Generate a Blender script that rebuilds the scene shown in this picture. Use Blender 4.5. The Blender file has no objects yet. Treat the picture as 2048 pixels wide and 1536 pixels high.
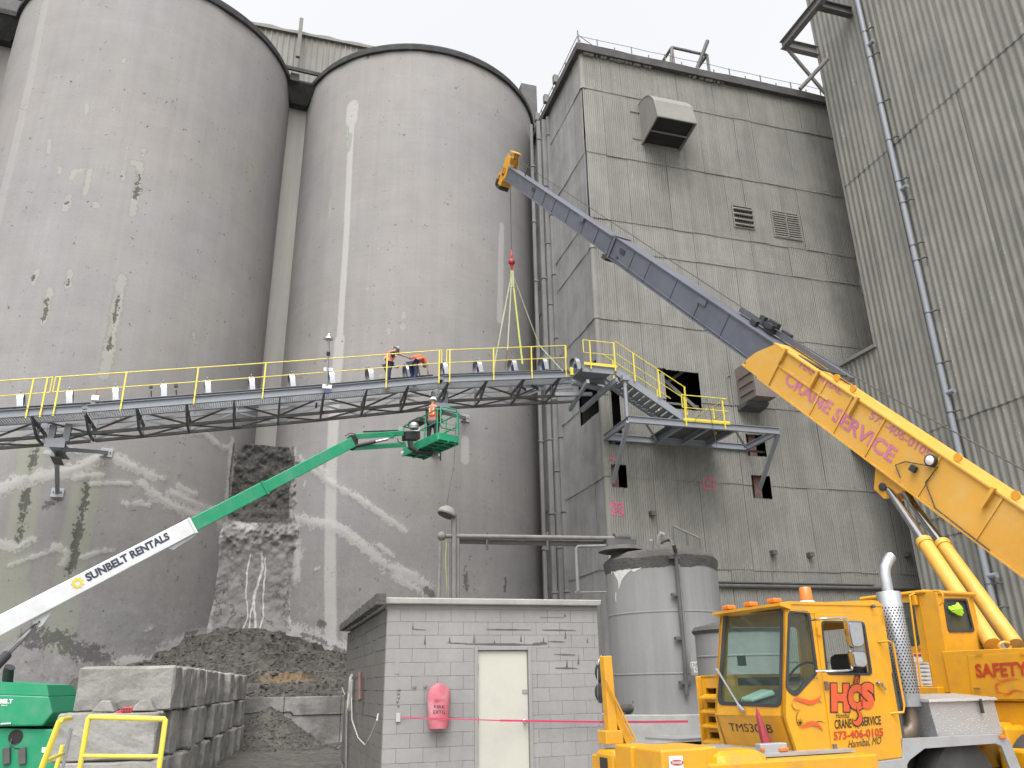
import bpy, bmesh, math, random
import numpy as np
from mathutils import Vector, Matrix
from mathutils.geometry import tessellate_polygon
random.seed(7); rng = np.random.default_rng(7)
SC = bpy.context.scene; COL = SC.collection
# ------------------------------------------------------------------ camera
F = 1580.0
TH = math.radians(20.803); RO = math.radians(1.047)
CT, ST = math.cos(TH), math.sin(TH)
U0 = np.array([0, -ST, CT]); FW = np.array([0, CT, ST])
RV = math.cos(RO)*np.array([1, 0, 0.]) - math.sin(RO)*U0
UV = math.sin(RO)*np.array([1, 0, 0.]) + math.cos(RO)*U0
CAM = np.array([0, 0, 1.7])
cd = bpy.data.cameras.new('camera'); cam = bpy.data.objects.new('camera', cd); COL.objects.link(cam)
cd.sensor_width = 36; cd.lens = 36*F/2048; cd.clip_end = 2000; cd.clip_start = .1
M3 = Matrix([[RV[i], UV[i], -FW[i]] for i in range(3)])
cam.matrix_world = Matrix.Translation(CAM) @ M3.to_4x4()
SC.camera = cam
# ------------------------------------------------------------------ sky, sun, exposure
SUN_EL, SUN_AZ = 60, 183     # behind the camera, a little to its left
w = bpy.data.worlds.new('World'); SC.world = w; w.use_nodes = True
nt = w.node_tree; nt.nodes.clear()
sky = nt.nodes.new('ShaderNodeTexSky'); sky.sky_type = 'NISHITA'; sky.sun_disc = False
sky.sun_elevation = math.radians(SUN_EL); sky.sun_rotation = math.radians(SUN_AZ)
sky.dust_density = 6; sky.air_density = 1.0; sky.ozone_density = 1
hs = nt.nodes.new('ShaderNodeHueSaturation'); hs.inputs['Saturation'].default_value = .10
bg = nt.nodes.new('ShaderNodeBackground'); bg.inputs['Strength'].default_value = .15
wo = nt.nodes.new('ShaderNodeOutputWorld')
nt.links.new(sky.outputs[0], hs.inputs['Color']); nt.links.new(hs.outputs[0], bg.inputs[0]); nt.links.new(bg.outputs[0], wo.inputs[0])
sl = bpy.data.lights.new('sun', 'SUN'); sl.energy = 0.55; sl.angle = math.radians(60); sl.color = (1, .975, .94)
so = bpy.data.objects.new('sun', sl); COL.objects.link(so)
az = math.radians(SUN_AZ); el = math.radians(SUN_EL)
sd_ = Vector((math.sin(az)*math.cos(el), math.cos(az)*math.cos(el), math.sin(el)))
so.rotation_euler = sd_.to_track_quat('Z', 'Y').to_euler()
SC.view_settings.view_transform = 'Standard'; SC.view_settings.look = 'None'
SC.view_settings.exposure = 1.45; SC.view_settings.gamma = 1

# ------------------------------------------------------------------ surveying helpers
def ray(x, y): return FW + RV*(x-1024)/F + UV*(768-y)/F
def P(x, y, zc): return CAM + ray(x, y)*zc
class Fr:
    """a horizontal frame: u to the right, v away, z up"""
    def __init__(s, o, ang):
        s.o = np.array([o[0], o[1], 0.]); a = math.radians(ang); s.ang = a
        s.u = np.array([math.cos(a), math.sin(a), 0]); s.v = np.array([-math.sin(a), math.cos(a), 0])
    def w(s, a, b, z): return s.o + s.u*a + s.v*b + np.array([0, 0, float(z)])
    def loc(s, p):
        d = np.array(p)-s.o; return (float(d@s.u), float(d@s.v), float(p[2]))
    def h(s, x, y, v0=0):
        r = ray(x, y); t = (v0-(CAM-s.o)@s.v)/(r@s.v); return s.loc(CAM+r*t)
    def hs(s, x, y, s0=0):
        r = ray(x, y); t = (s0-(CAM-s.o)@s.u)/(r@s.u); return s.loc(CAM+r*t)
    def hz(s, x, y, z):
        r = ray(x, y); t = (z-1.7)/r[2]; return s.loc(CAM+r*t)
PL = Fr((3.8, 31.9), 17)          # the plant grid, origin at the corner of the corrugated building
ZA = np.array([0, 0, 1.])
def nrm(v): v = np.array(v, float); return v/np.linalg.norm(v)

# ------------------------------------------------------------------ meshes
class MB:
    def __init__(s): s.v = []; s.f = []
    def add(s, vs, fs):
        n = len(s.v); s.v += [tuple(map(float, q)) for q in vs]; s.f += [tuple(i+n for i in f) for f in fs]; return s
    def box(s, p, ax, size, taper=None):
        """p = centre, ax = three axes, size = full lengths"""
        p = np.array(p, float); h = [np.array(a)*q/2 for a, q in zip(ax, size)]
        vs = [p+sx*h[0]+sy*h[1]+sz*h[2] for sz in (-1, 1) for sy in (-1, 1) for sx in (-1, 1)]
        return s.add(vs, [(0, 2, 3, 1), (4, 5, 7, 6), (0, 1, 5, 4), (2, 6, 7, 3), (0, 4, 6, 2), (1, 3, 7, 5)])
    def hexa(s, lo, hi):
        n = len(lo); vs = list(lo)+list(hi)
        return s.add(vs, [tuple(range(n))[::-1], tuple(range(n, 2*n))]+[(i, (i+1) % n, n+(i+1) % n, n+i) for i in range(n)])
    def beam(s, a, b, wd, ht, up=ZA):
        a = np.array(a, float); b = np.array(b, float); d = nrm(b-a); sd = np.cross(d, up)
        if np.linalg.norm(sd) < 1e-4: sd = np.cross(d, [1, 0, 0])
        sd = nrm(sd); u = np.cross(sd, d)
        return s.box((a+b)/2, (d, sd, u), (np.linalg.norm(b-a), wd, ht))
    def ibeam(s, a, b, wd, ht, t=.02, up=ZA):
        a = np.array(a, float); b = np.array(b, float); d = nrm(b-a); sd = nrm(np.cross(d, up)); u = np.cross(sd, d)
        s.beam(a, b, t, ht-2*t, up)
        for k in (-1, 1): s.beam(a+u*k*(ht-t)/2, b+u*k*(ht-t)/2, wd, t, up)
        return s
    def chan(s, a, b, wd, ht, t=.015, side=1, up=ZA):
        a = np.array(a, float); b = np.array(b, float); d = nrm(b-a); sd = nrm(np.cross(d, up)); u = np.cross(sd, d)
        s.beam(a, b, t, ht-2*t, up); o = sd*side*(wd/2-t/2)
        for k in (-1, 1): s.beam(a+u*k*(ht-t)/2+o, b+u*k*(ht-t)/2+o, wd, t, up)
        return s
    def tube(s, pts, r, n=8, caps=True):
        pts = [np.array(q, float) for q in pts]; m = len(pts); rs = r if hasattr(r, '__len__') else [r]*m
        ref = None; vs = []
        for i, q in enumerate(pts):
            d = nrm((pts[min(i+1, m-1)]-pts[max(i-1, 0)]))
            if ref is None:
                ref = np.cross(d, ZA)
                if np.linalg.norm(ref) < 1e-3: ref = np.cross(d, [1, 0, 0])
            x = nrm(ref-d*(ref@d)); y = np.cross(d, x); ref = x
            vs += [q+rs[i]*(x*math.cos(2*math.pi*k/n)+y*math.sin(2*math.pi*k/n)) for k in range(n)]
        fs = [(i*n+k, i*n+(k+1) % n, (i+1)*n+(k+1) % n, (i+1)*n+k) for i in range(m-1) for k in range(n)]
        if caps: fs += [tuple(range(n))[::-1], tuple((m-1)*n+k for k in range(n))]
        return s.add(vs, fs)
    def rev(s, o, axis, prof, n=16, x=None):
        """prof = list of (radius, height along axis)"""
        o = np.array(o, float); a = nrm(axis); x = nrm(np.cross(a, [.31, .77, .2]) if x is None else x); y = np.cross(a, x); m = len(prof)
        vs = [o+a*h+r*(x*math.cos(2*math.pi*k/n)+y*math.sin(2*math.pi*k/n)) for r, h in prof for k in range(n)]
        fs = [(i*n+k, i*n+(k+1) % n, (i+1)*n+(k+1) % n, (i+1)*n+k) for i in range(m-1) for k in range(n)]
        fs += [tuple(range(n))[::-1], tuple((m-1)*n+k for k in range(n))]
        return s.add(vs, fs)
    def prism(s, poly, o, x, y, d, holes=()):
        """poly (2-D) in the plane o,x,y, extruded by the vector d; holes = list of 2-D loops"""
        o = np.array(o, float); x = np.array(x, float); y = np.array(y, float); d = np.array(d, float)
        loops = [list(poly)]+[list(h) for h in holes]
        flat = [q for l in loops for q in l]; n = len(flat)
        tri = tessellate_polygon([[Vector((q[0], q[1], 0)) for q in l] for l in loops])
        A = [o+x*q[0]+y*q[1] for q in flat]; B = [q+d for q in A]
        fs = [tuple(t) for t in tri]+[tuple(i+n for i in t[::-1]) for t in tri]; k = 0
        for l in loops:
            m = len(l)
            fs += [(k+i, k+(i+1) % m, n+k+(i+1) % m, n+k+i) for i in range(m)]; k += m
        return s.add(A+B, fs)
    def ball(s, o, r, n=12, m=8, sq=(1, 1, 1)):
        o = np.array(o, float); vs = [o+np.array([0, 0, -r*sq[2]])]
        for j in range(1, m):
            t = -math.pi/2+math.pi*j/m
            vs += [o+np.array([r*sq[0]*math.cos(t)*math.cos(2*math.pi*k/n), r*sq[1]*math.cos(t)*math.sin(2*math.pi*k/n), r*sq[2]*math.sin(t)]) for k in range(n)]
        vs.append(o+np.array([0, 0, r*sq[2]])); fs = [(0, 1+(k+1) % n, 1+k) for k in range(n)]
        fs += [(1+j*n+k, 1+j*n+(k+1) % n, 1+(j+1)*n+(k+1) % n, 1+(j+1)*n+k) for j in range(m-2) for k in range(n)]
        L = len(vs)-1; fs += [(L, 1+(m-2)*n+k, 1+(m-2)*n+(k+1) % n) for k in range(n)]
        return s.add(vs, fs)
    def mesh(s, name, mat, off=(0, 0, 0), smooth=False, fix=True):
        me = bpy.data.meshes.new(name); o = np.array(off, float)
        me.from_pydata([(a-o[0], b-o[1], c-o[2]) for a, b, c in s.v], [], s.f)
        if fix:
            b = bmesh.new(); b.from_mesh(me); bmesh.ops.recalc_face_normals(b, faces=b.faces); b.to_mesh(me); b.free()
        if mat is not None: me.materials.append(mat)
        if smooth:
            me.polygons.foreach_set('use_smooth', [True]*len(me.polygons))
            me.set_sharp_from_angle(angle=math.radians(smooth if smooth is not True else 40))
        return me
    def build(s, name, mat, parent=None, smooth=False, bevel=0, fix=True, **tags):
        root = wpos(parent) if parent is not None else np.zeros(3)
        o = bpy.data.objects.new(name, s.mesh(name, mat, root, smooth, fix)); COL.objects.link(o)
        if parent is not None: o.parent = parent
        if bevel:
            m = o.modifiers.new('edge', 'BEVEL'); m.width = bevel; m.segments = 2; m.limit_method = 'ANGLE'; m.angle_limit = math.radians(40); m.harden_normals = False
        for k, v in tags.items(): o[k] = v
        return o
WP = {}
def wpos(o):
    return WP.get(o.name, np.zeros(3)) if o.parent is None else wpos(o.parent)+np.array(WP.get(o.name, np.zeros(3)))
def thing(name, label, cat, loc=(0, 0, 0), group=None):
    o = bpy.data.objects.new(name, None); COL.objects.link(o); o.location = loc; o.empty_display_size = .3
    WP[o.name] = np.array(loc, float); o['label'] = label; o['category'] = cat
    if group: o['group'] = group
    return o
def tag(o, label, cat, group=None):
    o['label'] = label; o['category'] = cat
    if group: o['group'] = group
    return o
def place(name, me, parent, loc, rot=0, scale=None):
    o = bpy.data.objects.new(name, me); COL.objects.link(o); o.parent = parent
    o.location = np.array(loc, float)-(wpos(parent) if parent is not None else 0); o.rotation_euler = (0, 0, rot)
    if scale: o.scale = scale
    return o
def rnd(pts, r, k=4):
    """round the corners of a closed 2-D loop"""
    out = []; n = len(pts)
    for i in range(n):
        a, b, c = (np.array(pts[j], float)[:2] for j in ((i-1) % n, i, (i+1) % n))
        d1, d2 = a-b, c-b; q = min(r, .45*np.linalg.norm(d1), .45*np.linalg.norm(d2)); p1 = b+nrm(d1)*q; p2 = b+nrm(d2)*q
        for t in np.linspace(0, 1, k+1): out.append(tuple((1-t)**2*p1+2*t*(1-t)*b+t*t*p2))
    return out
def circ(cx, cy, r, n=16): return [(cx+r*math.cos(2*math.pi*k/n), cy+r*math.sin(2*math.pi*k/n)) for k in range(n)]
def text(name, s, o, x, y, wd, ht, mat, parent, lift=.004, bold=0, shear=0, depth=.002, shape=None):
    """lettering as flat print: text s fills wd x ht from lower-left o along x, y; shape = bend function"""
    cu = bpy.data.curves.new('t', 'FONT'); cu.body = s; cu.size = 1; cu.offset = bold; cu.shear = shear; cu.resolution_u = 3
    t = bpy.data.objects.new('t', cu); COL.objects.link(t)
    bpy.context.view_layer.update(); dg = bpy.context.evaluated_depsgraph_get()
    me = bpy.data.meshes.new_from_object(t.evaluated_get(dg)); bpy.data.objects.remove(t)
    V = np.array([v.co[:2] for v in me.vertices]); mn, mx = V.min(0), V.max(0); V = (V-mn)/(mx-mn)
    if shape: V = shape(V)
    x = np.array(x, float); y = np.array(y, float); n = nrm(np.cross(x, y)); o = np.array(o, float)+n*lift
    mb = MB(); mb.add([o+nrm(x)*a*wd+nrm(y)*b*ht for a, b in V], [tuple(p.vertices) for p in me.polygons])
    return mb.build(name, mat, parent, fix=False)

# ------------------------------------------------------------------ materials
class N:
    def __init__(s, name):
        s.m = bpy.data.materials.new(name); s.m.use_nodes = True; s.t = s.m.node_tree; s.b = s.t.nodes['Principled BSDF']
        s.pos = s.t.nodes.new('ShaderNodeNewGeometry').outputs['Position']
    def n(s, ty, **kw):
        q = s.t.nodes.new(ty)
        for k, v in kw.items(): setattr(q, k, v)
        return q
    def l(s, a, b): s.t.links.new(a, b)
    def noise(s, sc, detail=4, xyz=(1, 1, 1), rough=.55, off=(0, 0, 0)):
        mp = s.n('ShaderNodeMapping'); mp.inputs['Scale'].default_value = xyz; mp.inputs['Location'].default_value = off; s.l(s.pos, mp.inputs[0])
        q = s.n('ShaderNodeTexNoise'); q.inputs['Scale'].default_value = sc; q.inputs['Detail'].default_value = detail; q.inputs['Roughness'].default_value = rough
        s.l(mp.outputs[0], q.inputs['Vector']); return q.outputs['Fac']
    def ramp(s, v, a, b, lo=0., hi=1.):
        q = s.n('ShaderNodeMapRange'); q.inputs[1].default_value = a; q.inputs[2].default_value = b; q.inputs[3].default_value = lo; q.inputs[4].default_value = hi
        q.interpolation_type = 'SMOOTHSTEP'; s.l(v, q.inputs[0]); return q.outputs[0]
    def mth(s, op, a, b=None):
        q = s.n('ShaderNodeMath', operation=op)
        for i, v in enumerate((a, b)):
            if v is None: continue
            if isinstance(v, (int, float)): q.inputs[i].default_value = v
            else: s.l(v, q.inputs[i])
        return q.outputs[0]
    def mix(s, f, a, b, mode='MIX'):
        q = s.n('ShaderNodeMix', data_type='RGBA', blend_type=mode)
        for i, v in ((0, f), (6, a), (7, b)):
            if isinstance(v, (int, float)): q.inputs[i].default_value = v
            elif isinstance(v, tuple): q.inputs[i].default_value = (*v[:3], 1)
            else: s.l(v, q.inputs[i])
        return q.outputs[2]
    def attr(s, nm): return s.n('ShaderNodeAttribute', attribute_name=nm).outputs['Fac']
    def bump(s, h, st=.3, dist=.01):
        q = s.n('ShaderNodeBump'); q.inputs['Strength'].default_value = st; q.inputs['Distance'].default_value = dist; s.l(h, q.inputs['Height']); s.l(q.outputs[0], s.b.inputs['Normal'])
AK = .72
def mk(name, col, rough=.6, metal=0, var=.12, scale=.8, fine=.06, fsc=14, streak=0, dust=0, dustc=(.23, .22, .205), dsc=2.2, rust=0, bump=.0, bsc=40, bd=.004, rand=0, spec=None, up=0):
    col = tuple(c*AK for c in col); dustc = tuple(c*AK for c in dustc); q = N(name); a = q.noise(scale, 4); b = q.noise(fsc, 5)
    f = q.mth('ADD', q.mth('MULTIPLY', q.mth('SUBTRACT', a, .5), var*4), q.mth('MULTIPLY', q.mth('SUBTRACT', b, .5), fine*4))
    if streak: f = q.mth('ADD', f, q.mth('MULTIPLY', q.mth('SUBTRACT', q.noise(1, 5, (5, 5, .22)), .5), streak*4))
    if rand:
        oi = q.n('ShaderNodeObjectInfo'); f = q.mth('ADD', f, q.mth('MULTIPLY', q.mth('SUBTRACT', oi.outputs['Random'], .5), rand*2))
    k = q.mth('ADD', f, 1.0); cmb = q.n('ShaderNodeCombineColor')
    for i in range(3): q.l(k, cmb.inputs[i])
    c = q.mix(1.0, tuple(col), cmb.outputs[0], 'MULTIPLY')
    if dust: c = q.mix(q.mth('MULTIPLY', q.ramp(q.noise(dsc, 6, rough=.62), .42, .72), dust), c, tuple(dustc))
    if up:
        g = q.n('ShaderNodeNewGeometry'); sx = q.n('ShaderNodeSeparateXYZ'); q.l(g.outputs['Normal'], sx.inputs[0])
        c = q.mix(q.mth('MULTIPLY', q.ramp(sx.outputs[2], .3, .95), up), c, tuple(dustc))
    if rust: c = q.mix(q.mth('MULTIPLY', q.ramp(q.noise(6, 8, rough=.7, off=(3, 1, 7)), 1-.44*rust-.22, 1-.44*rust-.17), .85), c, (.10, .045, .02))
    q.l(c, q.b.inputs['Base Color']); q.b.inputs['Roughness'].default_value = rough; q.b.inputs['Metallic'].default_value = metal
    if spec is not None: q.b.inputs['Specular IOR Level'].default_value = spec
    if bump: q.bump(q.noise(bsc, 5), bump, bd)
    return q.m
M = {}
M['steel'] = mk('grey painted steel', (.235, .255, .285), .5, 0, .06, .7, .04, dust=.35, dustc=(.24, .24, .235))
M['dark_steel'] = mk('dusty dark steel', (.075, .075, .073), .75, 0, .15, 1, .1, dust=.5, dustc=(.14, .135, .125))
M['old_steel'] = mk('weathered steel', (.16, .155, .145), .8, 0, .18, 1, .1, dust=.5, streak=.08)
M['yellow'] = mk('safety yellow paint', (.70, .57, .05), .45, 0, .05, 1, .03, dust=.25, dustc=(.5, .44, .2))
M['crane'] = mk('crane yellow paint', (.64, .30, .006), .40, 0, .05, .9, .03, dust=.5, dustc=(.36, .21, .05), dsc=3.2, rust=.30, streak=.05)
M['crane_boom'] = mk('faded crane yellow paint', (.64, .34, .045), .48, 0, .06, .5, .03, dust=.45, dustc=(.60, .42, .15), rust=.2)
M['boom_grey'] = mk('blue grey boom paint', (.094, .102, .128), .5, 0, .18, .5, .06, fsc=5, dust=.35, dustc=(.14, .145, .16), streak=.03)
M['green'] = mk('green machine paint', (.0, .25, .11), .42, 0, .08, .8, .04, dust=.5, dustc=(.09, .26, .17), dsc=2.6, streak=.05)
M['white'] = mk('white machine paint', (.68, .69, .70), .42, 0, .04, .8, .02, dust=.4, dustc=(.48, .475, .46), dsc=2.4, streak=.03)
M['black'] = mk('black rubber and plastic', (.022, .023, .026), .6, 0, .2, 2, .1, dust=.3, dustc=(.07, .07, .068))
M['tyre'] = mk('tyre rubber', (.03, .03, .03), .85, 0, .2, 2, .1, dust=.5, dustc=(.09, .085, .08))
M['chrome'] = mk('polished chrome', (.62, .63, .65), .13, 1, .05, 2, .05)
M['galv'] = mk('galvanised steel', (.5, .51, .53), .38, .75, .12, 3, .08)
M['alu'] = mk('grey aluminium sheet', (.46, .47, .49), .45, .55, .08, 2, .05, dust=.3, dustc=(.3, .29, .27))
M['hoop'] = mk('bright hoop covers', (.44, .455, .48), .32, .7, .06, 3, .04)
M['blue'] = mk('dark blue roller frames', (.03, .04, .15), .5, 0, .1, 2, .05)
M['red'] = mk('red paint', (.42, .018, .02), .5, 0, .15, 3, .08, dust=.3, dustc=(.22, .1, .09))
M['letter_dark'] = mk('dark navy lettering', (.035, .042, .07), .5, fine=.02)
M['letter_black'] = mk('black lettering', (.012, .01, .008), .5, fine=.02)
M['letter_red'] = mk('red lettering', (.42, .035, .012), .45, 0, .12, 4, .05)
M['letter_orange'] = mk('orange red lettering', (.62, .085, .02), .42, 0, .12, 4, .05)
M['letter_pink'] = mk('faded magenta lettering', (.50, .145, .25), .6, 0, .12, 2, .08, dust=.2, dustc=(.68, .40, .12), dsc=5)
M['letter_white'] = mk('white lettering', (.72, .75, .72), .5, dust=.3, dustc=(.2, .45, .32), dsc=9)
M['concrete_cap'] = mk('pale concrete', (.40, .395, .38), .9, 0, .10, 1.2, .06, dust=.5, dustc=(.28, .275, .26), bump=.5, bsc=25)
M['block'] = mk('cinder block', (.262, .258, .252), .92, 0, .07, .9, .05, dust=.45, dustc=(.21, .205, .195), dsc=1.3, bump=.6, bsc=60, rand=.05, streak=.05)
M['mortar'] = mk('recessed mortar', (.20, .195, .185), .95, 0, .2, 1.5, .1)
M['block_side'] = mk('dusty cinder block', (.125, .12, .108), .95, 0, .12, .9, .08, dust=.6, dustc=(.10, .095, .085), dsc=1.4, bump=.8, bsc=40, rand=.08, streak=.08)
M['barrier_block'] = mk('cast concrete block', (.275, .268, .25), .9, 0, .12, 1.1, .09, dust=.85, dustc=(.15, .145, .13), dsc=1.9, bump=.9, bsc=12, bd=.02, rand=.07, streak=.07)
M['slab_roof'] = mk('dark roof edge', (.032, .032, .033), .9, 0, .3, 1.1, .15, dust=.25, dustc=(.13, .125, .12))
M['eave'] = mk('dark dusty eave', (.055, .054, .052), .9, 0, .25, 1.2, .12, dust=.3, dustc=(.16, .155, .145))
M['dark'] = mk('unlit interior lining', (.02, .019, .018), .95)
M['rusty'] = mk('rusty red column', (.15, .075, .06), .85, 0, .2, 2, .15, dust=.6, dustc=(.2, .18, .17))
M['door'] = mk('pale beige door paint', (.47, .46, .40), .55, 0, .04, 1.2, .02, dust=.25, dustc=(.33, .33, .32), dsc=2)
M['pink'] = mk('faded pink vinyl', (.46, .115, .15), .6, 0, .12, 2, .06, dust=.6, dustc=(.55, .33, .36), dsc=3)
M['tape'] = mk('red plastic tape', (.55, .03, .10), .5, fine=.05)
M['pink_paint'] = mk('pink spray paint', (.62, .07, .18), .8, 0, .2, 6, .2, dust=.9, dustc=(.25, .22, .2), dsc=9)
M['rope'] = mk('white rope', (.45, .44, .40), .9)
M['cable'] = mk('steel cable', (.04, .04, .042), .6)
M['sling'] = mk('yellow green webbing', (.42, .45, .10), .8, fine=.1)
M['sling_pale'] = mk('pale webbing', (.34, .36, .22), .8, fine=.1)
M['orange_vest'] = mk('orange high visibility cloth', (.85, .13, .02), .8, fine=.05)
M['silver_tape'] = mk('silver reflective tape', (.5, .5, .47), .5)
M['lime'] = mk('lime cloth', (.35, .75, .03), .7, fine=.06)
M['skin'] = mk('skin', (.36, .19, .13), .6)
M['navy'] = mk('navy work trousers', (.02, .03, .085), .85, fine=.12)
M['shirt_dark'] = mk('dark shirt', (.025, .025, .03), .85, fine=.12)
M['shirt_orange'] = mk('orange shirt', (.72, .12, .03), .85, fine=.12)
M['helmet'] = mk('grey hard hat', (.36, .38, .40), .4)
M['helmet_white'] = mk('white hard hat', (.68, .68, .66), .4)
M['amber'] = mk('amber plastic', (.62, .17, .02), .3)
M['wood'] = mk('weathered timber', (.23, .165, .10), .85, 0, .15, 3, .12)
M['paper'] = mk('printed paper', (.62, .63, .62), .7)
M['decal_white'] = mk('white decal', (.68, .68, .66), .5)
M['seat'] = mk('black seat', (.02, .02, .024), .55)
M['cab_in'] = mk('dark grey cab lining', (.045, .055, .052), .7, fine=.1)
M['pale_light'] = mk('lamp glass', (.7, .7, .66), .2)
M['tank'] = mk('dusty grey tank paint', (.225, .225, .222), .75, 0, .07, .6, .04, streak=.13, dust=.35, dustc=(.19, .187, .18), dsc=.9)
M['tank_cake'] = mk('caked cement dust', (.075, .072, .066), .95, 0, .3, 2.5, .2, bump=1, bsc=14, bd=.03)
M['flake'] = mk('exposed white paint', (.55, .55, .51), .6, 0, .15, 4, .1)
def glass(name, tint, rough=.03, alpha=.45):
    q = N(name); t = q.t; tr = q.n('ShaderNodeBsdfTransparent'); tr.inputs[0].default_value = (*tint, 1)
    gl = q.n('ShaderNodeBsdfGlossy'); gl.inputs[0].default_value = (.9, .95, .95, 1); gl.inputs['Roughness'].default_value = rough
    df = q.n('ShaderNodeBsdfDiffuse'); df.inputs[0].default_value = (tint[0]*.35, tint[1]*.35, tint[2]*.35, 1)
    lw_ = q.n('ShaderNodeLayerWeight'); lw_.inputs[0].default_value = .5; fr_ = q.mth('ADD', q.mth('MULTIPLY', q.mth('POWER', lw_.outputs['Facing'], 4), .7), .035)
    m1 = q.n('ShaderNodeMixShader'); m1.inputs[0].default_value = alpha; m2 = q.n('ShaderNodeMixShader')
    q.l(tr.outputs[0], m1.inputs[1]); q.l(df.outputs[0], m1.inputs[2]); q.l(fr_, m2.inputs[0]); q.l(m1.outputs[0], m2.inputs[1]); q.l(gl.outputs[0], m2.inputs[2])
    q.l(m2.outputs[0], t.nodes['Material Output'].inputs[0]); return q.m
M['glass'] = glass('green tinted glass', (.78, .90, .86), alpha=.04)
M['glass_dark'] = glass('dark tinted glass', (.45, .55, .5), alpha=.2)
def transite(name, base, tint, hi=(.42, .42, .39), streakw=0):
    base, tint, hi = (tuple(c*AK for c in x) for x in (base, tint, hi)); q = N(name); oi = q.n('ShaderNodeObjectInfo')
    a = q.noise(.22, 3); b = q.noise(1, 5, (4.5, 4.5, .18)); c = q.noise(18, 5); d = q.noise(.9, 5)
    f = q.mth('ADD', q.mth('MULTIPLY', q.mth('SUBTRACT', a, .5), .42), q.mth('MULTIPLY', q.mth('SUBTRACT', b, .5), .55))
    f = q.mth('ADD', f, q.mth('MULTIPLY', q.mth('SUBTRACT', c, .5), .35)); f = q.mth('ADD', f, q.mth('MULTIPLY', q.mth('SUBTRACT', oi.outputs['Random'], .5), .11))
    k = q.mth('ADD', f, 1.0); cmb = q.n('ShaderNodeCombineColor')
    for i in range(3): q.l(k, cmb.inputs[i])
    col = q.mix(q.ramp(d, .35, .68), tuple(base), tuple(tint)); col = q.mix(1.0, col, cmb.outputs[0], 'MULTIPLY')
    if streakw:
        s1 = q.ramp(q.noise(1, 6, (11, 11, .35), off=(2, 5, 1)), .60, .66); s2 = q.ramp(q.noise(7, 6, rough=.7), .50, .60)
        zz = q.ramp(q.noise(.28, 2, off=(4, 2, 9)), .42, .62)
        col = q.mix(q.mth('MULTIPLY', q.mth('MULTIPLY', q.mth('MULTIPLY', s1, s2), zz), streakw), col, tuple(hi))
    q.l(col, q.b.inputs['Base Color']); q.b.inputs['Roughness'].default_value = .8; q.b.inputs['Specular IOR Level'].default_value = .25
    q.bump(q.noise(30, 5), .3, .004); return q.m
M['transite'] = transite('grey green corrugated sheet', (.226, .222, .198), (.192, .190, .174), streakw=.5)
M['transite_side'] = transite('blue grey corrugated sheet', (.235, .235, .232), (.19, .19, .187), streakw=.55, hi=(.38, .38, .38))
M['ribbed'] = transite('grey olive ribbed metal', (.252, .248, .223), (.222, .219, .199), hi=(.48, .48, .45), streakw=1)
M['hood_metal'] = mk('dusty sheet metal', (.205, .20, .182), .8, 0, .12, 1.2, .06, streak=.08, dust=.3, dustc=(.18, .15, .135))
M['brown_duct'] = mk('brown dusty duct', (.165, .135, .12), .85, 0, .08, 2, .04, streak=.08, dust=.4, dustc=(.22, .20, .18))
# ------------------------------------------------------------------ numeric noise for relief
def vnoise(x, y, seed=0):
    x = np.asarray(x, float); y = np.asarray(y, float); xi = np.floor(x).astype(int); yi = np.floor(y).astype(int); fx = x-xi; fy = y-yi
    fx = fx*fx*(3-2*fx); fy = fy*fy*(3-2*fy)
    def hh(a, b):
        n = (a*374761393+b*668265263+seed*982451653) & 0x7fffffff; n = ((n ^ (n >> 13))*1274126177) & 0x7fffffff; return ((n ^ (n >> 16)) & 0xffff)/65535.
    return (hh(xi, yi)*(1-fx)+hh(xi+1, yi)*fx)*(1-fy)+(hh(xi, yi+1)*(1-fx)+hh(xi+1, yi+1)*fx)*fy
def fbm(x, y, o=4, seed=0):
    t = 0; a = .5
    for k in range(o): t = t+a*vnoise(x*2**k, y*2**k, seed+k); a *= .5
    return t/(1-.5**o)
def setattrs(me, d):
    for k, v in d.items():
        at = me.attributes.new(k, 'FLOAT', 'POINT'); at.data.foreach_set('value', np.asarray(v, np.float32))
def smooth_all(me): me.polygons.foreach_set('use_smooth', [True]*len(me.polygons))

# ------------------------------------------------------------------ ground
def ground_mat():
    q = N('dusty concrete yard'); a = q.noise(.35, 6); b = q.noise(9, 6, rough=.7)
    c = q.mix(q.ramp(a, .4, .62), (.24, .235, .22), (.36, .355, .335)); c = q.mix(q.mth('MULTIPLY', q.ramp(b, .4, .7), .5), c, (.17, .165, .155))
    q.l(c, q.b.inputs['Base Color']); q.b.inputs['Roughness'].default_value = .95; q.bump(b, .6, .02); return q.m
M['ground'] = ground_mat()
g = MB(); n = 40
xs = np.concatenate([[-600, -200, -80], np.linspace(-40, 40, 41), [80, 200, 600]]); ys = np.concatenate([[-400, -100, -30], np.linspace(-10, 50, 31), [80, 200, 800]])
vs = [(x, y, (vnoise(x*.6, y*.6, 3)-.5)*.06) for y in ys for x in xs]; nx = len(xs)
g.add(vs, [(j*nx+i, j*nx+i+1, (j+1)*nx+i+1, (j+1)*nx+i) for j in range(len(ys)-1) for i in range(nx-1)])
g.build('ground', M['ground'], fix=False, kind='structure')

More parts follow.
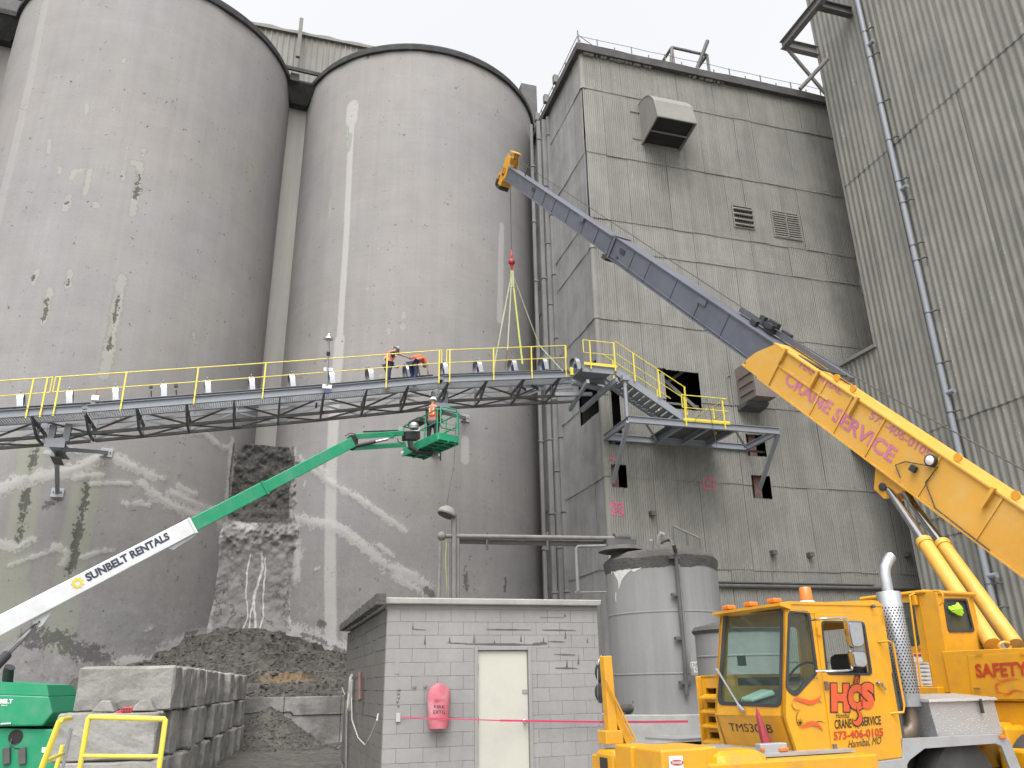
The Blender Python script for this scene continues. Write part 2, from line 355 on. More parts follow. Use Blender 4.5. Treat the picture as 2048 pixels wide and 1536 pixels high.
# ------------------------------------------------------------------ silos
def silo_mat():
    q = N('silo concrete'); big = q.noise(.13, 4); mid = q.noise(.8, 5); st = q.noise(1, 6, (2.6, 2.6, .07), rough=.6); st2 = q.noise(1, 5, (9, 9, .12), off=(3, 1, 0)); hz = q.noise(1, 4, (.12, .12, 3.2), off=(1, 2, 3)); fn = q.noise(16, 5, rough=.65)
    weave = q.noise(1, 3, (.4, .4, 14))
    f = None
    for v, k in ((big, .34), (mid, .26), (st, .22), (st2, .06), (hz, .10), (fn, .24), (weave, .08), (q.noise(55, 3, rough=.7), .18)):
        t = q.mth('MULTIPLY', q.mth('SUBTRACT', v, .5), k); f = t if f is None else q.mth('ADD', f, t)
    k = q.mth('ADD', f, 1.0); cmb = q.n('ShaderNodeCombineColor')
    for i in range(3): q.l(k, cmb.inputs[i])
    col = q.mix(q.ramp(q.noise(.2, 3, off=(7, 3, 1)), .38, .64), (.272, .262, .254), (.256, .254, .255))
    col = q.mix(1.0, col, cmb.outputs[0], 'MULTIPLY')
    n1 = q.noise(1.9, 6, rough=.62); n2 = q.noise(7, 6, rough=.68)
    nn = q.mth('SUBTRACT', q.mth('ADD', q.mth('MULTIPLY', n1, .6), q.mth('MULTIPLY', n2, .9)), .75)
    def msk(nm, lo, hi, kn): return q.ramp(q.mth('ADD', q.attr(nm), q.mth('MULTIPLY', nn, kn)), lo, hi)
    col = q.mix(q.mth('MULTIPLY', msk('low_shade', .1, .9, .9), .4), col, (.150, .148, .150))  # mixes painted shade into the concrete colour of the lower silo
    dk = q.mth('MULTIPLY', q.ramp(q.noise(2.6, 7, rough=.7, off=(5, 5, 5)), .50, .62), q.attr('mottle'))
    col = q.mix(q.mth('MULTIPLY', dk, .5), col, (.34, .335, .33))
    dk2 = q.mth('MULTIPLY', q.ramp(q.noise(3.4, 7, rough=.75, off=(1, 8, 5)), .55, .66), q.attr('mottle'))
    col = q.mix(q.mth('MULTIPLY', dk2, .55), col, (.10, .10, .098))
    col = q.mix(q.mth('MULTIPLY', msk('soft', .38, .62, .3), q.mth('MULTIPLY', q.attr('softk'), 1)), col, (.40, .395, .385))
    col = q.mix(q.mth('MULTIPLY', msk('greenish', .35, .5, .7), .75), col, (.262, .275, .225))
    rim = q.mth('SUBTRACT', msk('patch', .40, .46, 1.3), msk('patch', .52, .62, 1.3))
    col = q.mix(q.mth('MULTIPLY', msk('patch', .38, .48, 1.3), .6), col, (.33, .333, .305))
    col = q.mix(q.mth('MULTIPLY', rim, .75), col, (.20, .21, .185))
    col = q.mix(q.mth('MULTIPLY', msk('hole', .50, .66, 3.2), .85), col, (.07, .07, .062))
    col = q.mix(q.mth('MULTIPLY', msk('cake', .50, .72, 2.0), .8), col, (.40, .395, .385))
    col = q.mix(q.mth('MULTIPLY', msk('dark', .50, .75, 2.2), .75), col, (.07, .07, .07))
    col = q.mix(1.0, col, (.75, .74, .732), 'MULTIPLY')
    q.l(col, q.b.inputs['Base Color']); q.b.inputs['Roughness'].default_value = .9; q.b.inputs['Specular IOR Level'].default_value = .2
    h = q.mth('ADD', q.mth('MULTIPLY', fn, .5), q.mth('ADD', q.mth('MULTIPLY', n2, q.mth('ADD', q.attr('cake'), q.attr('mottle'))), q.mth('MULTIPLY', hz, .35))); q.bump(h, .5, .035)
    return q.m
M['silo'] = silo_mat()
R = 7.0
C1 = np.array([40.3*math.sin(math.radians(-28.75)), 40.3*math.cos(math.radians(-28.75))]); C2 = np.array([40.9*math.sin(math.radians(-7.72)), 40.9*math.cos(math.radians(-7.72))])
C0 = C1-(C2-C1)
def hitcyl(px, py, C, r=R):
    d = ray(px, py); o = CAM; a = d[0]**2+d[1]**2; b = 2*(d[0]*(o[0]-C[0])+d[1]*(o[1]-C[1])); c = (o[0]-C[0])**2+(o[1]-C[1])**2-r*r
    D = b*b-4*a*c; t = (-b-math.sqrt(max(D, 0)))/(2*a); return o+d*t
def sz(px, py, C):
    p = hitcyl(px, py, C); f0 = math.atan2(-C[1], -C[0]); a = math.atan2(p[1]-C[1], p[0]-C[0]); s = (a-f0+math.pi) % (2*math.pi)-math.pi
    return R*s, p[2]
ZT = hitcyl(835, 96, C2)[2]
def strokes(S, Z, C, lst):
    """mask of strokes given as (pixel points, half width in m)"""
    m = np.zeros_like(S)
    for pts, wd in lst:
        q = [sz(x, y, C) for x, y in pts]
        if len(q) == 1: q = [q[0], (q[0][0], q[0][1]+.01)]
        d = np.full_like(S, 1e9)
        for (a, b), (c, e) in zip(q[:-1], q[1:]):
            L = (c-a)**2+(e-b)**2; t = np.clip(((S-a)*(c-a)+(Z-b)*(e-b))/L, 0, 1); d = np.minimum(d, np.hypot(S-a-t*(c-a), Z-b-t*(e-b)))
        m = np.maximum(m, np.clip(1-.5*d/wd, 0, 1))
    return m
def blob(x, y, rx, ry=None):
    ry = ry or rx; k = 1/46.
    return ([(x, y-(ry-rx)), (x, y+(ry-rx)+.1)], rx*k)
S1 = dict(
 patch=[blob(173, 218, 5, 13), blob(231, 219, 7), blob(50, 297, 3, 6), blob(98, 293, 5, 17), blob(254, 296, 4), blob(288, 300, 6), blob(285, 310, 4), blob(119, 340, 5, 9), ([(143, 355), (148, 343), (163, 340)], .13), ([(180, 340), (176, 362), (171, 385)], .13),
        ([(265, 325), (281, 327), (280, 350), (275, 380), (268, 402), (264, 428)], .16), blob(246, 350, 5, 12), ([(137, 393), (136, 405), (130, 418)], .16), blob(194, 410, 7, 9), ([(243, 557), (238, 590), (232, 620), (226, 660), (218, 700), (212, 730), (207, 750)], .22),
        ([(140, 541), (136, 572)], .13), ([(75, 542), (66, 566)], .13), ([(100, 581), (94, 610), (88, 642)], .15), blob(388, 670, 7, 10), blob(247, 121, 5, 3), blob(578, 385, 4), blob(570, 400, 4)],
 hole=[([(280, 350), (275, 380), (270, 395)], .10), ([(238, 590), (218, 700)], .07), ([(94, 600), (88, 640)], .09), ([(136, 550), (136, 570)], .06), ([(66, 555), (65, 566)], .07), ([(246, 345), (245, 352)], .05), ([(137, 397), (134, 405)], .06), ([(231, 215), (232, 220)], .04),
       ([(68, 904), (62, 940), (50, 1010), (44, 1050), (36, 1090)], .13), ([(177, 958), (168, 1000), (160, 1040), (150, 1085), (145, 1110), (140, 1150)], .14)],
 greenish=[([(505, 335), (502, 380), (498, 440)], .12), ([(506, 330), (507, 352)], .3), ([(66, 900), (58, 950), (45, 1040), (33, 1100), (28, 1140)], .42), ([(177, 955), (166, 1010), (156, 1060), (145, 1120), (130, 1210), (118, 1280)], .42), ([(20, 1195), (5, 1240)], .6)],
 soft=[([(90, 8), (62, 150), (30, 290), (8, 380), (-8, 450)], .24), ([(96, 2), (92, 10)], .1)],
 cake=[([(-5, 985), (30, 965), (75, 955), (130, 945), (180, 925), (215, 912)], .30), ([(215, 912), (250, 925), (285, 945), (305, 953)], .26), ([(322, 955), (330, 958)], .12), ([(358, 972), (372, 982), (392, 990)], .16), ([(180, 968), (235, 965), (258, 968)], .10), ([(150, 955), (205, 950)], .16),
       ([(285, 968), (310, 990), (340, 1012), (380, 1028), (440, 1040)], .24), ([(340, 985), (400, 1012), (450, 1035)], .22), ([(246, 1004), (256, 1010)], .14), ([(270, 1006), (280, 1004)], .12), ([(290, 1010), (298, 1010)], .1), ([(-5, 1085), (40, 1095), (60, 1080)], .2), ([(110, 1093), (135, 1105), (128, 1125)], .16), ([(165, 1115), (200, 1102), (228, 1100)], .10),
       ([(355, 848), (385, 864), (410, 866), (428, 884), (452, 897), (468, 892)], .16), ([(466, 880), (461, 920), (458, 970), (455, 1000)], .22), ([(425, 1030), (450, 1060), (462, 1100)], .25), ([(458, 1090), (452, 1150), (447, 1200), (443, 1250)], .22),
       ([(330, 1300), (365, 1285), (395, 1272), (430, 1264), (460, 1262)], .34), ([(200, 1335), (250, 1325), (300, 1322), (340, 1312)], .24), ([(20, 1130), (110, 1100)], .10), ([(140, 900), (160, 904)], .12), ([(92, 905), (100, 905)], .1), ([(290, 1262), (304, 1256)], .07)],
 dark=[([(60, 1275), (120, 1280), (170, 1302), (212, 1326)], .38), ([(340, 1308), (375, 1298)], .14), ([(372, 1268), (395, 1263)], .08), ([(468, 890), (460, 950), (459, 1000)], .1), ([(466, 1090), (452, 1200), (446, 1262)], .16), ([(90, 1012), (115, 1000)], .14)])
S2 = dict(
 patch=[blob(778, 663, 6, 9), blob(805, 654, 7, 5), blob(807, 630, 7, 10), blob(735, 578, 5), blob(705, 497, 4), blob(757, 497, 4), blob(800, 856, 7, 8), blob(695, 277, 4, 22), blob(762, 752, 6), blob(735, 116, 4, 2), ([(661, 400), (659, 440)], .08)],
 hole=[blob(705, 222, 3), blob(702, 232, 2), blob(694, 292, 1, 9), blob(735, 116, 4, 2)],
 greenish=[([(661, 400), (659, 440)], .12), ([(700, 270), (696, 300)], .14)],
 soft=[([(705, 212), (703, 240)], .36), ([(704, 235), (699, 330), (692, 480), (684, 600), (679, 680)], .17), ([(679, 680), (670, 780), (664, 900), (661, 1040), (660, 1150), (662, 1287)], .28), ([(1004, 450), (1000, 560), (1002, 640)], .16), ([(930, 880), (930, 920)], .2), ([(1003, 470), (1000, 640)], .2)],
 cake=[([(598, 915), (612, 928)], .13), ([(618, 937), (640, 950), (665, 968), (700, 986), (735, 1008), (770, 1033), (812, 1062)], .19), ([(640, 935), (655, 950)], .18), ([(757, 1091), (772, 1100), (786, 1111)], .11), ([(748, 1087), (751, 1090)], .07),
       ([(585, 1035), (620, 1044), (655, 1050), (690, 1065), (715, 1083), (745, 1108), (775, 1132), (800, 1142), (825, 1155), (855, 1172)], .28), ([(770, 1130), (830, 1148), (838, 1158)], .16), ([(790, 1152), (850, 1188)], .2), ([(590, 900), (586, 950), (584, 1010)], .16), ([(588, 1080), (592, 1130), (590, 1160)], .30),
       ([(575, 1060), (590, 1110)], .5), ([(560, 1262), (595, 1270), (630, 1285), (665, 1302), (700, 1318)], .5), ([(610, 965), (607, 975)], .1), ([(606, 948), (604, 940)], .06), ([(640, 1135), (628, 1140)], .06)],
 dark=[([(606, 1268), (640, 1280), (680, 1302), (720, 1318)], .12), ([(600, 1284), (617, 1288)], .15), ([(636, 1293), (642, 1300)], .13), ([(640, 1245), (648, 1250)], .14), ([(930, 1135), (932, 1180)], .13), ([(1012, 1155), (1010, 1182)], .11), ([(720, 1178), (721, 1180)], .06), ([(585, 895), (590, 935)], .1), ([(560, 1140), (556, 1200)], .08), ([(850, 1180), (862, 1190)], .2)])
def silo(name, label, C, A, detail):
    root = thing(name, label, 'silo', (C[0], C[1], 0), 'concrete storage silos')
    f0 = math.atan2(-C[1], -C[0]); amax = math.radians(104); st = .1 if detail else .6
    ns = int(2*amax*R/st); nz = int(ZT/st); s = np.linspace(-amax*R, amax*R, ns+1); z = np.linspace(0, ZT, nz+1); S, Z = np.meshgrid(s, z)
    at = {k: np.zeros(S.size) for k in ('softk', 'patch', 'hole', 'greenish', 'soft', 'cake', 'dark', 'low_shade', 'mottle')}; off = (fbm(S*.35, Z*.12, 4, 1)-.5)*.05
    low = np.clip((12.2-Z+1.2*(fbm(S*.4, Z*.3, 3, 9)-.5))/5, 0, 1); at['low_shade'] = (low*.55).ravel(); at['softk'] = np.full(S.size, .85 if A is S2 else .3); at['mottle'] = np.clip((7.5-Z+5*(fbm(S*.5, Z*.5, 4, 4)-.5))/6, 0, 1).ravel()  # low: shade below the gallery, painted in and deepening towards the silo foot
    if detail:
        for k, l in A.items(): at[k] = strokes(S, Z, C, l).ravel()
        ck = at['cake'].reshape(S.shape); off = off+np.clip(ck-.55, 0, 1)*.09*(1.6*fbm(S*4, Z*4, 4, 5)-.2)-np.clip(at['hole'].reshape(S.shape)-.5, 0, 1)*.10
        off = off+np.clip((6.5-Z)/5, 0, 1)*.10*(fbm(S*.7, Z*1.6, 5, 8)-.5)
    ang = f0+S/R; rr = R+off; X = rr*np.cos(ang); Y = rr*np.sin(ang)
    V = np.stack([X, Y, Z], -1).reshape(-1, 3); i, j = np.meshgrid(np.arange(ns), np.arange(nz)); a = (j*(ns+1)+i).ravel(); Fs = np.stack([a, a+1, a+ns+2, a+ns+1], -1)
    me = bpy.data.meshes.new('shell'); me.vertices.add(len(V)); me.vertices.foreach_set('co', V.ravel()); me.loops.add(Fs.size); me.loops.foreach_set('vertex_index', Fs.ravel()); me.polygons.add(len(Fs)); me.polygons.foreach_set('loop_start', np.arange(len(Fs))*4)
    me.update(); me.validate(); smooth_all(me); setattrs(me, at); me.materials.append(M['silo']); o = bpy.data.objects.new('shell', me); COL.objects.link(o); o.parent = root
    b = MB(); t = np.linspace(amax, 2*math.pi-amax, 30); vs = [(C[0]+R*math.cos(f0+x), C[1]+R*math.sin(f0+x), zz) for zz in (0, ZT) for x in t]
    b.add(vs, [(k, k+1, 31+k, 30+k) for k in range(29)]).build('back_wall', M['concrete_cap'], root, smooth=True)
    r = MB(); prof = [(R-.3, ZT-.25), (R+.16, ZT-.22), (R+.18, ZT+.02), (R+.08, ZT+.06), (R+.07, ZT+.24), (0.2, ZT+.4)]
    r.rev((C[0], C[1], 0), ZA, prof, 96); 
    for k in range(len(r.v)):
        x, y, zz = r.v[k]; q = .05*(vnoise(x*2.1, y*2.1, 11)-.5)*2; r.v[k] = (x*(1+q*.03), y*(1+q*.03), zz+q)
    r.build('roof_slab', M['slab_roof'], root, smooth=True)
    return root
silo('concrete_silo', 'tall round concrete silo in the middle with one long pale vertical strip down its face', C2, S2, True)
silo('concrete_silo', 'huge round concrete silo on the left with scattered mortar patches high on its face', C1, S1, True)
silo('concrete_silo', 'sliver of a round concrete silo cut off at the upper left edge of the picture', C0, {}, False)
# infill between the silos
GR = Fr(tuple((C1+C2)/2), math.degrees(math.atan2(C2[1]-C1[1], C2[0]-C1[0])))
M['infill'] = mk('pale infill concrete', (.30, .29, .27), .9, 0, .08, .5, .05, streak=.10, dust=.4, dustc=(.26, .25, .235), dsc=1, bump=.3, bsc=20)
iw = thing('infill_wall', 'pale narrow concrete wall filling the gap between the two big silos', 'wall', GR.w(0, -1.2, 0))
MB().box(GR.w(0, -.75, (ZT-1.0)/2), (GR.u, GR.v, ZA), (1.3, .5, ZT-1.0)).build('wall_strip', M['infill'], iw)
MB().hexa([GR.w(-.45, -1.5, ZT-1.1), GR.w(.45, -1.5, ZT-1.1), GR.w(.45, -.6, ZT-1.1), GR.w(-.45, -.6, ZT-1.1)], [GR.w(-.9, -2.3, ZT-.2), GR.w(.9, -2.3, ZT-.2), GR.w(.9, 0, ZT-.2), GR.w(-.9, 0, ZT-.2)]).build('cap_haunch', M['slab_roof'], iw)
br = thing('roof_walkway', 'dark steel walkway bridging the two silo roofs above the pale gap', 'walkway', GR.w(0, -2, ZT))
MB().beam(GR.w(-3.2, -2.6, ZT+.35), GR.w(3.0, -2.6, ZT+.35), .12, .22).build('beam', M['slab_roof'], br)
MB().beam(GR.w(-3.2, -1.6, ZT+.1), GR.w(3.0, -1.6, ZT+.1), .12, .3).build('beam', M['slab_roof'], br)
MB().box(GR.w(0, -1.3, ZT-.05), (GR.u, GR.v, ZA), (2.4, 1.6, .28)).build('deck', M['slab_roof'], br)
MB().box(GR.w(-.4, -2.3, ZT-.1), (GR.u, GR.v, ZA), (.5, .4, .5)).build('bracket', M['slab_roof'], br)
G2 = Fr(tuple((C0+C1)/2), math.degrees(GR.ang))
i2 = thing('infill_wall', 'narrow concrete wall filling the gap at the far left edge beside the huge left silo', 'wall', G2.w(0, -1.2, 0))
MB().box(G2.w(0, -.75, (ZT-1.0)/2), (G2.u, G2.v, ZA), (1.3, .5, ZT-1.0)).build('wall_strip', M['infill'], i2)
MB().hexa([G2.w(-.45, -1.5, ZT-1.1), G2.w(.45, -1.5, ZT-1.1), G2.w(.45, -.6, ZT-1.1), G2.w(-.45, -.6, ZT-1.1)], [G2.w(-.9, -2.3, ZT-.2), G2.w(.9, -2.3, ZT-.2), G2.w(.9, 0, ZT-.2), G2.w(-.9, 0, ZT-.2)]).build('cap_haunch', M['slab_roof'], i2)
b2 = thing('roof_walkway', 'dark roof walkway cut off by the upper left corner of the picture', 'walkway', G2.w(0, -2, ZT))
MB().box(G2.w(-.3, -1.3, ZT-.05), (G2.u, G2.v, ZA), (4.4, 2.2, .3)).build('deck', M['slab_roof'], b2)
for v_, z_, h_ in ((-3.2, .35, .25), (-2.4, 1.0, .22)): MB().beam(G2.w(-4.2, v_, ZT+z_), G2.w(3.3, v_, ZT+z_), .14, h_).build('beam', M['slab_roof'], b2)
for k in range(5): MB().beam(G2.w(-3.2+k*1.4, -2.4, ZT+.1), G2.w(-3.2+k*1.4, -2.4, ZT+1.1), .12, .12, G2.u).build('post', M['slab_roof'], b2)
MB().box(G2.w(-.8, .8, ZT+1.3), (G2.u, G2.v, ZA), (7.5, 2.5, 3.2)).build('roof_housing', M['dark_steel'], b2)
# caked cement in the groove
def cake():
    us = np.linspace(-2.5, 2.6, 150); z0 = 1.0; z1 = GR.hz(530, 868, 11)[2]; z1 = 12.5
    zs = np.linspace(z0, z1, 240); U_, Z_ = np.meshgrid(us, zs)
    h = np.sqrt(np.clip(R*R-(R-(np.abs(U_)-.4).clip(0, R))**2, 0, None))      # depth of the silo faces in front of the axis
    n1 = fbm(U_*1.3, Z_*1.1, 5, 21); n2 = fbm(U_*4+9, Z_*4, 5, 22); n3 = fbm(U_*.5+4, Z_*.35, 3, 23)
    rgh = np.clip((Z_-6.2)/2, .35, 1); base = 3.80-.22*np.clip((Z_-8.2)/1.0, 0, 1)+.35*np.clip((5.2-Z_)/2, 0, 1)+((n1-.5)*.55+(n2-.5)*.28)*rgh
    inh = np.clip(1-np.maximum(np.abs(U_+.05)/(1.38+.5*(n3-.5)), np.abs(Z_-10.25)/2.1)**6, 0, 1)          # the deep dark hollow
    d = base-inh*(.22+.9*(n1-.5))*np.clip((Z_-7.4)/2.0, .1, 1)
    top = np.clip((Z_-np.where(np.abs(U_) > 1.0, 11.7, 12.1))/.35, 0, 1)*2.5; d = d-top
    lump = np.exp(-((Z_-8.0)/.6)**2)*.22*(n2+.3); d = d+lump
    foot = np.clip((3.4-Z_)/2.2, 0, 1); d = d+foot**2*1.3*np.exp(-(U_/1.6)**2)
    edge = np.clip((np.abs(U_)-2.0)/.5, 0, 1); d = d-edge*1.4
    V = np.array([GR.w(u, -q, z) for u, q, z in zip(U_.ravel(), d.ravel(), Z_.ravel())])-GR.w(0, -4, 1)
    ns = len(us); nz = len(zs); i, j = np.meshgrid(np.arange(ns-1), np.arange(nz-1)); a = (j*ns+i).ravel(); Fs = np.stack([a, a+1, a+ns+1, a+ns], -1)
    me = bpy.data.meshes.new('caked_cement'); me.from_pydata(V.tolist(), [], Fs.tolist()); smooth_all(me)
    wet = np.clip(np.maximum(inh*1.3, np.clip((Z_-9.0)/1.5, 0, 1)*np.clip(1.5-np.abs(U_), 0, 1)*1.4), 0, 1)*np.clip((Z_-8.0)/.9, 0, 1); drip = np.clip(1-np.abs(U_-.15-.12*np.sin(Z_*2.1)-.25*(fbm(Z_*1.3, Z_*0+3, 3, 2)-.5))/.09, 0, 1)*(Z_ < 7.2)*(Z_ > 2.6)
    for c, s_, zt in ((.38, 5, 7.0), (-.25, 6, 7.2), (.0, 7, 5.6)): drip = np.maximum(drip, np.clip(1-np.abs(U_-c-.3*(fbm(Z_*1.1+s_, Z_*0, 3, s_)-.5))/.055, 0, 1)*(Z_ < zt)*(Z_ > 2.6))
    pale = np.clip(np.exp(-((np.abs(U_)-1.66)/.22)**2)*.9*np.clip((10-Z_)/2, .25, 1)+np.exp(-((Z_-3.4)/.45)**2)*.7+np.exp(-(((U_+.6)/.6)**2+((Z_-8.5)/.5)**2))*1.2, 0, 1)
    setattrs(me, dict(wet=wet.ravel(), drip=drip.ravel(), pale=pale.ravel()))
    q = N('caked cement in the groove'); a = q.noise(1.5, 6, rough=.65); b = q.noise(7, 7, rough=.72)
    c = q.mix(q.ramp(a, .35, .65), (.118, .115, .110), (.158, .154, .148)); c = q.mix(q.mth('MULTIPLY', q.ramp(q.mth('ADD', q.attr('pale'), q.mth('SUBTRACT', b, .5)), .4, .8), .75), c, (.25, .247, .243))
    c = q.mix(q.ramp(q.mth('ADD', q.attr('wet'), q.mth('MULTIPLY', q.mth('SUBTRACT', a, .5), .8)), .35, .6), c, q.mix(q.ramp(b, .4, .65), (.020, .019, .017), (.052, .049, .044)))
    rg = q.mth('ABSOLUTE', q.mth('SUBTRACT', q.noise(1.3, 7, rough=.62, off=(9, 9, 2)), .5)); crack = q.mth('MAXIMUM', q.ramp(rg, .0, .016), q.ramp(q.noise(.7, 2, off=(3, 3, 3)), .62, .42))
    c = q.mix(crack, (.05, .048, .043), c); c = q.mix(q.mth('MULTIPLY', q.ramp(q.mth('ADD', q.attr('drip'), q.mth('SUBTRACT', b, .5)), .35, .6), .8), c, (.36, .355, .345))
    q.l(c, q.b.inputs['Base Color']); q.b.inputs['Roughness'].default_value = .92; q.bump(q.mth('ADD', q.mth('MULTIPLY', b, 1.2), crack), .6, .04)
    me.materials.append(q.m); o = bpy.data.objects.new('caked_cement', me); COL.objects.link(o); o.location = GR.w(0, -4, 1); o['kind'] = 'stuff'
    tag(o, 'cracked cement crust with a dark wet hollow in the groove between the silos', 'cement crust')
cake()
# ------------------------------------------------------------------ dirt heap, gravel and retaining wall
BL = Fr(tuple(P(347, 1385, 13)[:2]), 12.5)      # near right corner of the block wall; u right, v away
def heap_mat():
    q = N('dark cement soil'); a = q.noise(1.1, 6, rough=.65); b = q.noise(6, 7, rough=.75)
    c = q.mix(q.ramp(b, .38, .66), (.034, .032, .028), (.085, .08, .07)); c = q.mix(q.mth('MULTIPLY', q.ramp(a, .45, .65), .4), c, (.115, .108, .095))
    c = q.mix(q.mth('MULTIPLY', q.ramp(q.mth('ADD', q.attr('ochre'), q.mth('SUBTRACT', b, .5)), .35, .75), .9), c, (.15, .10, .055))
    q.l(c, q.b.inputs['Base Color']); q.b.inputs['Roughness'].default_value = .95; q.bump(b, 1, .08); return q.m
M['soil'] = heap_mat()
def field(name, fr, u0, u1, v0, v1, st, hf, mat, label, cat, ochre=None):
    us = np.arange(u0, u1+st/2, st); vs_ = np.arange(v0, v1+st/2, st); Ug, Vg = np.meshgrid(us, vs_); H = hf(Ug, Vg)
    W = np.stack([fr.o[0]+fr.u[0]*Ug+fr.v[0]*Vg, fr.o[1]+fr.u[1]*Ug+fr.v[1]*Vg, H], -1).reshape(-1, 3); c = np.array([W[:, 0].mean(), W[:, 1].mean(), 0]); ns = len(us); nz = len(vs_)
    i, j = np.meshgrid(np.arange(ns-1), np.arange(nz-1)); a = (j*ns+i).ravel(); me = bpy.data.meshes.new(name); me.from_pydata((W-c).tolist(), [], np.stack([a, a+1, a+ns+1, a+ns], -1).tolist())
    setattrs(me, dict(ochre=(ochre(Ug, Vg, H) if ochre is not None else np.zeros_like(Ug)).ravel())); me.materials.append(mat); o = bpy.data.objects.new(name, me); COL.objects.link(o); o.location = c; o['kind'] = 'stuff'; tag(o, label, cat); return o
LB = 13.6
def hf(U_, V_):
    pk = GR.w(0, -4.6, 0); pu, pv, _ = BL.loc(pk)
    d = np.hypot((U_-pu)/1.5, (V_-pv)); h = 4.15-.47*d+.7*(fbm(U_*.8, V_*.8, 5, 31)-.5)
    stp = .5*np.floor(h/.38+fbm(U_*.6, V_*.6, 3, 33)*1.4)*.38+.5*h
    front = np.clip((V_-LB-.2)/1.8, 0, 1); sl = 1.35+front*1.0+np.clip((V_-LB-1)/5, 0, 1)*2.6
    return np.clip(np.minimum(stp, sl+.35*(fbm(U_*2, V_*2, 4, 37)-.4))+.22*(fbm(U_*2.4, V_*2.4, 5, 36)-.5), .9, 4)
field('cement_heap', BL, -13, 9.0, LB-.2, 22, .1, hf, M['soil'], 'dark heap of cement soil and rubble against the foot of the silos', 'soil heap', lambda a, b, h: np.clip(1.2-np.abs((h-2.05)/.3), 0, 1)*np.clip(1.2-np.abs((a-1.0)/1.6), 0, 1)*.95)
# stones lying on the heap
def stones(name, n, fr, ur, vr, hfn, sz_, mat, label, cat):
    b = MB()
    for _ in range(n):
        u = random.uniform(*ur); v = random.uniform(*vr); z = float(hfn(np.array([[u]]), np.array([[v]]))[0, 0]); s_ = random.uniform(*sz_)*(1 if random.random() < .9 else 1.8); p = fr.w(u, v, z+s_*.15); a = random.random()*6.28; t = random.uniform(-.4, .4)
        x = np.array([math.cos(a), math.sin(a), t]); y = np.array([-math.sin(a), math.cos(a), random.uniform(-.3, .3)]); c = np.cross(x, y); k = len(b.v); b.box(p, (nrm(x), nrm(y), nrm(c)), (s_*random.uniform(.9, 1.9), s_*random.uniform(.6, 1.2), s_*random.uniform(.3, .8)))
        for i in range(k, len(b.v)): b.v[i] = tuple(q+random.uniform(-.16, .16)*s_ for q in b.v[i])
    o = b.build(name, mat, None); o['kind'] = 'stuff'; tag(o, label, cat)
M['rubble'] = mk('grey rubble', (.09, .085, .075), .95, 0, .4, 2.5, .2, bump=.5)
stones('rubble', 2400, BL, (-4.5, 8.5), (LB-.1, 20), hf, (.03, .10), M['rubble'], 'loose grey lumps and slabs strewn over the dark heap', 'rubble')
rw = MB(); q0 = BL.w(-.6, LB, 0); 
M['retain'] = mk('patchy concrete wall', (.12, .115, .106), .9, 0, .2, .8, .08, dust=1, dustc=(.34, .335, .32), dsc=.75, bump=.7, bsc=10, bd=.03, streak=.05)
wall = thing('retaining_wall', 'patchy grey concrete wall holding back the dark soil heap', 'wall', BL.w(4, LB, 0))
for k in range(6): MB().box(BL.w(.2+k*1.8, LB+.02*(k % 2), .72), (BL.u, BL.v, ZA), (1.79, .35, 1.44)).build('wall_panel', M['retain'], wall, bevel=.02)
def gf(U_, V_):
    d = np.hypot((U_-.7)/1.15, (V_-LB+.2)/1.6); return np.clip(1.2-.62*d*1.3, .05, 2)+.10*(fbm(U_*3, V_*3, 4, 41)-.5)
field('gravel_pile', BL, -.3, 4.6, LB-10, LB-.1, .1, gf, M['soil'], 'dark gravel piled between the block wall and the retaining wall', 'gravel')
stones('gravel', 1500, BL, (.1, 4.4), (LB-3.4, LB-.2), gf, (.015, .045), M['rubble'], 'small dark stones scattered on the gravel pile', 'gravel')
# ------------------------------------------------------------------ corrugated building
XR = 12.4; ROWS = [0.0, 2.42, 6.05, 9.72, 13.35, 16.94, 20.53, 22.17, 25.85, 29.71, 31.95]
bld = thing('corrugated_building', 'tall grey green corrugated sheet building behind the crane boom, to the right of the silos', 'building', PL.w(0, 0, 0))
def hrect(pts, v0=0):
    q = [PL.h(x, y, v0) for x, y in pts]; return (min(a[0] for a in q), max(a[0] for a in q), min(a[2] for a in q), max(a[2] for a in q))
HOLES = [hrect([(1312, 738), (1397, 812)]), (1.05, 2.0, PL.h(1225, 930)[2]-.1, PL.h(1225, 800)[2]+.0), hrect([(1220, 930), (1253, 976)]), hrect([(1216, 872), (1247, 892)]), hrect([(1490, 868), (1532, 914)]), hrect([(1500, 950), (1543, 998)])]
a_ = PL.h(1313, 738); b_ = PL.h(1397, 748)
HOLES[0] = (PL.h(1326, 745)[0], PL.h(1397, 760)[0], PL.h(1390, 822)[2], PL.h(1350, 742)[2])
HOLES[1] = (PL.h(1212, 800)[0]+.12, PL.h(1241, 830)[0], PL.h(1235, 868)[2], PL.h(1225, 768)[2])
HOLES.append((PL.h(1312, 738)[0], PL.h(1328, 745)[0]+.02, PL.h(1320, 748)[2], PL.h(1320, 738)[2]))
HS = [(.9, 3.2, PL.hs(1170, 805)[2]-.3, PL.hs(1190, 690)[2]-.15), (-.01, .9, PL.hs(1205, 760)[2], PL.hs(1190, 690)[2]+.5)]
HS = [(.02, 2.3, 12.55, 14.45), (.02, .9, 14.3, 14.95)]
CORR = [(k/6., .5-.5*math.cos(2*math.pi*k/6.)) for k in range(6)]
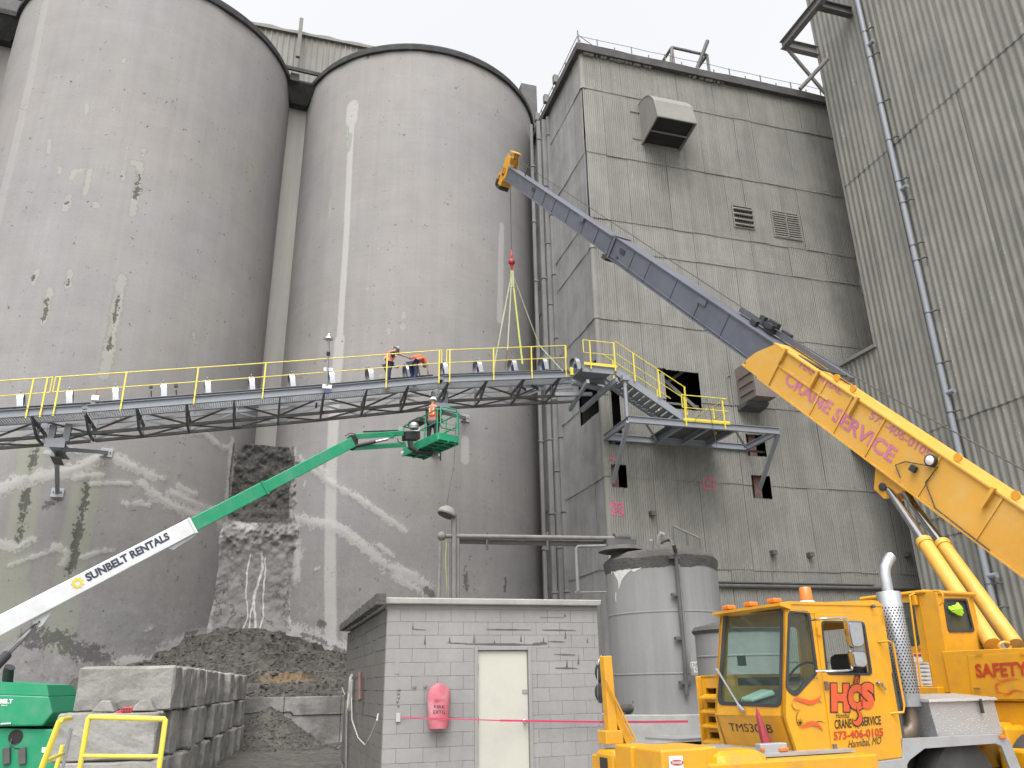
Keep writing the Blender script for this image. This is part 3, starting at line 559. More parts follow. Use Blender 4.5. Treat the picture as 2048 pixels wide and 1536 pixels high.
def sheet_mesh(name, wd, ht, npk, depth, mat, holes=(), prof=CORR, lap=.03, rag=0):
    """sheet in local x (width), z (height), ribs towards -y; lower edge stands proud"""
    b = MB(); xs = [((k+p[0])*wd/npk, p[1]*depth) for k in range(npk) for p in prof]+[(wd, prof[0][1]*depth)]
    for (x0, d0), (x1, d1) in zip(xs[:-1], xs[1:]):
        spans = [(-.07, ht+.02)]; xm = (x0+x1)/2
        for h in holes:
            if h[0] < xm < h[1]:
                j = random.uniform(-1, 1)*rag; ns_ = []
                for a, c in spans:
                    if h[2]+j > a: ns_.append((a, min(c, h[2]+j)))
                    if h[3]+j < c: ns_.append((max(a, h[3]+j), c))
                spans = [q for q in ns_ if q[1]-q[0] > .01]
        for a, c in spans:
            ya, yc = -lap*(1-a/ht), -lap*(1-c/ht); k = len(b.v)
            b.add([(x0, ya-d0, a), (x1, ya-d1, a), (x1, yc-d1, c), (x0, yc-d0, c)], [(0, 1, 2, 3)])
    bm = bmesh.new(); me = b.mesh(name, mat, fix=False); bm.from_mesh(me); bmesh.ops.remove_doubles(bm, verts=bm.verts, dist=.0005); bm.to_mesh(me); bm.free(); smooth_all(me); return me
def clad(fr, parent, u0, wd, cols, rows, npk, depth, mat, holes, ang, org, name='sheet', prof=CORR, skip=None, rag=0):
    cache = {}
    for j in range(len(rows)-1):
        z0, z1 = rows[j], rows[j+1]
        for i in range(cols):
            x0 = u0+i*wd
            if skip and skip(x0+wd/2, (z0+z1)/2): continue
            hh = [(h[0]-x0, h[1]-x0, h[2]-z0, h[3]-z0) for h in holes if h[0] < x0+wd and h[1] > x0 and h[2] < z1 and h[3] > z0]
            if hh: me = sheet_mesh(name, wd, z1-z0, npk, depth, mat, hh, prof, rag=rag)
            else:
                if j not in cache: cache[j] = sheet_mesh(name, wd-.008, z1-z0, npk, depth, mat, (), prof)
                me = cache[j]
            jit = random.uniform(-.012, .006); o = place(name, me, parent, org(x0, z0+random.uniform(-.025, .025)), ang)
            o.location += Vector(fr.v if ang == fr.ang else -fr.u)*jit
            o.rotation_euler[1] = random.uniform(-.002, .002)
WS = 1.075
clad(PL, bld, .0, WS, 16, ROWS, 10, .032, M['transite'], HOLES, PL.ang, lambda x, z: PL.w(x, -.03, z), rag=.02)
# left side wall: local x runs away from the corner, ribs face -u
clad(PL, bld, 0, WS, 8, ROWS, 10, .032, M['transite_side'], [(8.6-h[1], 8.6-h[0], h[2], h[3]) for h in HS], PL.ang-math.pi/2, lambda x, z: PL.w(-.03, 8.6-x, z), rag=.02)
# structure behind the sheets
ib = MB(); ZB = 32.0
for (a, b) in ((PL.w(0.1, 8.8, 0), None),): pass
def slab(mb, x0, x1, y0, y1, z0, z1): return mb.box(PL.w((x0+x1)/2, (y0+y1)/2, (z0+z1)/2), (PL.u, PL.v, ZA), (x1-x0, y1-y0, z1-z0))
slab(MB(), .05, 17.2, .02, 9.0, ZB, ZB+.25).build('roof', M['slab_roof'], bld)
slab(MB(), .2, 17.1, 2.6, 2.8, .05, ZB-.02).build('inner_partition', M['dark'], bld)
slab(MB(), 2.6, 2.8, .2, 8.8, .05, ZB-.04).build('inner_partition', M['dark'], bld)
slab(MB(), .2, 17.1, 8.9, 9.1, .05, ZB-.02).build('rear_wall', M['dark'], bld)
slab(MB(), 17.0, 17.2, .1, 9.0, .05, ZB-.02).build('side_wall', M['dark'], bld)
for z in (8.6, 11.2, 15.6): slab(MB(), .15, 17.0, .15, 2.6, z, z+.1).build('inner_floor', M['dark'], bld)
# steelwork seen through the openings
st_ = MB(); h0 = HOLES[0]
st_.beam(PL.w(h0[0]-.2, .5, h0[3]+.1), PL.w(h0[1]+.3, .5, h0[2]+.1), .1, .16); st_.build('steel_brace', M['old_steel'], bld)
MB().beam(PL.w(h0[0]-.1, .7, h0[2]+1.1), PL.w(h0[0]+1.4, .7, h0[3]+.3), .1, .14).build('steel_brace', M['old_steel'], bld)
MB().box(PL.w(h0[0]+.12, .4, (h0[2]+h0[3])/2), (PL.u, PL.v, ZA), (.14, .14, 3.0)).build('steel_column', M['old_steel'], bld)
MB().beam(PL.w(h0[0], .6, h0[2]+.5), PL.w(h0[1]+.2, .6, h0[2]+.45), .1, .1).build('steel_girt', M['old_steel'], bld)
for h, k in ((HOLES[2], .35), (HOLES[5], .45), (HOLES[4], .45), (HOLES[3], .3)):
    x = h[0]+(h[1]-h[0])*k; MB().ibeam(PL.w(x, .25, h[2]-.3), PL.w(x, .25, h[3]+.3), .36, .2, .02, up=PL.v).build('steel_column', M['rusty'], bld)
MB().box(PL.w(HOLES[1][0]+.1, .25, (HOLES[1][2]+HOLES[1][3])/2), (PL.u, PL.v, ZA), (.2, .2, 4.2)).build('steel_column', M['old_steel'], bld)
# eaves
def irregular(a, b, w_, h_, name, n=40):
    a = np.array(a); b = np.array(b); m = MB(); d = nrm(b-a); sd = nrm(np.cross(d, ZA)); prev = None
    for i in range(n+1):
        p = a+(b-a)*i/n; j = random.uniform(-.03, .03); ring = [p+sd*(w_/2)+ZA*(h_/2), p-sd*(w_/2+j)+ZA*(h_/2+j), p-sd*(w_/2+j)-ZA*(h_/2+j*1.5), p+sd*(w_/2)-ZA*(h_/2)]
        k = len(m.v); m.v += [tuple(q) for q in ring]
        if i: m.f += [(k-4+q, k-4+(q+1) % 4, k+(q+1) % 4, k+q) for q in range(4)]
    m.f += [(0, 1, 2, 3), (len(m.v)-4, len(m.v)-1, len(m.v)-2, len(m.v)-3)]; m.build(name, M['eave'], bld)
irregular(PL.w(-.30, -.14, ZB+.05), PL.w(17.2, -.14, ZB+.05), .36, .42, 'eave')
irregular(PL.w(-.16, 8.6, ZB+.02), PL.w(-.16, -.05, ZB+.02), .32, .40, 'eave')
# caked dust lumps under the eave
m = MB()
for _ in range(60):
    x = random.choice([random.gauss(1.6, 1.0), random.gauss(2.2, .6), random.gauss(7.2, .5)]); m.ball(PL.w(min(max(x, .2), 12), -.12, ZB-.16), random.uniform(.05, .13), 6, 5)
o = m.build('caked_dust', M['hood_metal'], bld, smooth=True); o['kind'] = 'stuff'
# corner cover pieces
for j in range(len(ROWS)-1):
    z0, z1 = ROWS[j], ROWS[j+1]
    if z0 > 22 and z0 < 28: continue
    b = MB(); r = .17; n = 8
    for zz, rr in ((z0-.06, r+.02), (z0+.12, r), (z1+.02, r-.015)):
        for k in range(n+1):
            t = math.radians(-100+k*(200/n)); b.v.append(tuple(PL.w(.10-rr*math.cos(t), .10+0*t-rr*math.sin(t)*1.0-.0, zz) if False else PL.w(.08-rr*math.cos(t-math.radians(-45)), .08-rr*math.sin(t+math.radians(45)), zz)))
    for q in range(2): b.f += [(q*(n+1)+k, q*(n+1)+k+1, (q+1)*(n+1)+k+1, (q+1)*(n+1)+k) for k in range(n)]
    b.build('corner_cover', M['transite'], bld, smooth=True)
MB().box(PL.w(.0, -.03, 24.2), (PL.u, PL.v, ZA), (.07, .05, 4.6)).build('split_corner_gap', M['dark'], bld)
# exhaust hood
def hood():
    L = PL.h(1283, 290)[0]; Rr = PL.h(1356, 299)[0]; zb = PL.h(1283, 290)[2]; D = 1.2
    for D in np.arange(.6, 2.4, .02):
        if PL.h(1314, 233, -D)[0] <= L: break
    zl = PL.h(1314, 233, -D)[2]; zt = PL.h(1290, 206, -.3)[2]; top = zt
    prof = [(0, zb), (0, top-.1)]+[(D*(1-math.cos(t)), zl+(top-zl)*(.25+.75*math.sin(t+.9)/1.0) if False else 0) for t in ()]
    arc = [(D*t, zl+(top-zl)*math.sqrt(max(0, 1-(max(0, t-.12)/.88)**2.2))) for t in np.linspace(0, 1, 9)]; prof = [(0, zb)]+arc
    for x in (L, Rr): MB().prism(prof, PL.w(x, -.05, 0), -PL.v, ZA, PL.u*.04).build('hood_cheek', M['hood_metal'], bld)
    t = MB()
    for (a, b), (c, d) in zip(arc[:-1], arc[1:]): t.hexa([PL.w(L-.02, -.05-a, b), PL.w(Rr+.06, -.05-a, b), PL.w(Rr+.06, -.05-c, d), PL.w(L-.02, -.05-c, d)], [PL.w(L-.02, -.05-a-.02, b+.03), PL.w(Rr+.06, -.05-a-.02, b+.03), PL.w(Rr+.06, -.07-c, d+.03), PL.w(L-.02, -.07-c, d+.03)])
    t.build('exhaust_hood', M['hood_metal'], bld, smooth=True, label='rounded sheet metal exhaust hood open below')
    f = MB(); rim = [PL.w(L, -.05-D, zl), PL.w(Rr+.04, -.05-D, zl), PL.w(Rr+.04, -.07, zb), PL.w(L, -.07, zb)]
    for i in range(4): f.beam(rim[i], rim[(i+1) % 4], .07, .07)
    f.beam((rim[0]+rim[3])/2, (rim[1]+rim[2])/2, .06, .06); f.build('hood_rim', M['hood_metal'], bld)
    dn = nrm(np.cross(rim[1]-rim[0], rim[3]-rim[0])); dn = dn*np.sign(dn[2]); mb = MB(); mb.add([q+dn*.12 for q in rim], [(0, 1, 2, 3)]); mb.build('hood_mesh', M['dark'], bld)
    for y in (zt-.5, zb+.25): MB().beam(PL.w(L-.5, -.08, y), PL.w(L+.05, -.08, y), .04, .05).build('hood_bracket', M['old_steel'], bld)
hood()
# louvres
def louvre(x0, y0, x1, y1, n, th, label, mull=False):
    a = PL.h(x0, y0); b = PL.h(x1, y1); L, Rr, zt, zb = a[0], b[0], a[2], b[2]; H = zt-zb
    MB().box(PL.w((L+Rr)/2, -.05, (zt+zb)/2), (PL.u, PL.v, ZA), (Rr-L, .04, H)).build('louvre_back', M['dark' if th > .1 else 'hood_metal'], bld)
    fr_ = MB(); loop = [(L-.06, zb-.06), (Rr+.06, zb-.06), (Rr+.06, zt+.06), (L-.06, zt+.06)]; fr_.prism(loop, PL.w(0, -.06, 0), PL.u, ZA, -PL.v*.06, [[(L, zb), (L, zt), (Rr, zt), (Rr, zb)]])
    f = fr_.build('louvre_frame', M['hood_metal'], bld, label=label)
    for k in range(n):
        z = zb+H*(k+.35)/n; sl = MB()
        if th > .1: sl.rev(PL.w(L+.01, -.16, z), PL.u, [(.02, 0), (.055, .06), (.055, Rr-L-.06), (.02, Rr-L)], 8); sl.box(PL.w((L+Rr)/2, -.10, z+.08), (PL.u, nrm(PL.v+ZA*1.6), nrm(ZA-PL.v*1.6)), (Rr-L, .2, .03))
        else: sl.box(PL.w((L+Rr)/2, -.10, z), (PL.u, nrm(-PL.v*.5-ZA), nrm(ZA*.5-PL.v)), (Rr-L, H/n*.92, .02))
        sl.build('louvre_slat', M['hood_metal'], f)
    if mull: MB().box(PL.w((L+Rr)/2, -.14, (zt+zb)/2), (PL.u, PL.v, ZA), (.04, .05, H)).build('louvre_mullion', M['hood_metal'], f)
louvre(1463, 413, 1506, 460, 4, .12, 'dark louvre opening with four rounded blades')
louvre(1541, 424, 1601, 482, 11, .05, 'shallow louvre of eleven slats with a centre bar', True)
# brown duct box hanging on the wall
def duct():
    L, _, zt = PL.h(1450, 722, -.05); Lb = PL.h(1456, 806, -1.4); q = PL.h(1501, 815, -1.45); q2 = PL.h(1440, 790, -.1)
    x0 = PL.h(1498, 780, -1.5)[0]-1.0; D = 1.5
    x0, z1 = PL.h(1503, 716, -D)[0], PL.h(1503, 716, -D)[2]; x0b, _, z0 = PL.h(1501, 790, -D); x1 = PL.h(1530, 795, -D)[0]; 
    bx = MB().hexa([PL.w(x0, -D, z0), PL.w(x0+1.0, -D, z0), PL.w(x0+1.0, -.05, z0), PL.w(x0, -.05, z0)], [PL.w(x0, -D, z1), PL.w(x0+1.0, -D, z1), PL.w(x0+1.0, -.05, z1), PL.w(x0, -.05, z1)]).build('duct_box', M['brown_duct'], bld, label='brown dusty duct box hung below the boom', bevel=.015)
    for k in range(3): MB().beam(PL.w(x0-.03, -D+.1, z0+.35+k*.42), PL.w(x0-.03, -.3, z0+.35+k*.42), .05, .06).build('duct_rib', M['brown_duct'], bx)
    MB().hexa([PL.w(x0-.08, -.7, z0-.18), PL.w(x0+1.05, -.7, z0-.18), PL.w(x0+1.05, -.04, z0-.25), PL.w(x0-.08, -.04, z0-.25)], [PL.w(x0-.08, -.9, z0-.02), PL.w(x0+1.05, -.9, z0-.02), PL.w(x0+1.05, -.04, z0-.02), PL.w(x0-.08, -.04, z0-.02)]).build('duct_collar', M['dark_steel'], bx)
    MB().tube([PL.w(x0-.25, -.08, z1-.3), PL.w(x0-.45, -.09, z1-.4), PL.w(x0-.5, -.09, z1-1), PL.w(x0-.42, -.09, z0)], .03).build('conduit', M['old_steel'], bld)
duct()
# small fittings on the wall
for (x, y, y2) in ((1303, 1028, 1036), (1544, 1106, 1165), (1812, 1110, 1122), (1618, 1110, 1113)):
    a = PL.h(x, y, -.1); MB().box(PL.w(a[0], -.2, a[2]), (PL.u, PL.v, ZA), (.22, .28, .18)).build('wall_bracket', M['dark_steel'], bld)
    if y2 > 1150: MB().tube([PL.w(a[0]-.12, -.1, a[2]), PL.w(a[0]-.12, -.1, PL.h(x, y2)[2])], .03).build('conduit', M['old_steel'], bld)
z = PL.h(1460, 1172)[2]
MB().tube([PL.w(-.2, -.16, z-.02), PL.w(17, -.16, z)], .085, 10).build('wall_pipe', M['dark_steel'], bld, smooth=True)
MB().box(PL.w(6.1, -.1, z+.14), (PL.u, PL.v, ZA), (12.4, .18, .05)).build('ledge', M['dark_steel'], bld)
# pink survey marks: sprayed crosses and squares
def mark(x, y, kind):
    a = PL.h(x, y, -.085); s_ = .24; m = MB(); c = np.array(PL.w(a[0], -.085, a[2]))
    def ln(p, q): m.beam(c+PL.u*p[0]*s_+ZA*p[1]*s_, c+PL.u*q[0]*s_+ZA*q[1]*s_, .003, .06)
    if 'x' in kind: ln((-1, -1), (1, 1)); ln((-1, 1), (1, -1))
    if 's' in kind: ln((-1, -1), (1, -1)); ln((-1, 1), (1, 1)); ln((-1, -1), (-1, 1)); ln((1, -1), (1, 1))
    if 't' in kind: ln((-1, .2), (.2, .6)); ln((.2, .6), (1, -.2))
    if 'd' in kind: ln((-.3, -.2), (.3, -.2)); ln((-.3, .2), (.3, .2)); ln((-.3, -.2), (-.3, .2)); ln((.3, -.2), (.3, .2))
    m.build('spray_mark', M['pink_paint'], bld)
mark(1235, 1018, 'xs'); mark(1418, 967, 'sd'); mark(1407, 889, 't'); mark(1224, 922, 't')
# vertical trim and downpipes between silo and building
tr = thing('downpipe_trim', 'stepped vertical trim and downpipes in the joint between silo and corrugated building', 'downpipe', PL.w(-.6, 5.4, 0))
for k, (s0, v0, wd) in enumerate(((-.55, 5.2, .22), (-.28, 5.0, .26), (-.12, 4.7, .24), (-.85, 5.6, .16))):
    z = .3
    while z < 31.5:
        L = random.choice([3.6, 3.6, 5.2]); MB().box(PL.w(s0, v0, z+min(L, 31.6-z)/2), (PL.u, PL.v, ZA), (wd, .2, min(L, 31.6-z)-.04)).build('trim_length', M['transite_side'], tr, bevel=.03)
        MB().box(PL.w(s0, v0, z+.03), (PL.u, PL.v, ZA), (wd+.06, .26, .09)).build('trim_collar', M['hood_metal'], tr, bevel=.02); z += L
# roof railing and roof plant
rl = thing('roof_railing', 'thin steel guard railing along the roof edge of the corrugated building', 'railing', PL.w(0, 0, ZB+.25))
for k in range(18):
    x = .1+k*.98; hgt = 1.05 if k % 2 else .75; MB().beam(PL.w(x, .15, ZB+.2), PL.w(x, .15, ZB+.2+hgt), .04, .05, PL.u).build('post', M['old_steel'], rl)
for hgt, r_ in ((1.0, .014), (.55, .022), ): MB().tube([PL.w(.1+k*.98, .15, ZB+.22+hgt+random.uniform(-.04, .02)) for k in range(18)], r_, 6).build('rail', M['old_steel'], rl)
for hgt in (1.0, .5): MB().tube([PL.w(.0, .1+k, ZB+.22+hgt+random.uniform(-.03, .03)) for k in range(9)], .02, 6).build('rail', M['old_steel'], rl)
for k in range(5): MB().beam(PL.w(.02, .1+k*2, ZB+.2), PL.w(.02, .1+k*2, ZB+1.25), .04, .05, PL.u).build('post', M['old_steel'], rl)
MB().tube([PL.w(-.02, .1, ZB+1.5), PL.w(-.02, .1, ZB)], .035, 6).build('corner_post', M['old_steel'], rl)
MB().tube([PL.w(0, .1, ZB+1.2), PL.w(1.1, .15, ZB+.6)], .02, 6).build('stay', M['old_steel'], rl)
fr2 = thing('roof_frame', 'box frame of thick steel members with a leaning tube on the corrugated roof', 'steel frame', PL.w(5.6, 1, ZB))
x0, x1 = PL.h(1333, 100, .6)[0], PL.h(1418, 140, .6)[0]; zt = PL.h(1350, 96, .6)[2]
for a, b in ((PL.w(x0, .6, ZB), PL.w(x0+.35, .6, zt)), (PL.w(x0+.35, .6, zt), PL.w(x1, .6, zt)), (PL.w(x1, .6, zt), PL.w(x1, .6, ZB)), (PL.w(x0+.35, .6, zt), PL.w(x0+.35, .6, ZB)), (PL.w(x0+.35, 1.8, zt), PL.w(x1, 1.8, zt)), (PL.w(x0+.35, .6, zt), PL.w(x0+.35, 1.8, zt)), (PL.w(x1, .6, zt), PL.w(x1, 1.8, zt)), (PL.w(x1, 1.8, zt), PL.w(x1, 1.8, ZB)), (PL.w(x0+.35, 1.8, zt), PL.w(x0, 1.8, ZB)), (PL.w(x1-.1, .8, ZB+.9), PL.w(x1-.9, .8, ZB))): MB().tube([a, b], .085, 8).build('frame_member', M['old_steel'], fr2, smooth=True)
MB().tube([PL.w(x0+1.3, .5, ZB+.1), PL.w(PL.h(1415, 82, .3)[0], .3, PL.h(1415, 82, .3)[2])], .11, 8).build('leaning_tube', M['dark_steel'], fr2, smooth=True)
for k in range(5):
    xx = x0+.6+k*.35; MB().tube([PL.w(xx, .5, ZB+.2), PL.w(xx, .5, ZB+.75)], .05, 6).build('valve_stub', M['dark_steel'], fr2)
ld = thing('roof_ladder', 'caged ladder and loose pipes on the roof corner beside the silo', 'ladder', PL.w(0, 9.5, ZB))
for k in range(7):
    t = k/6*math.pi; MB().tube([PL.w(-.75-.4*math.cos(t), 8.3-.35*math.sin(t), ZB-.3), PL.w(-.75-.4*math.cos(t), 8.3-.35*math.sin(t), ZB+2.0)], .022, 6).build('cage_bar', M['old_steel'], ld)
for z in (.2, 1.1, 1.9): MB().tube([PL.w(-.75-.4*math.cos(t), 8.3-.35*math.sin(t), ZB+z) for t in np.linspace(0, math.pi, 8)], .025, 6).build('cage_hoop', M['old_steel'], ld)
MB().tube([PL.w(-1.3, 8.2, ZB+1.7), PL.w(-.75, 8.2, ZB+3.4), PL.w(-.55, 8.2, ZB+3.3), PL.w(-.55, 8.2, ZB)], .05, 6).build('bent_pipe', M['old_steel'], ld)
for k in range(3): MB().box(PL.w(-.3, 6.0-k*1.6, ZB+.55), (PL.u, PL.v, ZA), (.3, .25, .5)).build('junction_box', M['old_steel'], ld)
pb = thing('parapet_block', 'small grey roof block behind the rim of the middle silo', 'roof block', PL.w(-2.3, 9.5, ZB))
a = PL.h(1040, 172, 10.5); b = PL.h(1068, 200, 10.5); slab(MB(), a[0], b[0]+.1, 10.2, 11.4, ZB-1.5, a[2]).build('block_body', M['dark_steel'], pb)
# ------------------------------------------------------------------ head house on the silo roofs
hh = thing('head_house', 'low ribbed sheet metal gallery on the roof behind the two big silos', 'building', PL.w(-17, 12, ZT))
a = PL.h(500, 52, 9.5); b = PL.h(760, 118, 9.5)
RIB = [(0, 0), (.55, 0), (.62, 1), (.85, 1), (.92, 0)]
me = sheet_mesh('wall_sheet', 1.0, a[2]-ZT-.1, 3, .05, M['ribbed'], prof=RIB)
for k in range(int(b[0]-a[0])+1): place('wall_sheet', me, hh, PL.w(a[0]+k, 9.5, ZT+.1), PL.ang)
slab(MB(), a[0], b[0]+1, 9.52, 12.5, ZT, a[2]).build('wall_core', M['ribbed'], hh)
n = 60; m = MB()
for k in range(n): x = a[0]+(b[0]+1-a[0])*k/n; slab(m, x, x+(b[0]+1-a[0])/n+.01, 9.3, 12.6, a[2]-.02, a[2]+.12+.16*vnoise(x*1.2, 0, 5))
m.build('dusty_roof', M['hood_metal'], hh)
MB().box(PL.w(PL.h(598, 90, 9)[0], 8.9, a[2]-.7), (PL.u, PL.v, ZA), (.22, .2, 2.9)).build('stack', M['old_steel'], hh)
# ------------------------------------------------------------------ right hand building
rb = thing('ribbed_building', 'very tall olive grey building of broad ribbed metal sheet along the right edge', 'building', PL.w(XR, -3, 0))
TRAP = [(0, 0), (.30, 0), (.42, 1), (.78, 1), (.90, 0)]
V0 = -2.8; RR = [0, 6.9, 11.1, 24.2, 38.5]
# local x runs from far (v0) towards the camera: direction -v ; rotate by ang-90
def rpl(x, z): return PL.w(XR, V0-x, z)
clad(PL, rb, 0, .99, 18, RR, 3, .036, M['ribbed'], [], PL.ang-math.pi/2, lambda x, z: PL.w(XR-.03, V0-x, z), prof=TRAP)
clad(PL, rb, 0, .9, 3, [11.65, 15.6], 3, .036, M['ribbed'], [], PL.ang-math.pi/2, lambda x, z: PL.w(XR-.03, V0+2.7-x, z), prof=TRAP)
slab(MB(), XR+.02, XR+9, V0-19, V0, .02, 38.5).build('core_wall', M['ribbed'], rb)
slab(MB(), XR+.02, XR+3, V0+.0, -.06, 11.65, 15.62).build('link_core', M['dark_steel'], rb)
MB().beam(PL.w(XR-.12, V0-.1, 15.68), PL.w(XR-.12, -.1, 15.68), .14, .16).build('link_flashing', M['hood_metal'], rb)
slab(MB(), XR+.0, XR+3.1, V0, -.06, 15.62, 15.72).build('link_roof', M['dark_steel'], rb)
MB().box(PL.w(XR-.03, V0+.01, 19), (PL.u, PL.v, ZA), (.13, .08, 38.2)).build('edge_trim', M['ribbed'], rb)
slab(MB(), XR+.0, XR+3, V0, -.06, 11.5, 11.64).build('link_soffit', M['dark_steel'], rb)
MB().tube([PL.w(XR+.2, V0+.05, 20), PL.w(XR+.0, V0+.12, 19), PL.w(XR+.05, V0+.12, 18.4)], .12, 8).build('elbow', M['dark_steel'], rb, smooth=True)
# steel outrigger frame high up
of = MB(); q1 = PL.hs(1567, 88, 12.4)
oz = 33.2; A_ = P(1568, 90, 38.5); B_ = P(1655, 0, 39.5); dd = A_-PL.w(XR, V0, A_[2])
E1 = PL.w(XR-2.35, V0+.2, 34.1); E2 = PL.w(XR-2.35, V0-2.8, 34.1)
fo = thing('outrigger_frame', 'weathered steel beam frame jutting from the top of the ribbed building against the sky', 'steel frame', PL.w(XR-1, V0, 33))
def sp(px, py, s0): a = PL.hs(px, py, s0); return PL.w(*a)
a = sp(1567, 90, XR-2.0); b = sp(1618, 22, XR-2.0)
vdir = (b-a)/np.linalg.norm(b-a); z_ = a[2]
MB().ibeam(PL.w(XR-2.0, PL.loc(a)[1]+.1, z_), PL.w(XR-2.0, PL.loc(a)[1]-4.5, z_), .3, .5, .04).build('beam', M['old_steel'], fo)
va = PL.loc(a)[1]; MB().ibeam(PL.w(XR-2.0, va-.1, z_-.05), PL.w(XR+.3, va-.1, z_-.05), .3, .55, .04).build('beam', M['old_steel'], fo)
MB().ibeam(PL.w(XR-2.0, va-2.8, z_-.05), PL.w(XR+.3, va-2.8, z_-.05), .3, .5, .04).build('beam', M['dark_steel'], fo)
MB().beam(PL.w(XR-1.9, va-.1, z_-.3), PL.w(XR+.3, va-.1, z_-3.2), .12, .16).build('brace', M['old_steel'], fo)
MB().tube([P(1600, 178, 39), P(1655, 118, 39)], .11, 8).build('brace', M['old_steel'], fo)
# conduit with standoff brackets on the ribbed face
cp = thing('vertical_pipe', 'long grey vertical pipe on standoff brackets up the ribbed building', 'pipe', PL.w(XR-.35, -6.2, 0))
vp = -6.2; MB().tube([PL.w(XR-.30, vp, 1), PL.w(XR-.30, vp, 37)], .12, 12).build('pipe', M['steel'], cp, smooth=True)
for (y, big) in ((42, 0), (72, 1), (95, 0), (192, 0), (268, 0), (354, 0), (372, 1), (398, 0), (486, 0), (517, 0), (624, 0), (727, 0), (788, 1), (826, 0), (1155, 1), (1170, 0), (1217, 0)):
    z = PL.hs(1742+.19*y, y, XR-.3)[2]
    if big: MB().tube([PL.w(XR-.30, vp-.05, z), PL.w(XR-.30, vp-.42, z)], .1, 10).build('branch_stub', M['steel'], cp, smooth=True)
    else:
        b = MB(); b.tube([PL.w(XR-.30, vp-.1, z), PL.w(XR-.2, vp-.38, z), PL.w(XR-.02, vp-.4, z)], .035, 6); b.rev(PL.w(XR-.30, vp, z-.02), ZA, [(.135, 0), (.135, .04)], 10); b.build('bracket', M['dark_steel'], cp)
MB().beam(PL.w(XR-.12, V0+.1, 7.6), PL.w(XR-.12, V0-4.5, 7.6), .04, .05).build('rail', M['old_steel'], rb)
# ------------------------------------------------------------------ conveyor gallery
VN = -1.3                                        # near stringer line of the gallery, in the plant grid
def zl(s):                                       # height of the walkway stringer centre along the gallery
    return np.interp(s, [-24, -11.8, -7.3, -1.5], [9.75, 11.92, 12.77, 13.62])
def cw(s, dv, dz): return PL.w(s, VN+dv, float(zl(s))+dz)
cv = thing('conveyor_gallery', 'long inclined grey steel conveyor gallery with round hoops crossing in front of the silos', 'conveyor', cw(-12, 1, -1))
SEG = [(-24.5, -19.45), (-19.3, -11.8), (-11.8, -7.35), (-7.15, -1.0)]
for a, b in SEG:
    MB().chan(cw(a, 0, 0), cw(b, 0, 0), .09, .27, side=1).build('walkway_stringer', M['steel'], cv)
    MB().chan(cw(a, .82, 0), cw(b, .82, 0), .09, .18, side=-1).build('walkway_stringer', M['steel'], cv)
    for v in (1.02, 1.92):
        MB().chan(cw(a, v, .47), cw(b, v, .47), .10, .24, side=1 if v < 1.5 else -1).build('main_stringer', M['steel'], cv)
        MB().beam(cw(a, v, -.55), cw(b, v, -.55), .1, .1).build('bottom_chord', M['dark_steel'], cv)
        MB().beam(cw(a, v, .1), cw(b, v, .1), .08, .1).build('middle_chord', M['steel'], cv)
# cross frames, posts, diagonals
sp = [-24+1.55*k for k in range(16)]
for k, s in enumerate(sp[:15]):
    if s > -1.1: break
    for v in (1.02, 1.92): MB().beam(cw(s, v, -.55), cw(s, v, .38), .06, .08, PL.u).build('truss_post', M['steel'], cv)
    MB().beam(cw(s, .0, -.16), cw(s, 1.92, -.16), .06, .12).build('cross_beam', M['dark_steel'], cv)
    MB().beam(cw(s, .02, -.10), cw(s, 1.0, -.55), .06, .1).build('knee_bracket', M['dark_steel'], cv)
    MB().beam(cw(s, 1.02, -.55), cw(s, 1.92, -.55), .06, .08).build('cross_beam', M['dark_steel'], cv)
    e = s+1.55
    if e < -1:
        for v in (1.02, 1.92): MB().beam(cw(s if k % 2 else e, v, -.52), cw(e if k % 2 else s, v, .08), .05, .06).build('truss_diagonal', M['steel' if v > 1.5 else 'dark_steel'], cv)
        MB().beam(cw(s if k % 2 else e, 1.02, -.56), cw(e if k % 2 else s, 1.92, -.56), .05, .05).build('truss_diagonal', M['dark_steel'], cv)
        MB().beam(cw(s+.1, .1, .12), cw(s+.7, .98, .38), .05, .05).build('stay', M['steel'], cv) if k % 2 else None
# open grating of the walkway: bearing bars and cross bars
def grating(a, b):
    m = MB(); n = int((b-a)/.075)
    for k in range(n+1):
        s = a+(b-a)*k/n; m.beam(cw(s, .05, -.05), cw(s, .78, -.05), .012, .035)
    for v in np.arange(.05, .80, .045): m.beam(cw(a, v, -.05), cw(b, v, -.05), .008, .03)
    o = m.build('walkway_grating', M['galv'], cv, fix=False); o['kind'] = 'stuff'
M['galv_dark'] = mk('grating', (.16, .165, .17), .6, .4, .1, 3, .1)
for a, b in SEG: grating(a, b)
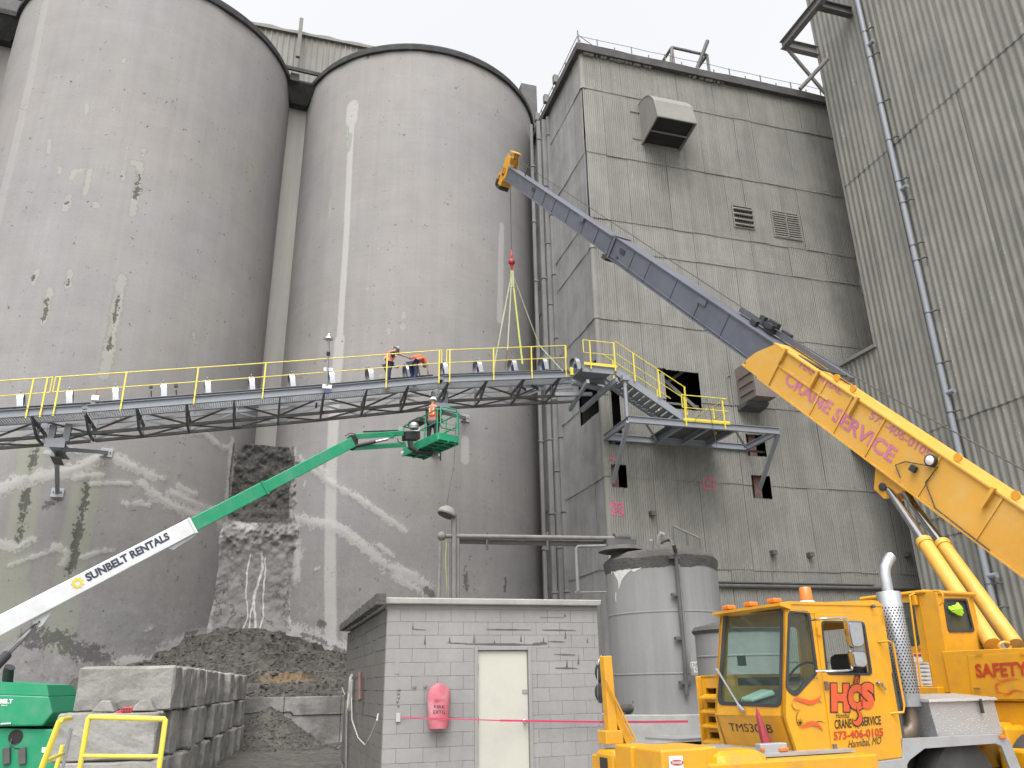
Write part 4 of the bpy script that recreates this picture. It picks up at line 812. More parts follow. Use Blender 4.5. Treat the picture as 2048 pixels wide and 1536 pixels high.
# roof hoops over the idlers
px_ = [50, 147, 238, 333, 420, 507, 587, 665, 742, 817, 890, 958, 1027, 1088, 1152]
for i, x in enumerate(px_):
    s = PL.h(x, 790-.062*x, VN+1.45)[0]; hoop_tops = 0; c = cw(s, 1.47, .60); ax = nrm(np.array([math.cos(math.radians(23)), math.sin(math.radians(23)), .17])); vv = np.cross(ZA, ax); vv = nrm(vv); m = MB()
    r0, r1, hw = .31, .33, .095; up = nrm(np.cross(ax, vv)); up = up*np.sign(up[2]); pts = []
    n = 14
    for k in range(n+1):
        t = math.pi*k/n; y = -math.cos(t); z = math.sin(t); lift = .36
        pts.append((y, z))
    prof = [(-1, -lift/.32)]+pts+[(1, -lift/.32)]; vs = []
    for (y, z) in prof:
        for rr, hx in ((r0, -hw), (r0, hw), (r1, hw), (r1, -hw)): vs.append(c+up*(lift)+vv*y*rr+up*(z*rr)+ax*hx)
    fs = []
    for k in range(len(prof)-1):
        for q in range(4): fs.append((k*4+q, k*4+(q+1) % 4, (k+1)*4+(q+1) % 4, (k+1)*4+q))
    fs += [(0, 1, 2, 3), tuple((len(prof)-1)*4+q for q in (3, 2, 1, 0))]; m.add(vs, fs); h = m.build('hoop_cover', M['hoop'], cv, smooth=True)
    MB().tube([c+up*(lift+.33)-vv*.25, c+up*(lift+.33)+vv*.25], .018, 6).build('hoop_bolt', M['galv'], h)
    w_ = MB(); w_.prism([(-.26, 0), (.26, 0), (.12, .42), (-.12, .42)], c+ax*.02+up*.0, vv, up, ax*.04); w_.build('idler_bracket', M['blue'] if x > 560 else M['black'], h)
    MB().tube([c-vv*.3+up*.12-ax*.02, c+vv*.3+up*.12-ax*.02], .06, 8).build('idler_roller', M['blue'] if x > 560 else M['black'], h)
    MB().box(c-up*.0, (ax, vv, up), (.34, .9, .05)).build('base_plate', M['dark_steel'], h)
    if i == 3:
        for sg in (-1, 1): MB().tube([c+ax*sg*.12+up*.1, c+ax*sg*.42+up*.08, c+ax*sg*.42+up*.4], .03, 6).build('tracking_arm', M['black'], h); 
        for sg in (-1, 1): MB().box(c+ax*sg*.42+up*.56, (ax, vv, up), (.12, .12, .1)).build('tracking_roller', M['black'], h)
# handrails
def rail(parent, pts, h=1.07, mids=(.53,), r=.022, posts=(), mat='yellow', pr=.024, drop=.12, name='handrail'):
    """pts = base points of the rail line"""
    rt = MB(); pts = [np.array(p, float) for p in pts]; rt.tube([p+ZA*h for p in pts], r, 8); hr = rt.build(name, M[mat], parent, smooth=True)
    for m_ in mids: MB().tube([p+ZA*m_ for p in pts], r*.85, 8).build('mid_rail', M[mat], hr, smooth=True)
    for p in posts: MB().box(np.array(p)+ZA*(h-drop)/2, (PL.u, PL.v, ZA), (.05, .05, h+drop)).build('post', M[mat], hr)
    return hr
def line(px, v=-.04): return PL.h(px, 800-.07*px, VN+v)[0]
for a, b, ps in ((-24.3, line(98), (60, 88)), (line(104), line(883), (114, 247, 392, 528, 773, 878)), (line(893), line(1133), (899, 987, 1063, 1131))):
    top = [cw(s, -.05, .15) for s in np.linspace(a, b, 5)]; h = rail(cv, top, posts=[cw(line(p), -.05, .15) for p in ps], drop=.32)
    for s in (a, b):
        if s < -24: continue
        MB().tube([cw(s, -.05, .15+1.07), cw(s, -.05, .15+.53)], .022, 8).build('end_loop', M['yellow'], h, smooth=True)
# far side rail stubs
# yellow loading bracket at the head end
MB().box(cw(line(1142), .0, .05), (PL.u, PL.v, ZA), (.14, .2, .35)).build('yellow_clamp', M['yellow'], cv, bevel=.03)
MB().tube([cw(line(640), 1.4, -.0), cw(line(640), 1.4, -.2)], .04).build('cable_gland', M['black'], cv)
for px in (1050, 1075): MB().tube([cw(line(px), .7, -.2), cw(line(px)+.3, .9, -.3)], .05).build('motor', M['blue'], cv)
# sign box on the stringer
MB().box(cw(line(178), 1.0, .72), (PL.u, PL.v, ZA), (.25, .2, .2)).build('pull_switch', M['white'], cv, bevel=.02)
MB().beam(cw(line(178), .9, .84), cw(line(180), .9, 1.1), .02, .02).build('switch_flag', M['red'], cv)
# support brackets to the silos
def support(px, C, label, drop_px, foot_px):
    s = line(px); t = thing('support_bracket', label, 'bracket', cw(s, .9, -.9), 'steel brackets carrying the conveyor gallery')
    top = cw(s, 1.0, -.62); top2 = cw(s, 1.95, -.62)
    for q in (-.28, .18): MB().beam(cw(s+q, 1.0, -.15), cw(s+q, 1.0, -.78), .16, .2, PL.u).build('bearing_leg', M['steel'], t)
    b = cw(s-.05, 1.0, -.9); MB().ibeam(b-PL.v*.35, b+PL.v*1.2, .34, .3, .03).build('saddle_beam', M['steel'], t)
    MB().box(b-PL.v*.38, (PL.u, PL.v, ZA), (.62, .03, .3)).build('end_plate', M['steel'], t)
    # arm back to the silo and diagonal
    dirv = np.array([C[0], C[1]])-b[:2]; L = np.linalg.norm(dirv)-R; dirv = np.append(dirv/np.linalg.norm(dirv), 0); MB().ibeam(b-ZA*.2, b+dirv*1.1-ZA*.2, .3, .4, .03).build('arm', M['dark_steel'], t)
    for fp in foot_px:
        f = hitcyl(fp[0], fp[1], C, R+.04); MB().beam(b-ZA*.1, f, .13, .13).build('strut', M['steel'], t); nn = nrm(np.array([f[0]-C[0], f[1]-C[1], 0])); tt = np.cross(nn, ZA)
        pl = MB().box(f-nn*.0, (tt, nn, ZA), (.42, .05, .34)).build('foot_plate', M['alu'], t)
        for sx in (-.13, .13): MB().tube([f+tt*sx, f+tt*sx+nn*.08], .025, 6).build('anchor_bolt', M['dark_steel'], pl)
support(120, C1, 'steel bracket under the gallery at the left, one strut dropping to the silo face', 0, [(115, 985), (213, 905)])
support(893, C2, 'steel bracket under the gallery beside the green basket', 0, [(872, 905), (930, 836)])
# sensor mast on the gallery
mt = thing('sensor_mast', 'slim silver mast with a small lamp head clamped to the conveyor walkway', 'mast', cw(line(655), -.1, 0))
b = cw(line(655), -.15, 0); t = P(658, 672, PL_z := float((b-CAM)@FW))
MB().tube([b-ZA*.1, b+(t-b)*.98], .035, 10).build('mast_pole', M['galv'], mt, smooth=True)
MB().tube([b+(t-b)*.62, b+(t-b)*.70], .07, 10).build('mast_clamp', M['black'], mt)
MB().rev(t-ZA*.08, ZA, [(.16, -.06), (.15, .02), (.07, .08), (.06, .16), (.02, .19)], 12).build('lamp_head', M['galv'], mt, smooth=True)
for z, s_ in ((.05, .3), (.72, .3)): MB().box(b+ZA*z-PL.v*.06, (PL.u, PL.v, ZA), (.34, .05, .15)).build('name_plate', M['white'], mt)
MB().box(b+ZA*-.12, (PL.u, PL.v, ZA), (.18, .12, .14)).build('mast_foot', M['blue'], mt)
# ------------------------------------------------------------------ stair tower and landing
def stair():
    st = thing('stair_platform', 'grey steel stair with yellow handrails leading down to a landing on the corrugated wall', 'stair', PL.w(2, -1, 11))
    Q = lambda x, y, v: np.array(PL.w(*PL.h(x, y, v)))
    v0, v1 = -2.45, -1.25                          # near and far stringers
    T0 = Q(1167, 732, v0); T1 = Q(1233, 745, v0); Bt = Q(1371, 838, v0); s0, s1, s2 = (PL.loc(q)[0] for q in (T0, T1, Bt)); zt = PL.loc(T0)[2]-.05; zb = PL.loc(Bt)[2]
    zt = (PL.loc(T0)[2]+PL.loc(T1)[2])/2-.02
    for v in (v0, v1):
        sg = 1 if v == v0 else -1
        MB().chan(PL.w(s0, v, zt), PL.w(s1, v, zt), .09, .28, side=-sg).build('stringer', M['steel'], st); MB().chan(PL.w(s1-.05, v, zt+.02), PL.w(s2, v, zb), .09, .28, side=-sg).build('stringer', M['steel'], st)
    n = 12
    for k in range(1, n):
        s = s1+(s2-s1)*k/n; z = zt+(zb-zt)*k/n+.02; tr_ = MB(); tr_.box(PL.w(s, (v0+v1)/2, z), (PL.u, PL.v, ZA), (.26, v1-v0-.1, .03)); tr_.box(PL.w(s+.12, (v0+v1)/2, z-.02), (PL.u, PL.v, ZA), (.02, v1-v0-.1, .06)); tr_.build('tread', M['steel'], st)
    MB().box(PL.w((s0+s1)/2, (v0+v1)/2, zt+.1), (PL.u, PL.v, ZA), (s1-s0, v1-v0-.1, .03)).build('top_deck', M['steel'], st)
    # link beams back to the gallery
    MB().beam(PL.w(s0, v0, zt), cw(-1.3, 0, 0), .09, .26).build('link_beam', M['steel'], st)
    MB().tube([PL.w(s0-.1, v1-.1, zt-.2), PL.w(s0+1.3, v1+.1, zt-.3)], .12, 10).build('head_pulley', M['steel'], st, smooth=True)
    MB().beam(PL.w(s0+.2, v0+.1, zt-.5), PL.w(s0+.3, .0, zt-.9), .12, .16).build('under_beam', M['steel'], st); MB().beam(PL.w(s0-.8, v1, zt-.75), PL.w(s0+.8, v1, zt-.6), .12, .14).build('under_beam', M['steel'], st)
    MB().beam(PL.w(s1, v0, zt-.35), PL.w(s1-.6, -.05, zt-.9), .12, .2).build('under_beam', M['steel'], st)
    # landing frame
    L0 = Q(1256, 838, v0-.1); L1 = Q(1558, 863, v0-.1); a, zl_ = PL.loc(L0)[0], PL.loc(L0)[2]; e = PL.loc(L1)[0]; zf = (PL.loc(L0)[2]+PL.loc(L1)[2])/2; vn = v0-.1; vf = -.12
    for v in (vn, vf): MB().ibeam(PL.w(a, v, zf), PL.w(e, v, zf), .14, .27, .02).build('landing_beam', M['steel'], st)
    for s in (a+.05, a+2.4, a+3.6, a+4.8, e-.05): MB().ibeam(PL.w(s, vn+.08, zf-.01), PL.w(s, vf-.08, zf-.01), .13, .24, .02).build('cross_beam', M['steel'], st)
    MB().beam(PL.w(a+.8, vn+.1, zf-.05), PL.w(a+2.4, vf-.1, zf-.05), .08, .08).build('plan_brace', M['steel'], st); MB().beam(PL.w(a+4.9, vn+.2, zf-.05), PL.w(e-.2, vf-.2, zf-.05), .08, .08).build('plan_brace', M['steel'], st)
    MB().box(PL.w(a+3.6, (vn+vf)/2, zf+.13), (PL.u, PL.v, ZA), (3.0, vf-vn-.2, .03)).build('landing_deck', M['dark_steel'], st)
    # column under stair and raking struts
    MB().tube([PL.w(a, vn+.05, zf+.1), PL.w(a-.0, vn+.05, zt-.35)], .075, 10).build('column', M['steel'], st, smooth=True); MB().box(PL.w(a, vn+.05, zt-.3), (PL.u, PL.v, ZA), (.3, .3, .22)).build('column_cap', M['steel'], st)
    f1 = PL.w(*PL.h(1226, 965, -.05)); f2 = PL.w(*PL.h(1519, 978, -.05)); MB().beam(PL.w(a, vn, zf-.1), f1, .14, .14).build('strut', M['steel'], st); MB().beam(PL.w(e-.05, vn, zf-.1), f2, .14, .14).build('strut', M['steel'], st)
    # handrails
    def rr(pts, posts, mids=(.53,)): return rail(st, pts, posts=posts, mids=mids, drop=.15)
    dk = zt+.12; h = rr([PL.w(s0-.0, v0-.08, dk), PL.w(s1-.05, v0-.08, dk)], [PL.w(s0+.28, v0-.08, dk), PL.w(s1-.08, v0-.08, dk)]); MB().beam(PL.w(s0, v0-.08, dk+.06), PL.w(s1, v0-.08, dk+.06), .02, .12).build('toe_board', M['yellow'], h)
    MB().tube([PL.w(s0, v0-.08, dk+1.07), PL.w(s0, v0-.08, dk+.53)], .022).build('end_loop', M['yellow'], h)
    for v in (v0-.08, v1+.05):
        p0, p1 = PL.w(s1, v, zt+.2), PL.w(s2+.1, v, zb+.25); mid_ = [p0+(p1-p0)*k for k in (.25, .5+.1, .98)]
        if v > v0: mid_ = [p0+(p1-p0)*k for k in (.15, .8)]
        rr([p0, p1], mid_, mids=(.53,))
    ld_ = zf+.14; sa, sb = PL.loc(Q(1362, 800, vn))[0], PL.loc(Q(1452, 810, vn))[0]
    h = rr([PL.w(sa, vn-.06, ld_), PL.w(sb, vn-.06, ld_), PL.w(sb, vf+.3, ld_)], [PL.w(sa+.1, vn-.06, ld_-.1), PL.w(sb-.2, vn-.06, ld_-.1), PL.w(sb, vn+1.0, ld_), PL.w(sb, vf+.4, ld_)]); MB().beam(PL.w(sa, vn-.06, ld_+.02), PL.w(sb+.05, vn-.06, ld_+.02), .02, .14).build('toe_board', M['yellow'], h)
    MB().tube([PL.w(sa, vn-.06, ld_+1.07), PL.w(sa, vn-.06, ld_+.53)], .022).build('end_loop', M['yellow'], h)
    MB().tube([PL.w(sb-.3, vf+.3, ld_), PL.w(sb-1.6, vf+.25, ld_+1.07)], .02).build('loose_rail', M['yellow'], h)
    c = thing('hanging_cable', 'thin black cable hanging down from the yellow rail of the stair landing', 'cable', PL.w(sa+1.1, vn-.12, ld_)); x = sa+1.0
    MB().tube([PL.w(x-.6, vn-.15, ld_-.1), PL.w(x-.3, vn-.15, ld_+.3), PL.w(x+.1, vn-.15, ld_+.95), PL.w(x+.18, vn-.14, ld_+.5), PL.w(x+.28, vn-.14, ld_-.6), PL.w(x+.33, vn-.14, ld_-1.5)], .012, 5).build('cable_run', M['cable'], c)
stair()
# ------------------------------------------------------------------ slings and hook
def webbing(label, pts, wd, mat):
    pts = [np.array(p, float) for p in pts]; m = MB()
    for a, b in zip(pts[:-1], pts[1:]): m.beam(a, b, wd, .012, up=RV*.2+PL.v)
    tag(m.build('lifting_sling', M[mat], None), label, 'sling', 'slings between crane hook and gallery')
# ------------------------------------------------------------------ truck crane
cr = thing('truck_crane', 'yellow truck crane with a long grey telescopic boom reaching across the buildings', 'crane', (6, 10, 0))
TIP = np.array([-.05, 30.0, 23.3]); BAS = P(2250, 1205, 12.0)
ba = nrm(TIP-BAS); bl = nrm(np.cross(ZA, ba)); bu = np.cross(ba, bl); BLEN = np.linalg.norm(TIP-BAS)   # axis, left, up
def bp(t, l, u): return BAS+ba*t+bl*l+bu*u
def bh(px, py, l0):
    """point of the photo on the plane at lateral offset l0 of the boom -> (t, u)"""
    r = ray(px, py); k = (l0-(CAM-BAS)@bl)/(r@bl); q = CAM+r*k-BAS; return float(q@ba), float(q@bu)
def section(name, t0, t1, w_, h_, mat, ribs, label, off=0, rw=.05, rt=.02, flange=.04):
    m = MB(); m.box(bp((t0+t1)/2, 0, off), (ba, bl, bu), (t1-t0, w_, h_)); s = m.build(name, M[mat], cr, label=label, bevel=.008)
    for sg in (1, -1): MB().box(bp((t0+t1)/2, 0, off+sg*(h_/2+.018)), (ba, bl, bu), (t1-t0, w_+2*flange, .034)).build('flange', M[mat], s)
    for t in ribs:
        for sg in (1, -1): MB().box(bp(t, sg*(w_/2+rt/2), off), (ba, bl, bu), (.035, rt, h_-.01)).build('stiffener', M[mat], s)
    return s
def tt(px, py, l=.3): return bh(px, py, l)[0]
EDGE = (1510, 690); tb = tt(1512, 692); tm = tt(1215, 490)
BH = .90
sb = section('base_section', -.6, tb-.55, .62, BH, 'crane_boom', [], 'yellow base section with faded magenta lettering', off=-.06)
for t in [tt(x, y, .33) for x, y in ((1640, 785), (1692, 815), (1757, 860), (1868, 935), (1985, 1025))]:
    MB().box(bp(t, .318, -.06), (ba, bl, bu), (.045, .03, BH+.02)).build('stiffener', M['crane_boom'], sb)
a1 = tt(1652, 800, .33); MB().beam(bp(tt(1660, 790, .33), .32, .02), bp(tb-.3, .32, .02), .03, .04).build('side_rib', M['crane_boom'], sb)
n0 = tb-.6; t0_ = tt(1560, 715)                       # tapered nose collar
for sg in (1, -1):
    MB().prism([(t0_-.1, -BH/2-.06), (tb-.05, -BH/2-.06), (tb+.05, -BH/2+.12), (tb-.15, -.02), (n0+.0, BH/2-.05), (t0_-.1, BH/2-.05)], BAS+bl*sg*.31, ba, bu, bl*sg*.04).build('nose_plate', M['crane_boom'], sb)
MB().box(bp(n0+.25, 0, -BH/2-.04), (ba, bl, bu), (1.0, .66, .05)).build('nose_plate', M['crane_boom'], sb)
MB().box(bp(tb-1.0, .36, .30), (ba, bl, bu), (.07, .08, .34)).build('lug', M['crane_boom'], sb)
for x, y in ((1637, 748), (1735, 765), (1975, 1002)): MB().box(bp(tt(x, y, .33), .37, BH/2-.2), (ba, bl, bu), (.06, .08, .42)).build('lug', M['crane_boom'], sb)
for x, y in ((1685, 737), (1720, 755), (1925, 903), (2037, 985)):
    t = tt(x, y, .2); MB().rev(bp(t, .2, BH/2+.06), bl, [(.03, 0), (.08, 0), (.08, .04), (.03, .04)], 12).build('lifting_eye', M['crane'], sb)
gs = [tt(x, y) for x, y in ((1428, 640), (1375, 603), (1320, 560), (1268, 527))]
M['mid'] = M['boom_grey']
r2 = [tt(x, y) for x, y in ((1446, 650), (1393, 610), (1344, 578), (1292, 540), (1262, 517))]
s2_ = section('middle_section', tb-.6, tm, .5, .68, 'boom_grey', r2+[tm-.05], 'grey middle boom section', off=.03)
r3 = [tt(x, y) for x, y in ((1190, 465), (1163, 448), (1133, 425), (1105, 405), (1085, 393), (1065, 380))]
s3_ = section('tip_section', tm-.2, BLEN-.4, .42, .54, 'boom_grey', r3, 'grey tip boom section', off=.05)
MB().box(bp(tm-.25, 0, .05), (ba, bl, bu), (.14, .60, .80)).build('collar', M['boom_grey'], s2_)
MB().box(bp(tm-.95, .26, .12), (ba, bl, bu), (.35, .02, .16)).build('slot_plate', M['black'], s2_)
MB().rev(bp(tm-.8, .26, -.16), bl, [(.06, 0), (.06, .015)], 12).build('pin', M['black'], s2_)
MB().box(bp(tm-.05, .1, -.38), (ba, bl, bu), (.3, .4, .16)).build('wear_pad', M['black'], s2_)
MB().box(bp(tt(1065, 380)+.1, .22, .12), (ba, bl, bu), (.35, .02, .14)).build('slot_plate', M['black'], s3_)
for t in (tt(1160, 440), tt(1408, 590)): MB().box(bp(t, .27, .24), (ba, bl, bu), (.4, .03, .16)).build('guard_plate', M['boom_grey'], s2_)
for s_, w_ in ((s2_, .5), (s3_, .42)): MB().tube([bp(tb if s_ is s2_ else tm, w_/2+.03, -.27), bp(tm if s_ is s2_ else BLEN-.5, w_/2+.03, -.2)], .012, 6).build('edge_bead', M['boom_grey'], s_)
# hose reel and jib stow on top
for k in range(9): MB().box(bp(tb+.2+random.uniform(-.5, .5), -.1+random.uniform(-.15, .15), .55+random.uniform(-.06, .14)), (ba, bl, bu), (random.uniform(.15, .4), .12, random.uniform(.06, .2))).build('hose_reel', M['black'], cr)
MB().beam(bp(tb+1.6, -.2, .52), bp(tb-2.6, -.2, .54), .14, .12).build('stowed_jib', M['boom_grey'], cr)
MB().tube([bp(tb-1.2, .1, .42), bp(tb-2.0, .1, .46), bp(tb-2.6, .0, .60)], .03).build('hose', M['black'], cr)
# boom head
hd = MB(); H = BLEN
for sg in (1, -1): MB().prism([(-.55, -.25), (-.1, -.62), (.28, -.62), (.38, -.3), (.1, .1), (.18, .55), (.0, .8), (-.35, .62), (-.55, .3)], bp(H, sg*.2, .05), ba, bu, bl*sg*.04).build('head_cheek', M['crane'], cr)
MB().box(bp(H-.15, 0, -.45), (ba, bl, bu), (.4, .5, .25)).build('head_block', M['crane'], cr)
MB().box(bp(H-.15, 0, .60), (ba, bl, bu), (.36, .36, .3)).build('head_block', M['crane'], cr)
for k in range(5): MB().rev(bp(H+.1, -.2+k*.08, -.42), bl, [(.20, 0), (.24, .015), (.20, .03)], 18).build('sheave', M['crane'], cr)
for k in range(4): MB().box(bp(H-.40, -.12+k*.08, .85), (ba, bl, bu), (.16, .02, .26)).build('head_grille', M['crane'], cr)
MB().box(bp(H-.25, 0, .98), (ba, bl, bu), (.5, .4, .05)).build('head_top', M['crane'], cr)
MB().box(bp(H-.05, 0, -.72), (ba, bl, bu), (.5, .4, .1)).build('head_underside', M['black'], cr)
for k in range(7): MB().box(bp(H+random.uniform(-.4, .25), random.uniform(.2, .3), random.uniform(-.6, .1)), (ba, bl, bu), (random.uniform(.06, .16), .05, random.uniform(.1, .35))).build('head_bracket', M['crane' if k % 2 else 'black'], cr)
MB().box(bp(H+.05, .0, -.66), (ba, bl, bu), (.55, .5, .14)).build('sheave_guard', M['black'], cr, bevel=.03)
MB().beam(bp(H+.0, .0, .9), bp(H+.45, .0, .9), .05, .05).build('head_pin', M['crane'], cr)
MB().beam(bp(H-2.0, 0, .34), bp(H-2.0, 0, .85), .05, .05).build('rope_guide', M['dark_steel'], cr)
MB().tube([bp(H-.3, 0, .75), bp(tb, -.02, .62), bp(6, 0, .7), bp(0, -.1, 1.0)], .014, 6).build('hoist_rope', M['cable'], cr)
HX = P(1021, 399, float((bp(H+.1, 0, -.5)-CAM)@FW)); HK = np.array([HX[0], HX[1], P(1021, 524, 34)[2]])
r_ = ray(1021.5, 524); k = HX[1]/r_[1]; HK = np.array([HX[0], HX[1], 1.7+r_[2]*k])
MB().tube([HX+ZA*.9, HK+ZA*.55], .016, 6).build('load_line', M['cable'], cr)
hk = MB().ball(HK, .15, 14, 10).build('headache_ball', M['red'], cr, smooth=True)
MB().rev(HK, ZA, [(.03, .12), (.05, .3), (.035, .32), (.05, .55), (.03, .6)], 10).build('rope_socket', M['red'], hk, smooth=True)
MB().rev(HK, ZA, [(.05, -.12), (.07, -.17), (.04, -.2), (.06, -.25), (.04, -.3)], 10).build('swivel', M['red'], hk, smooth=True)
MB().tube([HK+ZA*-.28]+[HK+np.array([0, 0, -.45])+RV*.11*math.sin(t)+ZA*.11*math.cos(t) for t in np.linspace(0, 4.4, 10)], .03, 8).build('hook', M['red'], hk, smooth=True)
HB = HK-ZA*.5
def gp(px, py, dv):
    return np.array(PL.w(*PL.h(px, py, VN+dv)))
webbing('yellow green sling slanting left from the crane hook to the gallery', [HB, HB+(gp(985, 745, 1.0)-HB)*.25, gp(985, 750, 1.0)], .05, 'sling_pale')
webbing('bright yellow green sling, the thickest below the crane hook', [HB, gp(1045, 728, .9)], .07, 'sling')
webbing('thin pale sling slanting far right from the crane hook', [HB, gp(1078, 690, 1.6), gp(1140, 758, .2)], .035, 'sling_pale')
webbing('pale grey sling hanging almost straight down from the crane hook', [HB, gp(1015, 700, .6), gp(1010, 738, 1.2)], .045, 'rope' if False else 'sling_pale')
MB().box(HB-ZA*.35, (RV, PL.v, ZA), (.16, .1, .8)).build('shackle_bundle', M['sling_pale'], cr)
# lettering on the boom
def btext(s, px0, py0, px1, h_, mat, bold=.02):
    """left end at the photo point, reading towards the boom foot"""
    t0, u0 = bh(px0, py0, .325); t1, _ = bh(*px1, .325); ob = text('lettering', s, bp(t0, .312, u0), -ba, bu, abs(t0-t1), h_, M[mat], cr, lift=.006, bold=bold); return ob
btext('HANNIBAL', 1597, 733, (1682, 787), .14, 'letter_pink', .02)
btext('CRANE', 1566, 765, (1657, 826), .30, 'letter_pink', .03)
btext('SERVICE', 1661, 839, (1781, 926), .32, 'letter_pink', .03)
btext('573-406-0105', 1736, 835, (1857, 915), .165, 'letter_pink', .015)
# work lamp and small box on the boom side
t, u = bh(1862, 921, .4); lp = MB().rev(bp(t, .34, u), bl, [(.10, 0), (.115, .06), (.115, .1), (.10, .105)], 20).build('work_lamp', M['black'], cr, smooth=True); MB().rev(bp(t, .44, u), bl, [(.095, 0), (.07, .02), (.0, .025)], 20).build('lamp_glass', M['pale_light'], lp, smooth=True)
t, u = bh(1825, 937, .4); MB().box(bp(t, .38, u), (ba, bl, bu), (.12, .08, .12)).build('sensor_box', M['black'], cr)
MB().tube([bp(bh(1800, 955, .36)[0], .35, bh(1800, 955, .36)[1]), bp(bh(1790, 930, .36)[0], .35, bh(1790, 930, .36)[1]), bp(bh(1810, 923, .36)[0], .35, bh(1810, 923, .36)[1]), bp(bh(1875, 935, .36)[0], .35, bh(1875, 935, .36)[1]), bp(bh(1850, 965, .36)[0], .35, bh(1850, 965, .36)[1]), bp(bh(1880, 1000, .36)[0], .35, -.48), bp(bh(1985, 1090, .36)[0], .35, -.5)], .012, 6).build('cable', M['black'], cr)
# lift cylinders
t, u = bh(1775, 940, .33); MB().prism([(t-.55, -.5), (t+.35, -.5), (t+.1, -.95), (t-.2, -.98)], bp(0, .16, 0), ba, bu, bl*.1).build('cylinder_lug', M['crane'], cr); MB().prism([(t-.55, -.5), (t+.35, -.5), (t+.1, -.95), (t-.2, -.98)], bp(0, -.3, 0), ba, bu, bl*.1).build('cylinder_lug', M['crane'], cr)
MB().rev(bp(t-.05, .26, -.8), bl, [(.08, 0), (.08, .03), (.04, .04)], 14).build('lug_pin', M['black'], cr, smooth=True)
for l, (tx, ty), (bx, by), (mx, my), zc0 in ((.15, (1790, 958), (1985, 1290), (1868, 1092), 0), (-.30, (1838, 962), (2030, 1290), (1906, 1092), 0)):
    top = bp(t-.05, l, -.78); zt_ = float((top-CAM)@FW); foot = P(bx, by, 11.6+(0 if l > 0 else .35)); q = P(mx, my, 13.2)
    k = .42; mid_ = top+(foot-top)*k
    MB().tube([top, mid_], .08, 16).build('cylinder_rod', M['chrome'], cr, smooth=True); MB().tube([mid_, foot], .125, 18).build('cylinder_barrel', M['crane_boom'], cr, smooth=True); MB().tube([mid_-nrm(foot-top)*.0, mid_+nrm(foot-top)*.12], .142, 18).build('gland', M['crane_boom'], cr, smooth=True)
# ---- superstructure
SU = Fr(tuple(P(1870, 1300, 11.2)[:2]), -60)       # u = towards the rear right, v = away to the right ; left side faces the camera
SU = Fr(tuple(P(1870, 1300, 11.2)[:2]), -62+0)
def sw(a, b, z): return SU.w(a, b, z)
def sbox(name, a0, a1, b0, b1, z0, z1, mat='crane', parent=None, bevel=.01, **k): return MB().box(sw((a0+a1)/2, (b0+b1)/2, (z0+z1)/2), (SU.u, SU.v, ZA), (a1-a0, b1-b0, z1-z0)).build(name, M[mat], parent or cr, bevel=bevel, **k)
class PLN:
    def __init__(s, o, x, y):
        s.o = np.array(o, float); s.x = nrm(x); y = np.array(y, float); s.y = nrm(y-s.x*(y@s.x)); s.n = nrm(np.cross(s.x, s.y))
        if s.n@(CAM-s.o) < 0: s.n = -s.n
    def h(s, px, py, lift=0):
        r = ray(px, py); o = s.o+s.n*lift; k = ((o-CAM)@s.n)/(r@s.n); q = CAM+r*k-s.o; return (float(q@s.x), float(q@s.y))
    def w(s, a, b, c=0): return s.o+s.x*a+s.y*b+s.n*c
    def poly(s, pts): return [s.h(*p) for p in pts]
    def plate(s, name, pts, th, mat, parent, holes=(), r=0, bevel=0, lift=0):
        m = MB(); L = s.poly(pts); L = rnd(L, r) if r else L
        m.prism(L, s.w(0, 0, lift), s.x, s.y, -s.n*th, holes); return m.build(name, M[mat], parent, bevel=bevel)
    def text(s, name, t, ll, lr, ul, mat, parent, bold=.02, lift=.004, shear=0, shape=None):
        a, b, c = s.h(*ll), s.h(*lr), s.h(*ul); A = s.w(*a); x = s.w(*b)-A; y = s.w(*c)-A
        if np.cross(x, y)@s.n < 0: pass
        return text(name, t, A, x, y, np.linalg.norm(x), np.linalg.norm(y), M[mat], parent, lift=lift, bold=bold, shear=shear, shape=shape)
    def stroke(s, name, pts, wd, mat, parent, lift=.005):
        """tapered painted line"""
        L = [np.array(s.h(*p)) for p in pts]; n = len(L); m = MB()
        for i in range(n):
            d = nrm(L[min(i+1, n-1)]-L[max(i-1, 0)]); q = np.array([-d[1], d[0]])*wd*(math.sin(math.pi*(i+.25)/(n-.5)))/2; m.v += [tuple(s.w(*(L[i]+q), lift)), tuple(s.w(*(L[i]-q), lift))]
            if i: m.f.append((2*i-2, 2*i-1, 2*i+1, 2*i))
        return m.build(name, M[mat], parent, fix=False)
def curve(pts, k=4):
    """Catmull-Rom through points"""
    P_ = [np.array(p, float) for p in pts]; P_ = [2*P_[0]-P_[1]]+P_+[2*P_[-1]-P_[-2]]; out = []
    for i in range(1, len(P_)-2):
        for t in np.linspace(0, 1, k, endpoint=False):
            a, b, c, d = P_[i-1:i+3]; out.append(.5*((2*b)+(c-a)*t+(2*a-5*b+4*c-d)*t*t+(3*b-a-3*c+d)*t**3))
    return out+[P_[-2]]
